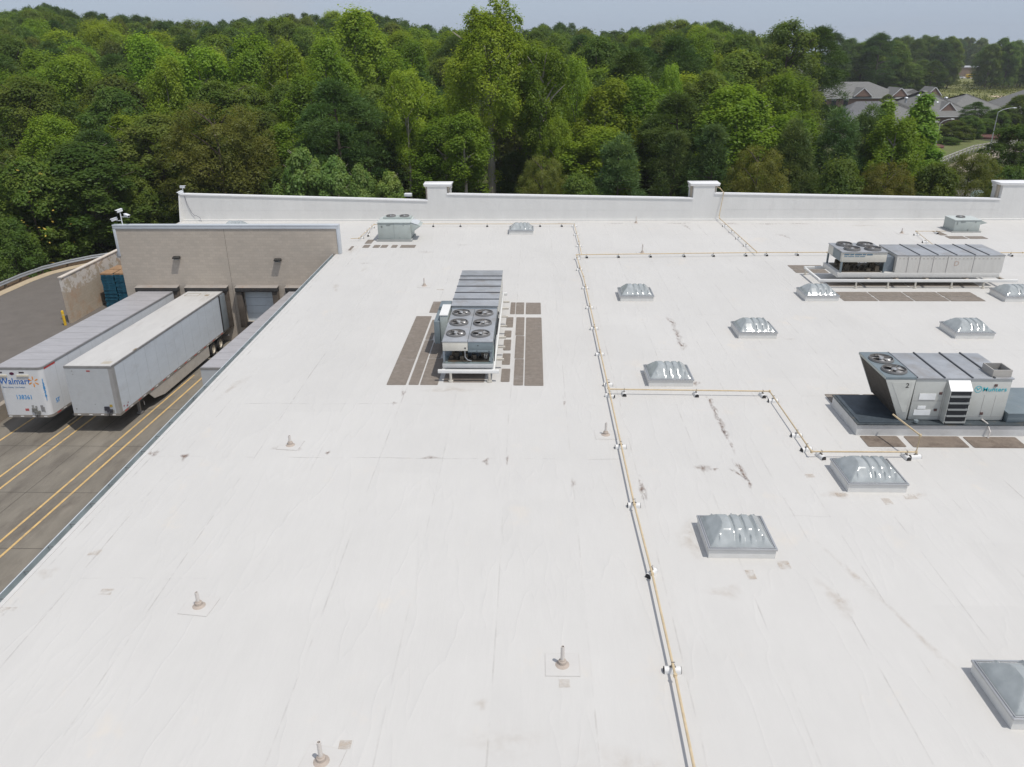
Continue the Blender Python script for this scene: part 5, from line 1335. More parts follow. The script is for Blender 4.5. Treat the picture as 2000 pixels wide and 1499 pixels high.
# B: four fan unit far right
B = thing('rooftop_unit', 'long rooftop unit with four fans on a raised white frame at the far right', 'rooftop unit', (23, 47, 0))
b = MB(); b.box(17.28, 29.1, 45.55, 45.67, .40, .56); b.box(17.4, 28.9, 48.6, 48.72, .40, .56)
b.box(17.4, 17.52, 45.69, 48.58, .40, .5); b.build('support_frame', white, B, bevel=.006)
for x in (17.53, 19.57, 21.48, 23.11, 25.27, 27.16):
    for y in (45.61, 48.66):
        b = MB(); b.tube([(x, y, .002), (x, y, .40)], .055, 8); b.tube([(x, y, .002), (x, y, .07)], .1, 8); b.build('leg', M('leg_dirty_white', (.55,)*3), B)
for x in (20.4, 22.1, 23.9, 26.3, 28.4):
    b = MB(); b.box(x-.07, x+.07, 45.7, 48.58, .42, .52); b.build('cross_beam', M('rusty_beam', (.34, .30, .25), .8, var=.2, dirt=(.2, .12, .08), damt=.5), B)
b = MB(); b.box(18.5, 28.2, 46.0, 48.5, .565, .86); b.build('base_rail', M('base_rail_white', (.62, .61, .58), .5, var=.05, dirt=(.42, .38, .33), damt=.4), B, bevel=.008)
b = MB()
for x in (18.68, 21.25):
    for y in (46.07, 48.35): b.box(x-.05, x+.05, y-.05, y+.05, .863, 1.50)
b.build('condenser_post', bluegrey, B)
b = MB(); b.box(18.75, 21.15, 46.1, 48.2, .862, .90)
for k in range(22):
    x = rr.uniform(18.9, 21.0); y = rr.uniform(46.2, 48.1); b.box(x-.12, x+.12, y-.09, y+.09, .863, .95+rr.random()*.4)
for k in range(7):
    x = 18.9+k*.3; b.tube([(x, 46.2, .9), (x+.1, 46.3, 1.2), (x+.3, 46.2, 1.45)], .02, 6)
b.build('compressor_piping', M('piping_dark', (.1,)*3), B)
b = MB(); b.box(18.64, 21.30, 46.04, 48.4, 1.50, 2.08); o = b.build('condenser_body', M('panel_cream', (.6,)*3), B, bevel=.01)
b = MB(); b.box(18.615, 18.637, 46.3, 47.5, 1.52, 2.06); b.build('coil_face', bluegrey, o)
b = MB(); b.box(18.60, 21.33, 46.0, 48.42, 2.083, 2.13); b.build('fan_deck', galv, B, bevel=.008)
for i, (x, y) in enumerate(((19.35, 47.8), (19.4, 46.65), (20.6, 47.75), (20.65, 46.65))): fan(B, x, y, 2.132, .44, spin=.9*i, collar=.14)
b = MB(); x = 18.75
for wd_, gap in ((.30, .05), (.22, .06), (.42, .05), (.18, .06), (.34, .0)): b.box(x, x+wd_, 46.03, 46.036, 1.93, 2.01); x += wd_+gap
x = 18.75
for wd_, gap in ((.20, .04), (.36, .05), (.26, .04), (.30, .0)): b.box(x, x+wd_, 46.03, 46.036, 1.83, 1.875); x += wd_+gap
b.build('worn_sign_lines', M('sign_slate', (.12, .20, .27), .6), o)
o = seamed_box(B, 21.9, 28.3, 46.0, 48.75, .87, 1.90, 'x', (23.2, 24.3, 25.4, 26.5, 27.3), galv, M('panel_weathered_white', (.60, .585, .55), .5, var=.06, dirt=(.47, .42, .37), damt=.4, stretch=(2, 2, .4)))
b = MB()
for x in (22.6, 23.3, 24.1, 24.95, 26.5): b.box(x-.012, x+.012, 46.008, 46.019, .87, 1.86)
b.build('panel_joint', M('joint_grey', (.30, .29, .28), .6), o)
b = MB()
for k in range(26): b.box(22.05+k*.235, 22.15+k*.235, 46.012, 46.019, 1.70, 1.75)
b.build('vent_slot', M('slot_grey', (.42, .39, .35), .6), o)
text('D', .42, M('faded_red_letter', (.52, .42, .36), .6), o, 'faded_letter', face_T((25.35-23, 46.013-47, 1.42), (1, 0, 0), (0, 0, 1)), .001, .01)
b = MB(); b.box(21.32, 21.89, 46.3, 48.3, .87, 1.75); b.build('coil_gap', galvdark, B)

# C: lettered dehumidifier unit with wedge shaped condenser
C = thing('dehumidifier_unit', 'large grey unit with blue lettering, wedge condenser and two fans at the right', 'rooftop unit', (15.3, 27.5, 0))
b = MB(); b.box(12.2, 20.6, 26.15, 28.72, .002, .45); b.build('curb', M('curb_white_grey', (.56, .56, .55), .6, var=.08, dirt=(.36, .33, .30), damt=.5), C)
b = MB(); b.box(12.17, 20.62, 26.10, 28.77, .452, .50); o = b.build('curb_cap', M('curb_cap_dark', (.07, .085, .095), .5, .2, var=.3, dirt=(.20, .13, .04), damt=.7, dscale=2), C)
pit = M('blue_grey_pan', (.060, .076, .090), .5, .1, var=.25, dirt=(.06, .07, .08), damt=.6)
b = MB(); b.box(12.27, 14.0, 26.2, 28.68, .502, .52); b.build('condenser_pan', pit, C)
b = MB(); b.box(17.75, 20.4, 26.3, 28.6, .502, .86); b.box(17.7, 20.45, 26.25, 28.65, .862, .90); b.build('exhaust_plenum', bluegrey, C, bevel=.01)
b = MB(); b.tube([(17.72, 27.4, 1.02), (17.9, 27.4, 1.02)], .13, 12); b.build('plenum_port', black, C)
YB, YR, ZT = 26.45, 28.95, 2.18
wedge = [(13.83, .53), (14.06, .53), (14.12, ZT), (13.07, ZT)]
b = MB(); b.prism(wedge, 'y', YB+.02, YR-.02); o = b.build('condenser', M('condenser_coil_dark', (.075, .065, .055), .8, var=.2, bump=.5, bscale=120), C)
b = MB(); b.prism([(13.80, .53), (14.085, .53), (14.14, ZT), (13.04, ZT)], 'y', YB-.03, YB+.018); b.prism([(13.80, .53), (14.085, .53), (14.14, ZT), (13.04, ZT)], 'y', YR-.018, YR+.01); b.build('condenser_side', panel, C, bevel=.006)
b = MB(); b.prism([(13.89, .85), (14.0, .85), (14.03, ZT-.12), (13.28, ZT-.12)], 'y', YB-.038, YB-.031); b.build('inset_panel', M('panel_grey_lighter', (.50, .51, .48), .45), C)
b = MB(); b.box(13.02, 14.15, YB-.04, YR+.02, ZT+.002, ZT+.10); b.build('fan_deck', bluegrey, C, bevel=.01)
b = MB(); b.box(13.012, 13.04, YB-.035, YR, ZT+.01, ZT+.085); b.build('deck_edge', M('edge_green_grey', (.40, .43, .40), .5), C)
fan(C, 13.55, 28.15, ZT+.102, .42, spin=1.2); fan(C, 13.58, 27.05, ZT+.102, .42, spin=.3)
text('2', .26, M('black_paint', (.02, .02, .02), .6), C, 'number', face_T((13.80-15.3, YB-.039-27.5, ZT-.25), (1, 0, 0), (.05, 0, 1)), .002, .015)
body = MB(); body.box(14.17, 17.66, YB, YR, .52, ZT); bo = body.build('cabinet', panel, C, bevel=.01)
b = MB(); b.box(14.15, 17.70, YB-.03, YR+.03, ZT+.002, ZT+.06); ct = b.build('top_panels', galv, C, bevel=.008)
b = MB()
for x in (14.17, 15.17, 16.18, 16.98): b.box(x-.025, x+.025, YB-.04, YR+.04, ZT+.062, ZT+.10)
b.build('standing_seam', M('seam_cap_dark', (.08,)*3), ct)
jm = M('joint_grey', (.3,)*3); b = MB()
b.box(14.2, 15.28, YB-.004, YB+.01, 1.295, 1.31); b.box(15.27, 15.285, YB-.004, YB+.01, .56, ZT); b.box(16.15, 16.165, YB-.004, YB+.01, .56, ZT); b.box(16.78, 16.793, YB-.004, YB+.01, .66, 1.55); b.box(17.2, 17.21, YB-.004, YB+.01, .66, 1.55)
b.box(14.19, 17.64, YB-.004, YB+.01, .655, .668); b.build('panel_joint', jm, bo)
lab = M('sticker_white', (.74, .75, .75), .5)
for x0, x1, z0, z1 in ((14.40, 15.0, 1.36, 1.60), (14.42, 14.72, .98, 1.1), (14.32, 14.93, .72, .94)):
    b = MB(); b.box(x0, x1, YB-.02, YB-.002, z0, z1); b.build('service_label', lab, bo)
for x, z in ((15.16, 1.62), (15.10, .94), (17.1, 1.95), (16.83, .80)):
    b = MB(); b.box(x-.05, x+.05, YB-.035, YB-.002, z-.045, z+.045); b.build('latch', M('latch_dark', (.10, .055, .05), .5), bo)
hd = MB(); hd.prism([(YB-.002, 2.12), (YB-.002, .52), (YB-.30, .52), (YB-.30, 1.84)], 'x', 15.36, 16.10); ho = hd.build('intake_hood', dark, C)
b = MB(); b.prism([(YB-.001, 2.125), (YB-.33, 1.83), (YB-.33, 1.86), (YB-.001, 2.16)], 'x', 15.33, 16.13); b.build('hood_top', M('hood_top_white', (.78, .78, .77), .4, var=.03), ho)
b = MB()
for x0, x1 in ((15.335, 15.358), (16.102, 16.125)): b.prism([(YB-.003, 2.11), (YB-.003, .52), (YB-.32, .52), (YB-.32, 1.83)], 'x', x0, x1)
b.build('hood_side', panel, ho)
b = MB()
for k in range(5):
    z = .60+k*.26; b.prism([(YB-.302, z), (YB-.37, z-.05), (YB-.37, z-.035), (YB-.302, z+.02)], 'x', 15.365, 16.098)
b.build('louver', M('louver_grey', (.075, .085, .092), .5, .2), ho)
d = MB()
for x0, x1, y0, y1 in ((16.93, 17.62, 26.52, 26.56), (16.93, 17.62, 27.22, 27.26), (16.93, 16.97, 26.561, 27.219), (17.58, 17.62, 26.561, 27.219)): d.box(x0, x1, y0, y1, ZT+.062, ZT+.34)
do = d.build('exhaust_duct', M('duct_warm_grey', (.42, .40, .37), .5, .2, var=.1), C)
b = MB(); b.box(16.98, 17.57, 26.57, 27.21, ZT+.07, ZT+.1); b.build('duct_interior', galvdark, do)
teal = M('teal_lettering', (.02, .42, .50), .5)
text('Munters', .235, teal, bo, 'brand_lettering', face_T((16.66-15.3, YB-.006-27.5, 1.78), (1, 0, 0), (0, 0, 1)), .004, .006, xs=1.08, spacing=1.04)
b = MB(); cx, cz = 16.50, 1.79
for k in range(28):
    a, c2 = 2*math.pi*k/28, 2*math.pi*(k+1)/28
    b.hexa([(cx+.115*math.cos(t), YB-.006 if q else YB-.002, cz+.115*math.sin(t)) for t, q in ((a, 0), (c2, 0), (c2, 1), (a, 1))]+[(cx+.135*math.cos(t), YB-.006 if q else YB-.002, cz+.135*math.sin(t)) for t, q in ((a, 0), (c2, 0), (c2, 1), (a, 1))])
b.prism([(cx-.085, cz+.05), (cx-.06, cz+.07), (cx-.01, cz-.005), (cx+.06, cz+.075), (cx+.085, cz+.055), (cx-.01, cz-.055)], 'y', YB-.007, YB-.003)
b.build('brand_emblem', teal, bo, smooth=0)
b = MB(); b.tube([(16.9, YB-.01, .56), (17.0, 26.2, .5), (17.05, 26.0, .25), (17.0, 25.95, .02)], .03, 6); b.build('condensate_drain', ventm, C)
b = MB(); b.lathe([(.002, -.06), (.08, -.05), (.09, 0), (.08, .05), (.002, .06)], 10, (14.35, 26.2, .58)); b.build('gas_regulator', bluegrey, C)

# D: small unit by the parapet, E: small corner unit
D = thing('rooftop_unit', 'small pale rooftop unit with slanted side hood near the first pier', 'rooftop unit', (-10.5, 59, 0))
b = MB(); b.box(-11.9, -9.2, 57.95, 60.3, .002, .14); b.build('curb', M('curb_grey', (.34, .35, .34), .7, var=.15), D)
b = MB(); b.box(-11.78, -9.3, 58.08, 60.2, .142, 1.40); o = b.build('cabinet', panelgrn, D, bevel=.015)
b = MB(); b.box(-10.55, -10.535, 58.07, 58.085, .2, 1.36); b.box(-11.52, -11.4, 58.068, 58.085, 1.05, 1.2); b.box(-11.1, -10.8, 58.06, 58.078, 1.22, 1.29); b.box(-9.84, -9.78, 58.06, 58.078, 1.2, 1.28); b.box(-10.15, -10.1, 58.06, 58.078, .26, .32); b.build('cabinet_trim', M('trim_grey', (.22, .24, .23), .6), o)
b = MB(); b.box(-11.82, -9.26, 58.04, 60.24, 1.402, 1.45); b.build('top_panel', M('top_pale_green', (.50, .54, .52), .5, var=.06), D)
b = MB(); b.box(-11.55, -9.4, 59.3, 60.2, 1.452, 1.58); o = b.build('condenser_top', panelgrn, D)
fan(D, -11.0, 59.75, 1.582, .34); fan(D, -9.95, 59.75, 1.582, .34, spin=.5)
b = MB(); b.prism([(-9.298, 1.40), (-9.298, .55), (-8.75, .95), (-8.50, 1.12), (-8.72, 1.22)], 'y', 58.3, 59.7); b.build('intake_hood', panelgrn, D, bevel=.01)
b = MB(); b.prism([(-9.297, 1.405), (-8.72, 1.225), (-8.72, 1.24), (-9.297, 1.42)], 'y', 58.28, 59.72); b.build('hood_top', M('hood_pale', (.55, .58, .60), .4), D)
E_ = thing('rooftop_unit', 'small grey rooftop unit with side flap near the right end of the parapet', 'rooftop unit', (34, 62, 0))
b = MB(); b.box(32.9, 35.15, 61.0, 62.9, .002, .08); b.build('curb', M('curb_grey', (.34,)*3), E_)
b = MB(); b.box(33.05, 35.02, 61.12, 62.8, .082, .92); o = b.build('cabinet', panelgrn, E_, bevel=.012)
b = MB(); b.box(33.5, 33.85, 61.10, 61.118, .78, .85); b.box(34.6, 34.68, 61.10, 61.118, .76, .85); b.box(33.2, 33.28, 61.10, 61.118, .6, .8); b.box(34.1, 34.17, 61.08, 61.118, .1, .25); b.build('cabinet_trim', M('trim_grey', (.22,)*3), o)
b = MB(); b.box(33.02, 35.06, 61.09, 62.83, .922, .965); b.build('top_panel', M('top_pale_green', (.5,)*3), E_)
fan(E_, 33.95, 62.2, .967, .30)
b = MB(); b.prism([(35.07, .93), (35.65, .68), (35.07, .55)], 'y', 61.3, 62.3); b.build('intake_hood', panelgrn, E_)

# ------------------------------------------------------------------ semitrailers at the dock
tr_white = M('trailer_white', (.64, .65, .66), .4, var=.03, dirt=(.42, .39, .35), damt=.25, dscale=.8)
tr_blue = M('trailer_weathered_white', (.57, .615, .66), .45, var=.05, dirt=(.40, .40, .39), damt=.45, dscale=.7, stretch=(1, .5, 1.5))
tr_front = M('trailer_front_grey', (.47, .49, .505), .45, var=.06, dirt=(.36, .35, .33), damt=.5, dscale=.9)
tr_roofg = M('trailer_roof_grey', (.42, .41, .42), .45, .2, var=.10, scale=.7, stretch=(1, 3, 1), dirt=(.27, .26, .26), damt=.5)
tr_roofw = M('trailer_roof_dirty_white', (.52, .51, .49), .6, var=.06, scale=.8, stretch=(2, .5, 1), dirt=(.33, .30, .26), damt=.7, dscale=.6)
rail_m = M('trailer_rail', (.30, .295, .29), .5, .3, var=.15, dirt=(.18, .13, .10), damt=.5)
tyre_m = M('tyre', (.028, .027, .026), .9, var=.2, dirt=(.09, .08, .07), damt=.4)
rim_m = M('rim_cream', (.52, .47, .38), .5, .2, var=.1, dirt=(.25, .2, .15), damt=.5)
skirt_m = M('skirt_beige', (.46, .43, .39), .5, var=.08, dirt=(.30, .26, .22), damt=.6)
red_m = M('reflector_red', (.48, .06, .05), .4); whitet = M('reflector_white', (.75, .75, .74), .4)
Wd, Ln, Hb, Hg = 2.59, 16.15, 2.90, 1.07
def trailer(label, loc, slope, yaw, sides, front, roofm_, rounded=0., axles=True, skirt=None):
    r = thing('semitrailer', label, 'trailer', loc, 'semitrailers backed up to the loading dock'); r.rotation_euler = (-slope, 0, -yaw)
    w = Wd/2; z0, z1 = Hg, Hg+Hb
    def outline(w, y0, rad):
        if not rad: return [(-w, y0), (w, y0)]
        P = []
        for k in range(7): a = math.pi/2*k/6; P.append((-w+rad-rad*math.cos(a), y0+rad-rad*math.sin(a)))
        return P+[(-x, y) for x, y in reversed(P)]
    # body: side walls, rear frame (open front face carried by its own part)
    b = MB(); b.box(-w, -w+.04, rounded+.002, Ln, z0+.14, z1-.12); b.box(w-.04, w, rounded+.002, Ln, z0+.14, z1-.12)
    b.box(-w+.041, w-.041, Ln-.06, Ln-.002, z0+.14, z1-.12); b.box(-w+.041, w-.041, rounded+.01, Ln-.07, z0+.10, z0+.16); b.build('box_body', sides, r, local=True)
    b = MB(); P = outline(w-.002, 0, rounded)
    inner = [(x*.985, y+.03) for x, y in P]
    if rounded: b.prism(P+list(reversed(inner)), 'z', z0+.14, z1-.12)
    else: b.box(-w+.002, w-.002, 0, .04, z0+.14, z1-.12)
    f = b.build('front_wall', front, r, local=True, smooth=50)
    b = MB(); Pt = outline(w+.012, -.012, rounded)
    b.prism(Pt+[(w+.012, Ln+.01), (-w-.012, Ln+.01)], 'z', z1-.118, z1-.006); b.build('top_rail', rail_m, r, local=True, smooth=50)
    b = MB(); Pi = outline(w-.03, .03, rounded)
    b.prism(Pi+[(w-.03, Ln-.03), (-w+.03, Ln-.03)], 'z', z1-.004, z1+.012)
    rf = b.build('roof', roofm_, r, local=True, smooth=0)
    b = MB()
    for k in range(1, 13): b.box(-w+.04, w-.04, k*1.235, k*1.235+.03, z1+.013, z1+.018)
    if not skirt: b.build('roof_seam', M('roof_seam_grey', (.31, .305, .31), .6), rf, local=True)
    b = MB(); Pb = outline(w+.01, -.02, rounded); b.prism(Pb+[(w+.01, Ln), (-w-.01, Ln)], 'z', z0, z0+.138); br = b.build('bottom_rail', M('rail_dirty', (.27, .25, .225), .6, .15, var=.2, dirt=(.15, .11, .08), damt=.6), r, local=True, smooth=50)
    b = MB()
    for k in range(10): b.box(w+.011, w+.016, .5+k*1.55, .86+k*1.55, z0+.04, z0+.095)
    b.build('reflector', red_m, br, local=True)
    b = MB()
    for k in range(9): b.box(w+.011, w+.016, 1.1+k*1.55, 1.4+k*1.55, z0+.04, z0+.095)
    for x in (-1.0, -.35, .3, .95): b.box(x-.09, x+.09, -.027, -.0205, z0+.04, z0+.09)
    b.build('reflector', whitet, br, local=True)
    b = MB()
    for k in range(1, 13): b.box(w+.0005, w+.0035, k*1.245-.02, k*1.245+.02, z0+.16, z1-.14)
    b.build('side_seam', M('seam_'+sides.name, tuple(c*.86 for c in ((.64, .65, .66) if sides is tr_white else (.57, .61, .65))), .5), r, local=True)
    # landing gear, axles
    b = MB()
    for x in (-.85, .85): b.box(x-.07, x+.07, 2.7, 2.84, .14, z0); b.box(x-.14, x+.14, 2.62, 2.92, .03, .13)
    b.box(-.78, .78, 2.74, 2.8, .75, .82); b.tube([(.92, 2.77, .8), (1.2, 2.77, .8), (1.2, 2.77, .55)], .02, 6); b.build('landing_gear', rail_m, r, local=True)
    b = MB(); b.box(-.55, -.4, 11.6, 15.6, .75, z0); b.box(.4, .55, 11.6, 15.6, .75, z0)
    for y in (13.0, 14.3): b.tube([(-1.1, y, .52), (1.1, y, .52)], .07, 8)
    b.build('slider', M('chassis_black', (.03, .03, .03), .7, var=.3), r, local=True)
    for y in (13.0, 14.3):
        for s in (-1, 1):
            T = Matrix.Translation((s*.98, y, .515)) @ Matrix.Rotation(s*H, 4, 'Y')
            b = MB(); b.lathe([(.30, -.28), (.46, -.29), (.505, -.24), (.51, .0), (.505, .24), (.46, .29), (.30, .28)], 28); b.v = [tuple(T @ Vector(p)) for p in b.v]; t = b.build('wheel', tyre_m, r, local=True)
            b = MB(); b.lathe([(.30, .27), (.28, .24), (.24, .17), (.14, .15), (.13, .22), (.002, .23)], 24); b.v = [tuple(T @ Vector(p)) for p in b.v]; b.build('rim', rim_m, t, local=True)
    b = MB(); b.box(-1.2, 1.2, Ln-.12, Ln, .5, .62); b.box(-.75, -.65, Ln-.11, Ln-.01, .62, z0); b.box(.65, .75, Ln-.11, Ln-.01, .62, z0); b.build('underride_guard', rail_m, r, local=True)
    if skirt:
        b = MB(); b.add([(w-.05, 3.3, z0), (w-.05, 12.2, z0), (w-.05, 12.2, .30), (w-.05, 5.2, .28), (w-.05, 3.9, .52), (w-.02, 3.3, z0), (w-.02, 12.2, z0), (w-.02, 12.2, .30), (w-.02, 5.2, .28), (w-.02, 3.9, .52)],
            [(0, 1, 2, 3, 4), (9, 8, 7, 6, 5), (0, 5, 6, 1), (1, 6, 7, 2), (2, 7, 8, 3), (3, 8, 9, 4), (4, 9, 5, 0)]); b.build('side_skirt', skirt, r, local=True, smooth=0)
    return r, f
# trailer positions: front bottom edge, on the sloping court
GZ = lambda y: court_z(y)+.012
T1, F1 = trailer('white semitrailer with blue lettering and grey roof, leftmost at the dock', (-27.62, 37.35, GZ(37.35)), .0368, .004, tr_white, tr_white, tr_roofg, rounded=.28)
T2, F2 = trailer('weathered white semitrailer with dirty roof and beige side skirt at the dock', (-23.95, 37.62, GZ(37.62)), .0368, .0045, tr_blue, tr_front, tr_roofw, skirt=skirt_m)
T3, F3 = trailer('grey roofed semitrailer mostly hidden below the store roof edge', (-16.42, 37.45, GZ(37.45)), .0368, .0, tr_blue, tr_front, tr_roofg)
w = Wd/2; zt = Hg+Hb
blue = M('lettering_blue', (.02, .13, .42), .4); blue2 = M('number_blue', (.03, .26, .58), .4); spark = M('spark_orange', (.75, .30, .06), .4)
text('Walmart', .50, blue, F1, 'brand_lettering', face_T((-1.29+.13, -.004, zt-.80), (1, 0, 0), (0, 0, 1)), .003, .010, xs=.93, spacing=1.02)
b = MB()
for k in range(6):
    a = R(90+60*k); c, s = math.cos(a), math.sin(a); P = []
    for q, wd in ((.10, .018), (.2, .036), (.29, .03), (.31, .0)):
        P.append((q, wd))
    P = P+[(q, -wd) for q, wd in reversed(P[:-1])]
    b.prism([(.72+q*c-e*s, zt-.80+q*s+e*c) for q, e in P], 'y', -.008, -.003)
b.build('spark_emblem', spark, F1, local=True, smooth=0)
text('Save money. Live better.', .13, M('lettering_grey_blue', (.16, .24, .38), .5), F1, 'tagline', face_T((-1.05, -.004, zt-1.13), (1, 0, 0), (0, 0, 1)), .002, .008, xs=.98)
text('138361', .36, blue2, F1, 'fleet_number', face_T((-.46, -.004, zt-1.72), (1, 0, 0), (0, 0, 1)), .003, .012, xs=.82, spacing=1.06)
Ta = face_T((1.215, -.0, zt-.62), (0, 0, -1), (1, .75, 0)); Ta = Matrix.Translation((.03, .045, 0)) @ Ta
for k, ch in enumerate('138361'):
    text(ch, .26, blue2, F1, 'corner_number', face_T((1.16, .02, zt-.75-k*.215), (1, .62, 0), (0, 0, 1)), .003, .022, xs=.8)
text("53'", .34, blue2, T1, 'length_mark', face_T((w+.004, .62, Hg+.72), (0, 1, 0), (0, 0, 1)), .003, .02, xs=.9)
for x in (-.98, .22):
    b = MB(); b.box(x-.32, x+.32, -.06, -.003, zt-.50, zt-.41); b.build('grab_rail', M('rail_cream', (.62, .57, .46), .5, var=.06), F1, local=True)
for x in (-.98, .22):
    b = MB(); b.box(x-.17, x+.10, -.02, -.003, zt-.30, zt-.24); b.build('marker_lamp', M('marker_dark', (.03, .02, .03), .4), F1, local=True)
b = MB(); b.prism([(-.36+.13*math.cos(2*math.pi*k/14), zt-.34+.08*math.sin(2*math.pi*k/14)) for k in range(14)], 'y', -.012, -.003); b.build('round_badge', M('badge_maroon', (.08, .012, .04), .4), F1, local=True)
b = MB(); b.box(w+.003, w+.012, .25, 1.25, zt-.17, zt-.07); b.build('warning_sticker', M('sticker_red', (.55, .06, .05), .5, var=.3, scale=8), T1, local=True)
def front_gear(F, x, dark_m):
    b = MB(); b.box(x-.22, x+.05, -.07, -.003, Hg+.32, Hg+.55); b.box(x-.07, x+.2, -.12, -.003, Hg+.22, Hg+.4); b.tube([(x, -.06, Hg+.3), (x+.05, -.14, Hg+.2), (x+.02, -.1, Hg+.05)], .03, 6); b.build('gladhand_box', dark_m, F, local=True)
front_gear(F1, .52, M('hose_box', (.16, .16, .15), .6, var=.4, scale=12)); front_gear(F2, .72, M('hose_box_dark', (.035, .035, .045), .6, var=.3))
b = MB(); b.box(.30, .42, -.008, -.003, Hg+.55, Hg+.72); b.box(.48, .60, -.008, -.003, Hg+.55, Hg+.68); b.box(.93, 1.0, -.008, -.003, Hg+.3, Hg+.62); b.build('info_plate', M('plate_grey', (.28, .28, .27), .6, var=.3, scale=10), F1, local=True)
b = MB(); b.box(.78, .93, -.008, -.003, Hg+.34, Hg+.72); b.build('document_box', M('plate_grey2', (.25, .245, .25), .6), F1, local=True)
b = MB(); b.box(-.10, .10, -.008, -.003, Hg+.38, Hg+.52); b.build('red_plate', M('plate_red', (.42, .10, .10), .5, var=.4, scale=14), F1, local=True)
# trailer 2: corner posts, open rear door swung along the side, plates
b = MB(); b.box(w-.20, w+.006, -.006, .04, Hg+.141, zt-.121); b.box(w-.001, w+.012, -.004, .30, Hg+.141, zt-.121); b.build('corner_post', M('post_grey', (.36, .355, .35), .5, .2, var=.08, dirt=(.25, .22, .2), damt=.5), T2, local=True)
b = MB(); b.box(w+.015, w+.065, Ln-1.18, Ln-.02, Hg+.15, zt-.13); o = b.build('rear_door', M('door_slate', (.22, .25, .27), .5, .1, var=.12, dirt=(.3, .29, .28), damt=.4), T2, local=True, bevel=.01)
b = MB(); b.box(w+.02, w+.09, Ln-1.23, Ln-1.185, Hg+.12, zt-.1); b.build('door_edge', black, o, local=True)
b = MB(); b.box(-.10, .10, -.008, -.003, zt-.32, zt-.24); b.build('small_emblem', M('plate_red', (.42,)*3), F2, local=True)
b = MB(); b.box(.80, .95, -.01, -.003, Hg+.52, Hg+.66); b.build('yellow_plate', M('plate_ochre', (.42, .30, .05), .5), F2, local=True)
b = MB(); b.box(.9, 1.0, -.01, -.003, Hg+.2, Hg+.36); b.box(-.9, -.85, -.01, -.003, zt-.5, zt-.45); b.box(-.92, -.86, -.01, -.003, zt-.3, zt-.25); b.box(-.02, .02, -.01, -.003, Hg+.65, Hg+.70); b.box(-1.12, -1.06, -.01, -.003, Hg+.36, Hg+.44); b.build('info_plate', M('plate_grey', (.28,)*3), F2, local=True)
b = MB(); b.box(w+.013, w+.017, .45, .55, Hg+.35, Hg+.42); b.box(w+.013, w+.017, .75, .9, Hg+.24, Hg+.32); b.box(w+.013, w+.017, .9, 1.0, Hg+.38, Hg+.44); b.build('side_decal', M('decal_maroon', (.30, .07, .10), .5), T2, local=True)
b = MB(); b.box(.55, 1.05, .35, .75, Hg+Hb+.013, Hg+Hb+.016); b.build('roof_patch', M('patch_tan', (.45, .41, .34), .7, var=.2), T2, local=True)
b = MB()
for x0, x1, y0, y1 in ((-1.0, -.96, Ln-1.6, Ln-.9), (-.05, -.01, Ln-1.6, Ln-.9), (-.96, -.05, Ln-.94, Ln-.9), (-.96, -.05, Ln-1.6, Ln-1.56)): b.box(x0, x1, y0, y1, zt+.0125, zt+.022)
b.box(.45, .72, Ln-1.6, Ln-1.2, zt+.0125, zt+.022); b.build('roof_patch_frame', M('patch_brown', (.30, .25, .18), .7), T2, local=True)
b = MB(); b.box(w-.1, w, 2.6, 3.0, Hg+Hb+.0125, Hg+Hb+.022); b.build('roof_scrape', M('patch_brown', (.3,)*3), T2, local=True)

# ------------------------------------------------------------------ walled yard beside the dock: screen wall, pallets, bollard
def peeling():
    m = block_material('peeling_painted_wall', (.47, .40, .315), (.42, .35, .27), (.45, .26, .15), 1, .9); t = m.node_tree; N = t.nodes; L = t.links
    p = N['Principled BSDF']; old = p.inputs['Base Color'].links[0].from_socket
    co = N.new('ShaderNodeTexCoord'); n = N.new('ShaderNodeTexNoise'); n.inputs['Scale'].default_value = 1.5; n.inputs['Detail'].default_value = 10; n.inputs['Roughness'].default_value = .72; L.new(co.outputs['Object'], n.inputs['Vector'])
    sp = N.new('ShaderNodeSeparateXYZ'); L.new(co.outputs['Object'], sp.inputs[0])
    g = N.new('ShaderNodeMapRange'); L.new(sp.outputs[2], g.inputs[0]); g.inputs[1].default_value = 1.2; g.inputs[2].default_value = 2.6; g.inputs[3].default_value = -.25; g.inputs[4].default_value = .12
    ad = N.new('ShaderNodeMath'); ad.operation = 'ADD'; L.new(n.outputs[0], ad.inputs[0]); L.new(g.outputs[0], ad.inputs[1])
    r = N.new('ShaderNodeMapRange'); L.new(ad.outputs[0], r.inputs[0]); r.inputs[1].default_value = .59; r.inputs[2].default_value = .62; r.inputs[3].default_value = 0; r.inputs[4].default_value = .85
    mx = N.new('ShaderNodeMix'); mx.data_type = 'RGBA'; mx.inputs[7].default_value = (.66, .62, .57, 1); L.new(r.outputs[0], mx.inputs[0]); L.new(old, mx.inputs[6]); L.new(mx.outputs[2], p.inputs['Base Color'])
    return m
WX = -35.0
r = thing('screen_wall', 'beige block wall with peeling white paint standing beside the pallets', 'wall', (WX, 58, -5.5))
b = MB(); b.box(WX-.25, WX, 54.75, 66.5, -5.52, -1.98); b.build('wall', peeling(), r, smooth=0)
b = MB(); b.box(WX-.29, WX+.04, 54.70, 66.5, -1.978, -1.90); b.build('cap', M('cap_pale', (.58, .52, .45), .8, var=.1), r)
r = thing('bollard', 'yellow bollard standing at the end of the peeling wall', 'bollard', (-35.27, 54.25, -5.498))
b = MB(); b.lathe([(.10, 0), (.10, 1.05), (.085, 1.12), (.04, 1.16), (.001, 1.165)], 16); b.build('post', M('bollard_yellow', (.66, .42, .03), .5, var=.08, dirt=(.4, .3, .1), damt=.4), r, local=True)
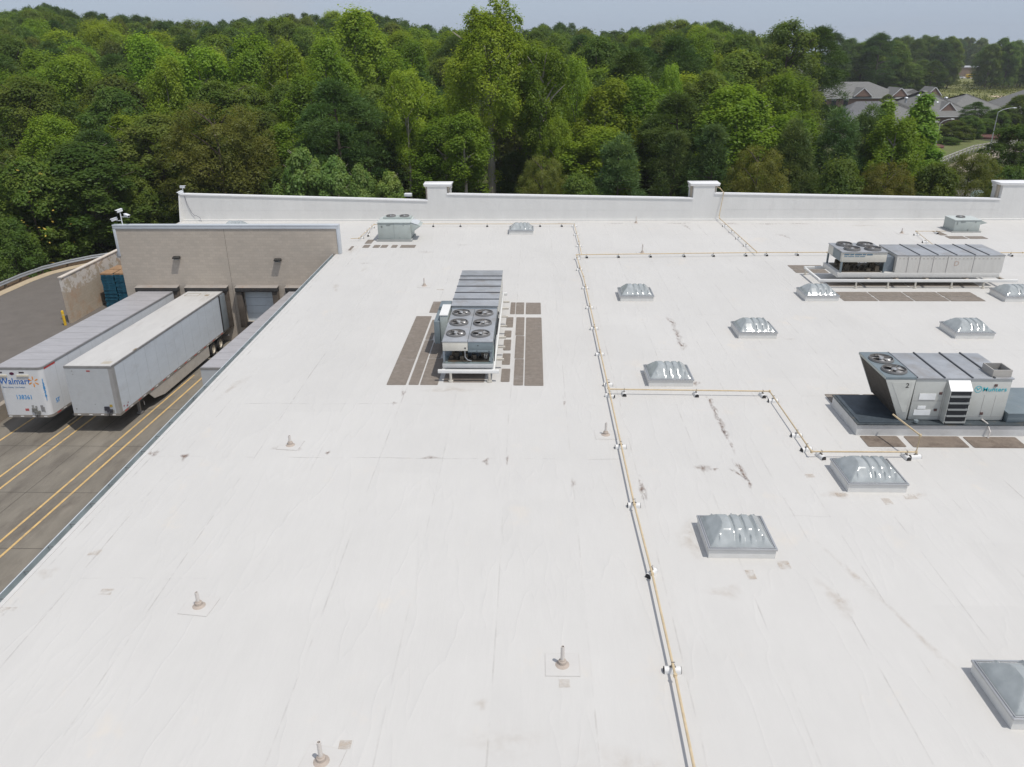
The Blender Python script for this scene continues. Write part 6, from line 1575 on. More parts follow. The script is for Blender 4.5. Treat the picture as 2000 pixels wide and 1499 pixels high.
b = MB(); b.lathe([(.101, .80), (.103, .80), (.103, .87), (.101, .87)], 16); b.build('stripe', M('stripe_pale', (.66, .55, .25), .5), r, local=True)
pal_blue = M('pallet_blue', (.010, .088, .145), .8, var=.25, scale=3, dirt=(.03, .05, .06), damt=.5)
pal_wood = M('pallet_wood', (.36, .225, .125), .85, var=.25, scale=4, dirt=(.24, .13, .07), damt=.5)
pal_red = M('pallet_red', (.40, .055, .06), .8, var=.2)
def make_pallet(m):
    b = MB()
    for k in range(7): b.box(-.5+k*.148, -.5+k*.148+.11, -.6, .6, .118, .138)
    for y in (-.6, -.05, .5): b.box(-.5, .5, y, y+.1, .022, .117)
    for k in range(3): b.box(-.5+k*.45, -.4+k*.45, -.6, .6, .0, .0215)
    return b.build('pallet', m, None, local=True, smooth=0)
pb = make_pallet(pal_blue); pw = make_pallet(pal_wood); pr = make_pallet(pal_red); first = {id(pb): 1, id(pw): 1, id(pr): 1}
prnd = random.Random(4)
PG = 'pallets stacked beside the dock wall'
stacks = [(-33.85, 59.3, 19, 'blue pallet in the tall stack nearest the peeling wall'), (-32.75, 59.35, 19, 'blue pallet in the tall stack in the middle of the row'), (-31.6, 59.4, 19, 'blue pallet in the stack next to the dock wall corner'), (-33.8, 60.65, 19, 'blue pallet in the rear stack by the peeling wall'), (-32.7, 60.7, 19, 'blue pallet in the middle rear stack')]
tops = [('wood', 'bare wood pallet topping the stack nearest the peeling wall'), ('wood', 'bare wood pallet topping the middle stack'), ('wood', 'bare wood pallet topping the stack by the dock wall corner'), ('wood', 'bare wood pallet topping the rear stack by the peeling wall'), ('red', 'red pallet lying on the middle rear stack')]
for (x, y, n, l), (tm, tl) in zip(stacks, tops):
    for k in range(n+1):
        src = pb if k < n else (pw if tm == 'wood' else pr)
        if first[id(src)]: o = src; first[id(src)] = 0
        else: o = src.copy(); COL.objects.link(o)
        o.location = (x+prnd.uniform(-.03, .03), y+prnd.uniform(-.03, .03), -5.496+k*.1395); o.rotation_euler.z = prnd.uniform(-.03, .03)
        tag(o, l if k < n else tl, 'pallet', PG)
o = pr.copy(); COL.objects.link(o); o.location = (-31.55, 60.8, -5.496+.1395*19); tag(o, 'red pallet on the rear stack beside the dock wall corner', 'pallet', PG)
for k in range(19):
    o = pb.copy(); COL.objects.link(o); o.location = (-31.55+prnd.uniform(-.03, .03), 60.8, -5.496+k*.1395); tag(o, 'blue pallet in the rear stack beside the dock wall corner', 'pallet', PG)

# ------------------------------------------------------------------ lamps
def street_lamp(label, base, h, arm, yaw, head=.55, mat=None):
    m = mat or M('lamp_post_grey', (.50, .53, .54), .45, .3, var=.06)
    r = thing('street_lamp', label, 'street lamp', base); r.rotation_euler.z = yaw
    b = MB(); b.tube([(0, 0, 0), (0, 0, h*.5), (0, 0, h)], [.11, .09, .06], 8); b.build('pole', m, r, local=True)
    b = MB(); b.tube([(0, 0, h-.1), (arm*.3, 0, h+.35), (arm*.75, 0, h+.62), (arm, 0, h+.66)], .045, 6); b.build('arm', m, r, local=True)
    b = MB(); b.hexa([(arm-.1, -.16, h+.60), (arm+head, -.14, h+.62), (arm+head, .14, h+.62), (arm-.1, .16, h+.60), (arm-.1, -.12, h+.76), (arm+head, -.08, h+.70), (arm+head, .08, h+.70), (arm-.1, .12, h+.76)]); b.build('lamp_head', M('lamp_head_white', (.72, .74, .75), .4), r, local=True, bevel=.02)
    return r
street_lamp('tall street lamp with curved arm at the right frame edge', (85.5, 152, -6), 8.3, 2.6, .0)
street_lamp('lower street lamp half hidden behind the brightest narrow tree', (75.9, 153, -6), 6.3, 1.9, .0)
r = thing('floodlight', 'white floodlight head showing just above the parapet left of the first pier', 'floodlight', (-11.3, 70.5, -6))
b = MB(); b.tube([(0, 0, 0), (0, 0, 7.3)], .09, 8); b.build('pole', M('lamp_post_dark', (.09, .09, .09), .5), r, local=True)
b = MB(); b.box(-.32, .34, -.25, .25, 7.25, 7.52); b.build('lamp_head', mw, r, local=True, bevel=.03)

# ------------------------------------------------------------------ brick offices with shingle roofs in the clearing
shingle = M('grey_shingle', (.172, .172, .165), .9, var=.14, scale=1.5, stretch=(1, 1, 3), bump=.3, bscale=8, dirt=(.13, .13, .123), damt=.5, dscale=.3)
shingle2 = M('dark_grey_shingle', (.14, .143, .15), .9, var=.14, scale=1.5, stretch=(1, 1, 3), bump=.3, bscale=8, dirt=(.11, .11, .115), damt=.5, dscale=.3)
brickm = block_material('red_brick', (.235, .145, .115), (.30, .26, .22), (.19, .13, .11), .6, .4)
trimw = M('trim_white', (.68, .68, .68), .5, var=.03)
glassd = M('window_dark', (.03, .035, .045), .12, var=.2, spec=.6)
def hip(b, x0, x1, y0, y1, ze, zr, inset, mi=0, ov=.6):
    X0, X1, Y0, Y1 = x0-ov, x1+ov, y0-ov, y1+ov; yc = (y0+y1)/2
    if inset is None: inset = (Y1-Y0)/2
    b.add([(X0, Y0, ze), (X1, Y0, ze), (X1, Y1, ze), (X0, Y1, ze), (X0+inset, yc, zr), (X1-inset, yc, zr)], [(0, 1, 5, 4), (1, 2, 5), (2, 3, 4, 5), (3, 0, 4), (0, 3, 2, 1)], mi)
def office(name, label, parts, gables, windows, vents, mat_i):
    r = thing(name, label, 'building', ((parts[0][0]+parts[0][1])/2, (parts[0][2]+parts[0][3])/2, -6.))
    b = MB()
    for x0, x1, y0, y1, ze, zr, ins in parts: b.box(x0+.02, x1-.02, y0+.02, y1-.02, -6.2, ze)
    wl = b.build('wall', brickm, r, smooth=0)
    b = MB()
    for x0, x1, y0, y1, ze, zr, ins in parts: hip(b, x0, x1, y0, y1, ze+.01, zr, ins)
    rf = b.build('roof', mat_i, r, smooth=0)
    b = MB()
    for x0, x1, y0, y1, ze, zr, ins in parts: b.box(x0-.6, x1+.6, y0-.62, y0-.57, ze-.22, ze+.0); b.box(x0-.62, x0-.57, y0-.6, y1+.6, ze-.22, ze)
    b.build('fascia', trimw, r)
    for x, y, wd, zb, zt_, dep in gables:   # gable dormers facing the store
        b = MB(); b.add([(x-wd/2, y, zb), (x+wd/2, y, zb), (x, y, zt_), (x-wd/2, y+dep, zb), (x+wd/2, y+dep, zb), (x, y+dep, zt_)], [(0, 2, 5, 3), (2, 1, 4, 5), (0, 3, 4, 1)]); b.build('gable_roof', mat_i, r, smooth=0)
        g = MB(); g.add([(x-wd/2+.35, y+.05, zb+.02), (x+wd/2-.35, y+.05, zb+.02), (x, y+.05, zt_-.33), (x-wd/2+.35, y+.4, zb+.02), (x+wd/2-.35, y+.4, zb+.02), (x, y+.4, zt_-.33)], [(0, 1, 2), (5, 4, 3), (0, 3, 4, 1)]); go = g.build('gable', brickm, r, smooth=0)
        t = MB()
        for s in (-1, 1): t.hexa([(x+s*wd/2-(.0 if s < 0 else .3), y-.12, zb-.02), (x+s*wd/2+(.3 if s < 0 else .0), y-.12, zb-.02), (x+s*wd/2+(.3 if s < 0 else .0), y-.02, zb-.02), (x+s*wd/2-(.0 if s < 0 else .3), y-.02, zb-.02), (x-.18, y-.12, zt_-.05), (x+.18, y-.12, zt_-.05), (x+.18, y-.02, zt_-.05), (x-.18, y-.02, zt_-.05)])
        t.build('gable_trim', trimw, go)
    for x, y, z0, z1 in windows:
        b = MB(); b.box(x-.75, x+.75, y-.06, y+.01, z0, z1); f = b.build('window', glassd, wl)
        b = MB(); b.box(x-.9, x+.9, y-.09, y-.0, z1+.002, z1+.3); b.build('lintel', trimw, f)
    for x, y, z in vents:
        b = MB(); b.lathe([(.30, -.6), (.30, .35), (.5, .42), (.55, .62), (.4, .85), (.001, .92)], 10, (x, y, z)); b.build('roof_vent', M('vent_dome', (.55, .57, .6), .35, .5), rf)
    return r
office('brick_office', 'red brick office with hipped grey roof and white trimmed gables beyond the trees',
    [(98.5, 128, 284, 304, -2.6, 2.1, 10.5), (123, 133.5, 281, 300, -2.6, -.2, None)],
    [(112.6, 283.0, 6.5, -2.2, .6, 9), (124.4, 281.4, 6.0, -2.2, .6, 10), (134.8, 279.5, 5.5, -1.9, .9, 8)],
    [(99.9, 284, -5.4, -3.4), (103.3, 284, -5.4, -3.4), (107.4, 284, -5.4, -3.4)], [], shingle)
office('brick_office', 'broad grey shingled office roof with round vents behind the bright narrow trees',
    [(100.5, 119.5, 222, 246, -3.9, 2.0, 11), (87, 104, 212, 232, -4.4, .2, None), (113, 132, 226, 246, -3.6, 1.0, None)],
    [(112.6, 224.0, 5.5, -3.0, -.4, 8), (89.6, 206.0, 4.8, -4.6, -2.0, 8), (84.0, 214, 5, -4.4, -1.8, 8)], [], [(103.2, 229.5, -.3), (107.6, 232, .2), (106.3, 226.5, -1.5), (111.0, 231.4, -.2), (111.2, 228.2, -1.4), (114.8, 231, -.4)], shingle)
office('grey_roofed_office', 'grey shingled office roof partly hidden by pines left of the bright narrow tree',
    [(72.5, 93, 197, 212, -4.6, -.9, None), (80, 98, 214, 226, -4.4, .1, None)], [], [], [(86.9, 203.5, -1.0)], shingle2)
office('grey_roofed_office', 'grey hipped office roof at the right frame edge behind the trees',
    [(131, 152, 226, 246, -3.4, 2.3, 9)], [], [], [], shingle)
# far shops, bus and cars beyond the field
r = thing('far_shop', 'flat roofed shop half hidden by trees beyond the field at the right', 'building', (300, 585, -6))
b = MB(); b.box(283, 309, 580, 600, -6.2, -.2); b.build('wall', M('shop_brown_wall', (.20, .145, .10), .8, var=.15), r); b = MB(); b.box(282.5, 309.5, 579.5, 600.5, -.198, .5); b.build('roof', M('shop_roof_white', (.55, .56, .58), .6), r)
r = thing('far_house', 'white house corner peeking between far trees', 'building', (236, 560, -6))
b = MB(); b.box(226, 240, 555, 570, -6, 3.2); b.build('wall', M('siding_white', (.55, .52, .52), .7), r); b = MB(); b.prism([(225.5, 3.21), (240.5, 3.21), (233, 6.6)], 'y', 554.5, 570.5); b.build('roof', shingle, r)
r = thing('bus', 'yellow bus parked in front of the far shop', 'bus', (284, 545, -6))
b = MB(); b.box(281.5, 290.5, 545, 547.4, -5.5, -3.4); b.build('body', M('bus_yellow', (.55, .36, .03), .4), r, bevel=.2); b = MB(); b.box(282, 290, 544.95, 544.99, -4.4, -3.8); b.build('window', glassd, r)
b = MB()
for x in (283, 288.6): b.tube([(x, 544.9, -5.5), (x, 547.5, -5.5)], .48, 12)
b.build('wheels', black, r)
def far_car(label, x, y, col, yaw=0.):
    r = thing('parked_car', label, 'car', (x, y, -5.95), 'cars seen far away or through leaves'); r.rotation_euler.z = yaw
    b = MB(); b.prism([(-2.2, .35), (2.2, .35), (2.25, .8), (1.3, .95), (.75, 1.42), (-1.1, 1.42), (-1.75, .98), (-2.25, .9)], 'y', -.88, .88); b.build('body', M('car_'+label.split()[0], col, .25, .1, var=.02), r, local=True, bevel=.06)
    b = MB(); b.prism([(1.22, .98), (.72, 1.37), (-1.05, 1.37), (-1.62, 1.0)], 'y', -.89, .89); b.build('window', glassd, r, local=True)
    for sx in (-1.35, 1.4):
        b = MB(); b.tube([(sx, -.92, .33), (sx, .92, .33)], .33, 14); b.build('wheel', black, r, local=True)
far_car('white car parked left of the far yellow bus', 277, 545, (.7, .7, .7)); far_car('silver car parked right of the far yellow bus', 294, 544, (.5, .52, .55)); far_car('pale car seen between far trees at the right edge', 336, 560, (.6, .65, .7), .5)
far_car('green-grey car glimpsed through bushes left of the third pier', 60.5, 107, (.25, .33, .31), .8); far_car('red car glimpsed right above the third pier', 66.2, 108, (.35, .06, .05), .6)
r = thing('guard_fence', 'white rail guard fence along the lane before the grass strip', 'fence', (82, 155, -6))
F = [(68.0, 136.5), (71.5, 141.8), (78.5, 150.5), (87.9, 161.9), (95.1, 167.8), (104, 172)]
fm = M('fence_white', (.47, .46, .43), .6, var=.06, dirt=(.4, .37, .33), damt=.4)
for hgt in (.55, 1.05):
    b = MB(); P = F; L2 = offset_path(P, .09)
    for i in range(len(P)-1): b.hexa([(*P[i], -6+hgt), (*P[i+1], -6+hgt), (*L2[i+1], -6+hgt), (*L2[i], -6+hgt), (*P[i], -5.78+hgt), (*P[i+1], -5.78+hgt), (*L2[i+1], -5.78+hgt), (*L2[i], -5.78+hgt)])
    b.build('rail', fm, r)
for i in range(len(F)-1):
    n = 5
    for k in range(n):
        x = F[i][0]+(F[i+1][0]-F[i][0])*k/n; y = F[i][1]+(F[i+1][1]-F[i][1])*k/n; b = MB(); b.box(x-.09, x+.09, y-.2, y-.02, -6.2, -4.7); b.build('post', fm, r)
lane = offset_path(F, -1.2); lane2 = offset_path(F, -6)
b = MB()
for i in range(len(F)-1): b.add([(*lane2[i], -5.98), (*lane2[i+1], -5.98), (*lane[i+1], -5.98), (*lane[i], -5.98)], [(0, 1, 2, 3)])
tag(b.build('lane', M('lane_pale', (.34, .29, .23), .9, var=.12)), kind='structure')
grassm = M('mown_grass', (.115, .135, .04), .95, var=.25, scale=.8, bump=.5, bscale=6, dirt=(.17, .14, .07), damt=.6, dscale=.25)
b = MB(); g1 = offset_path(F, .2); g2 = offset_path(F, 24)
for i in range(len(F)-1): b.add([(*g1[i], -5.97), (*g1[i+1], -5.97), (g2[i+1][0], g2[i+1][1], -5.7), (g2[i][0], g2[i][1], -5.7)], [(0, 1, 2, 3)])
tag(b.build('grass_strip', grassm), kind='structure')
mulch = M('red_mulch', (.115, .05, .042), .95, var=.3, scale=2)
for n_, (x0, x1, y0, y1) in enumerate(((78, 86, 166, 176), (100, 112, 184, 194))):
    b = MB(); b.prism([((x0+x1)/2+(x1-x0)/2*math.cos(2*math.pi*k/16), (y0+y1)/2+(y1-y0)/2*math.sin(2*math.pi*k/16)) for k in range(16)], 'z', -6, -5.6); tag(b.build('mulch_bed', mulch), kind='structure')
b = MB(); b.sheet([(120, 305), (420, 305), (520, 545), (140, 545)], -5.96); tag(b.build('field', M('rough_field', (.16, .165, .05), .95, var=.3, scale=.08, bump=.5, bscale=2, dirt=(.20, .15, .07), damt=.7, dscale=.05)), kind='structure')
b = MB(); b.sheet([(255, 546), (420, 546), (420, 578), (255, 578)], -5.95); tag(b.build('far_lot', M('far_lot', (.35, .33, .31), .9)), kind='structure')
for x0, x1, y0, y1 in ((158, 181, 365, 395), (188, 203, 330, 352)):
    b = MB(); b.sheet([(x0, y0), (x1, y0+2), (x1+6, y1), (x0+4, y1)], -5.94); tag(b.build('bare_ground', M('bare_sand', (.50, .39, .28), .95, var=.1)), kind='structure')
b = MB(); b.sheet([(58, 96), (75, 96), (80, 118), (60, 118)], -5.96); tag(b.build('side_lot', M('side_lot', (.22, .20, .18), .9)), kind='structure')

# ------------------------------------------------------------------ trees
NP = np.random.default_rng(11)
def leaf_mat(name, col, col2, trans=.55):
    m = bpy.data.materials.new(name); m.use_nodes = True; t = m.node_tree; N = t.nodes; L = t.links; N.clear()
    out = N.new('ShaderNodeOutputMaterial'); d = N.new('ShaderNodeBsdfDiffuse'); tr = N.new('ShaderNodeBsdfTranslucent'); mx = N.new('ShaderNodeMixShader'); mx.inputs[0].default_value = trans
    gl = N.new('ShaderNodeBsdfGlossy'); gl.inputs['Roughness'].default_value = .45; gl.inputs[0].default_value = (.5, .55, .6, 1); m2 = N.new('ShaderNodeMixShader'); m2.inputs[0].default_value = .015
    at = N.new('ShaderNodeAttribute'); at.attribute_name = 'tint'; oi = N.new('ShaderNodeObjectInfo')
    c = N.new('ShaderNodeMix'); c.data_type = 'RGBA'; c.inputs[6].default_value = (*col, 1); c.inputs[7].default_value = (*col2, 1); L.new(at.outputs['Fac'], c.inputs[0])
    mu = N.new('ShaderNodeMix'); mu.data_type = 'RGBA'; mu.blend_type = 'MULTIPLY'; mu.inputs[0].default_value = 1; L.new(c.outputs[2], mu.inputs[6]); L.new(oi.outputs['Color'], mu.inputs[7])
    ye = N.new('ShaderNodeVectorMath'); ye.operation = 'MULTIPLY'; ye.inputs[1].default_value = (1.15, 1.1, .6); L.new(mu.outputs[2], ye.inputs[0])
    L.new(mu.outputs[2], d.inputs[0]); L.new(ye.outputs[0], tr.inputs[0]); L.new(d.outputs[0], mx.inputs[1]); L.new(tr.outputs[0], mx.inputs[2])
    L.new(mx.outputs[0], m2.inputs[1]); L.new(gl.outputs[0], m2.inputs[2]); L.new(m2.outputs[0], out.inputs[0])
    return m
barkp = M('bark_pale', (.38, .34, .28), .9, var=.25, scale=3, stretch=(1, 1, .2))
barkd = M('bark_dark', (.12, .095, .075), .9, var=.3, scale=3, stretch=(1, 1, .2))
LM = {'tulip': leaf_mat('leaves_yellow_green', (0.120, 0.213, 0.024), (0.259, 0.353, 0.050)),
 'oak': leaf_mat('leaves_mid_green', (0.087, 0.163, 0.035), (0.183, 0.250, 0.059)),
 'pine': leaf_mat('needles', (0.046, 0.102, 0.032), (0.114, 0.176, 0.053), .3),
 'youngpine': leaf_mat('needles_grey_green', (0.063, 0.126, 0.053), (0.156, 0.213, 0.079), .3),
 'olive': leaf_mat('leaves_olive', (0.108, 0.138, 0.032), (0.215, 0.218, 0.058)),
 'sycamore': leaf_mat('leaves_fresh', (0.114, 0.223, 0.053), (0.290, 0.371, 0.132)),
 'shrub': leaf_mat('leaves_shrub', (0.073, 0.139, 0.032), (0.187, 0.242, 0.053)),
 'columnar': leaf_mat('leaves_bright', (0.124, 0.232, 0.035), (0.270, 0.371, 0.079))}
def unit(v): return v/np.maximum(np.linalg.norm(v, axis=-1, keepdims=True), 1e-6)
def profile(kind, t):
    if kind == 'tallpoplar': return np.sin(np.pi*np.clip(.27+.69*t, 0, 1))**.8
    if kind in ('tulip', 'leaner', 'forked'): return np.sin(np.pi*np.clip(.12+.80*t, 0, 1))**.75
    if kind in ('oak', 'sycamore', 'smalltree'): return np.sqrt(np.clip(1-(1.75*t-.72)**2, .02, 1))
    if kind == 'pine': return np.clip(.55+.55*np.sin(np.pi*(t*.85+.08)), 0, 1)*np.clip((1.06-t)*2.6, 0, 1)
    if kind == 'youngpine': return np.clip(1.05-t, .05, 1)**.75
    if kind == 'columnar': return np.clip(np.sin(np.pi*np.clip(.24+.60*t, 0, 1)), .05, 1)*np.clip((1.03-t)*1.5, .06, 1)**.7
    if kind == 'olive': return np.clip(.62+.55*t, 0, 1)*np.sqrt(np.clip(1-np.clip((t-.45)/.58, 0, 1)**2, .03, 1))
    return np.sqrt(np.clip(1-t**2, .05, 1))
SPEC = { # kind: height, width, crown base fraction, clumps, leaves per clump, leaf length, leaf width ratio, clump size, clump z stretch
 'tulip': (17, 7.5, .20, 135, 250, .25, .66, .10, 1.4), 'oak': (16, 9, .12, 150, 250, .25, .66, .095, .9), 'pine': (18, 7.5, .28, 110, 270, .42, .15, .115, .7),
 'youngpine': (9.5, 5.5, .02, 130, 260, .28, .15, .085, 1.1), 'olive': (14, 12, .04, 210, 210, .26, .38, .072, .85), 'sycamore': (9, 6, .03, 120, 210, .25, .8, .095, 1.),
 'shrub': (6, 6, .0, 105, 220, .20, .55, .105, .9), 'columnar': (15, 5.5, .04, 150, 220, .25, .66, .095, 1.1), 'forked': (18, 8, .46, 95, 250, .25, .66, .11, 1.1),
 'tallpoplar': (24.5, 11.5, .45, 230, 250, .26, .66, .072, 1.35), 'leaner': (13, 4.2, .50, 60, 260, .22, .62, .15, 1.1), 'smalltree': (9, 6.5, .02, 125, 230, .22, .6, .095, .95)}
def crown_arrays(kind, rng):
    Hh, Wd_, cb, nc, nl, ll, lw, cs, zs = SPEC[kind]
    t = rng.random(nc)**(.85 if kind not in ('youngpine', 'columnar') else 1.25)
    ph = rng.random(nc)*2*np.pi; lob = 1+.16*np.sin(3*ph+rng.random()*6)+.10*np.sin(5*ph+t*5+rng.random()*6)
    rad = (.30+.70*rng.random(nc)**.5)*profile(kind, t)*Wd_/2*lob*(1-cs*1.1)
    z = Hh*(cb+(1-cb)*t*(.93 if kind == 'tallpoplar' else 1))-cs*Wd_*.6
    C = np.stack([rad*np.cos(ph), rad*np.sin(ph), z], 1)
    if kind == 'tallpoplar':   # sparse sprays on top and sprouts down the trunk
        ex = np.array([[-1.6, 0, 24.0], [-2.2, .3, 23.2], [.4, .2, 25.2], [.9, -.2, 24.4], [1.6, .4, 24.6], [2.4, 0, 23.6], [3.1, .2, 23.0], [-.3, .2, 11], [.4, -.2, 10.2], [-.4, 0, 9.2], [.5, .1, 8.0], [.5, 0, 5.2]])
        C = np.concatenate([C, ex]); nc = len(C)
    rc = cs*Wd_*(.75+.55*rng.random(nc))
    if kind == 'tallpoplar': rc[-12:] *= .72
    ctint = rng.random(nc)
    d = unit(rng.normal(size=(nc, nl, 3))+np.array([0, 0, .35]))
    out = unit(np.concatenate([C[:, :2], np.full((nc, 1), .15*Wd_)], 1))[:, None, :]
    d = unit(d+.45*out)
    rr = rc[:, None, None]*(.35+.65*rng.random((nc, nl, 1))**.45)*(1+.75*rng.random((nc, nl, 1))**4)
    p = C[:, None, :]+d*rr*np.array([1, 1, zs])
    nrm = unit(d*.85+rng.normal(size=d.shape)*.36+np.array([0, 0, .65])) if kind not in ('pine', 'youngpine') else unit(rng.normal(size=d.shape)+np.array([0, 0, .3]))
    p = p.reshape(-1, 3); nrm = nrm.reshape(-1, 3); dd = d.reshape(-1, 3)
    if kind in ('pine', 'youngpine'): a = unit(dd+rng.normal(size=dd.shape)*.35)
    else: a = unit(np.cross(nrm, rng.normal(size=nrm.shape)))
    bb = unit(np.cross(nrm, a)); L_ = ll*(.65+.7*rng.random((len(p), 1)))
    v = np.stack([p-a*L_*.5, p-bb*L_*lw*.5+a*L_*.06, p+a*L_*.5, p+bb*L_*lw*.5+a*L_*.06], 1)
    tint = np.clip(np.repeat(ctint, nl)*.60+.08+rng.random(len(p))*.28, 0, 1)
    return v, tint
def leaf_mesh(name, v, tint, mat):
    n = len(v); me = bpy.data.meshes.new(name); me.vertices.add(n*4); me.vertices.foreach_set('co', v.reshape(-1).astype(np.float32))
    me.loops.add(n*4); me.loops.foreach_set('vertex_index', np.arange(n*4, dtype=np.int32)); me.polygons.add(n)
    me.polygons.foreach_set('loop_start', np.arange(0, n*4, 4, dtype=np.int32)); me.polygons.foreach_set('loop_total', np.full(n, 4, dtype=np.int32))
    me.update(calc_edges=True); at = me.attributes.new('tint', 'FLOAT', 'FACE'); at.data.foreach_set('value', tint.astype(np.float32)); me.materials.append(mat); return me
def trunk_mesh(kind, rng):
    Hh, Wd_, cb, *_ = SPEC[kind]; b = MB(); r0 = {'shrub': .08, 'youngpine': .13, 'sycamore': .14, 'smalltree': .13, 'columnar': .16, 'tallpoplar': .50, 'leaner': .24, 'forked': .3}.get(kind, .26)
    top = Hh*.9; bend = [(0, 0, -.5)]; x = y = 0
    lean = .25
    for k in range(1, 7): x += rng.normal()*lean*.25; y += rng.normal()*lean*.25; bend.append((x, y, top*k/6))
    if kind == 'forked':
        b.tube([(0, 0, -.5), (.15, 0, 4.5), (.1, .1, 6)], [r0, r0*.8, r0*.75], 8); b.tube([(.1, .1, 5.9), (-1.0, .3, 9.5), (-1.3, .4, 13)], [r0*.6, r0*.5, r0*.25], 7); b.tube([(.1, .1, 5.9), (1.0, -.2, 9), (2.0, -.2, 13)], [r0*.6, r0*.5, r0*.25], 7)
    else: b.tube(bend, [r0*(1-(.07 if kind == 'tallpoplar' else .13)*k) for k in range(7)], 8)
    forks = 9 if kind not in ('shrub',) else 5
    for k in range(forks):
        tz = (max(cb, .12)+.05+(.8-cb)*rng.random())*Hh if kind != 'shrub' else .3
        if tz > top: continue
        i = min(int(tz/top*6), 5); f = tz/top*6-i; s = Vector(bend[i]).lerp(Vector(bend[i+1]), f) if tz > 0 else Vector((0, 0, 0))
        a = rng.random()*6.28; L_ = Wd_*(.26 if kind in ('olive', 'leaner', 'shrub') else .38)*float(profile(kind, np.array(min(max((tz/Hh-cb)/(1-cb), 0), 1))))
        e = s+Vector((math.cos(a)*L_, math.sin(a)*L_, L_*(.9 if kind not in ('pine', 'youngpine') else .2)))
        m_ = s.lerp(e, .5)+Vector((0, 0, L_*.08)); b.tube([s, m_, e], [r0*.42, r0*.28, r0*.1], 5)
    me_o = b.build('trunk', barkp if kind in ('tulip', 'forked', 'tallpoplar', 'leaner', 'sycamore') else barkd, None, local=True)
    return me_o.data, me_o
PROTO = {}
CR = {}
def proto(kind, i):
    key = (kind, i)
    if key not in PROTO:
        rng = np.random.default_rng(abs(hash(kind)) % 1000 if False else sum(map(ord, kind))*7+i*13)
        v, tint = crown_arrays(kind, rng); CR[key] = (v, tint)
        lm = LM.get('oak' if kind == 'smalltree' else kind, LM['tulip'])
        me = leaf_mesh('crown', v, tint, lm); tm, to = trunk_mesh(kind, rng); bpy.data.objects.remove(to)
        PROTO[key] = (me, tm)
    return PROTO[key]
KN = {'tulip': 'broadleaf_tree', 'oak': 'broadleaf_tree', 'pine': 'pine_tree', 'youngpine': 'pine_tree', 'olive': 'broadleaf_tree', 'sycamore': 'young_tree', 'shrub': 'shrub', 'columnar': 'narrow_tree', 'tallpoplar': 'broadleaf_tree', 'forked': 'broadleaf_tree', 'leaner': 'broadleaf_tree', 'smalltree': 'broadleaf_tree'}
def zone(px, Y):
    h = ['far left', 'above the guardrail', 'above the parapet end', 'left of the skyline poplar', 'near the tallest tree', 'right of the tallest tree', 'left of the second pier', 'above the second pier', 'near the clearing'][min(max(int(px//175), 0), 8)]
    d = 'just behind the front row' if Y < 125 else 'in the middle of the forest' if Y < 190 else 'deep in the forest' if Y < 255 else 'on the far wooded ridge'
    return d+', '+h
trnd = random.Random(9); NV = {'tulip': 3, 'oak': 3, 'pine': 3, 'youngpine': 2, 'olive': 2, 'sycamore': 2, 'shrub': 2, 'columnar': 2, 'smalltree': 3}
for n_, (kind, x, y, g, hh, wd, tint, lab_, src) in enumerate(TREES):
    dull = kind == 'oak2'; kind = 'oak' if dull else kind
    if kind in ('oak', 'tulip') and hh < 10.5: kind = 'smalltree'
    if src == 'F': wd *= 1.3
    elif src == 'H' and kind in ('tulip', 'oak', 'pine', 'youngpine'): wd *= 1.12
    me, tm = proto(kind, n_ % NV.get(kind, 1))
    if src == 'H': lab = lab_; grp = None
    elif src == 'F':
        lab = (('brownish ' if dull else 'bright ' if tint > .98 else 'dark ' if tint < .8 else 'mid green ')+('pine head ' if kind == 'pine' else 'tall crown ' if kind == 'tulip' else 'rounded crown ')+zone(lab_, y)); grp = 'forest trees'
    else: lab = ('dark ' if tint < .75 else 'green ')+('pine' if kind == 'pine' else 'round tree')+(' in the thicket behind the brick office' if y < 360 else ' in the far tree line '+('behind the brick office' if lab_ < 1780 else 'left of the far shop' if lab_ < 1870 else 'behind the far shop' if lab_ < 1935 else 'at the right frame edge')); grp = 'far tree line'
    r = thing(KN[kind], lab, 'shrub' if kind == 'shrub' else 'tree', (x, y, g), grp)
    H0, W0 = SPEC[kind][:2]
    r.scale = (wd/W0, wd/W0, hh/H0); r.rotation_euler.z = trnd.uniform(0, 6.28) if kind != 'tallpoplar' else 0
    c = bpy.data.objects.new('crown', me); COL.objects.link(c); c.parent = r
    t = (.22+.78*tint)*1.17*trnd.uniform(.93, 1.07); hue = trnd.uniform(-.04, .20)
    if kind in ('shrub',) : hue -= .05
    if dull: c.color = (t*1.12, t*.92, t*.85, 1)
    else: c.color = (t*(1+hue), t*1.04, t*(.92-hue*.6), 1)
    k = bpy.data.objects.new('trunk', tm); COL.objects.link(k); k.parent = r
# flowers or turning leaves on the tree at the left edge
for o in list(COL.objects):
    if o.get('label', '').startswith('bright green tree flecked'):
        v, tint = CR[('smalltree', 0)]
        sel = NP.random(len(v)) < .007; vv = v[sel].copy(); cen = vv.mean(1, keepdims=True); vv = cen+(vv-cen)*1.2; vv += unit(cen-np.array([0, 0, 4.5]))*.12
        me = leaf_mesh('turning_leaves', vv, np.ones(len(vv)), M('orange_leaf', (.42, .30, .05), .7, var=.3)); q = bpy.data.objects.new('turning_leaves', me); COL.objects.link(q); q.parent = o
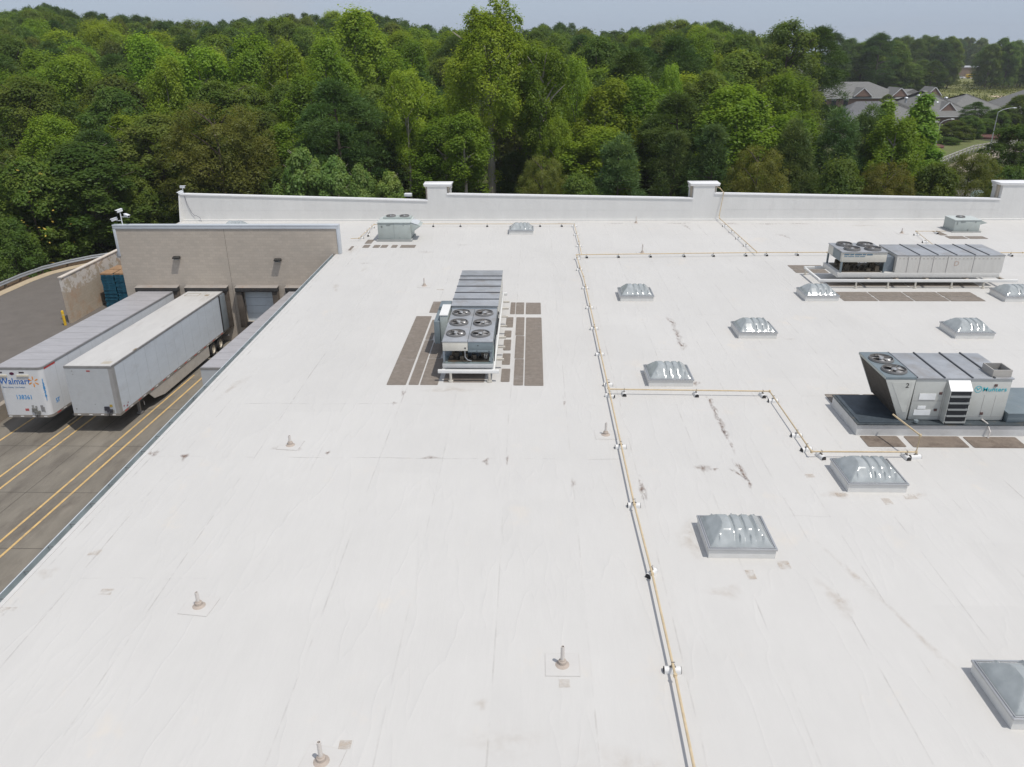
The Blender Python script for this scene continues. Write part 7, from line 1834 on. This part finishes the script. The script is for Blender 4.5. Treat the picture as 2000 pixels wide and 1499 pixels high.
# the remaining far wood reads as one mass
VV = []; TT = []
keys = [k for k in CR if k[0] in ('oak', 'pine')]
for i, (x, y, g, hh, wd) in enumerate(FARWOOD):
    k = keys[i % len(keys)]; v, tint = CR[k]; H0, W0 = SPEC[k[0]][:2]
    sel = NP.permutation(len(v))[:3600]; q = v[sel]; cen = q.mean(1, keepdims=True); q = cen+(q-cen)*1.9
    a = NP.random()*6.28; Rm = np.array([[math.cos(a), -math.sin(a), 0], [math.sin(a), math.cos(a), 0], [0, 0, 1]])
    q = (q @ Rm.T)*np.array([wd/W0, wd/W0, hh/H0])+np.array([x, y, g]); VV.append(q); TT.append(np.clip(tint[sel]*.7+NP.random()*.3, 0, 1))
me = leaf_mesh('far_wood', np.concatenate(VV), np.concatenate(TT), leaf_mat('leaves_far_wood', (.06, .12, .03), (.13, .19, .05)))
o = bpy.data.objects.new('far_wood', me); COL.objects.link(o); tag(o, 'far off treetops filling the forest between the nearer trees', 'forest', kind='stuff')
# scrub in the field behind the offices
rng = np.random.default_rng(5); n = 60000
cx = rng.random(n)*260+125; cy = 308+rng.random(n)**1.4*190; keep = (cx/cy < .70) & (np.sin(cx*.09)+np.sin(cy*.07+cx*.03)+rng.normal(size=n)*.5 > -.3); cx, cy = cx[keep], cy[keep]; n = len(cx)
hgt = .4+2.1*rng.random(n)**2*(1+.6*np.sin(cx*.12)); p = np.stack([cx, cy, -6+hgt*rng.random(n)*1.2], 1)
a = unit(rng.normal(size=(n, 3))); c2 = unit(np.cross(a, rng.normal(size=(n, 3)))); s = (.3+.4*rng.random((n, 1)))
v = np.stack([p-a*s*.6, p-c2*s*.4, p+a*s*.6, p+c2*s*.4], 1)
o = bpy.data.objects.new('scrub', leaf_mesh('scrub', v, rng.random(n), leaf_mat('leaves_scrub', (.085, .115, .022), (.16, .17, .045)))); COL.objects.link(o); tag(o, 'yellowish green scrub growing in the field behind the offices', 'scrub', kind='stuff')

# ------------------------------------------------------------------ thin summer haze
b = MB(); b.box(-1650, 1650, -450, 2250, -11, 60)
hz = bpy.data.materials.new('haze'); hz.use_nodes = True; t = hz.node_tree; t.nodes.clear()
o_ = t.nodes.new('ShaderNodeOutputMaterial'); pv = t.nodes.new('ShaderNodeVolumePrincipled'); pv.inputs['Color'].default_value = (.86, .89, .92, 1); pv.inputs['Density'].default_value = .00021; pv.inputs['Anisotropy'].default_value = .2
t.links.new(pv.outputs[0], o_.inputs['Volume'])
tag(b.build('haze', hz, smooth=0), kind='stuff')
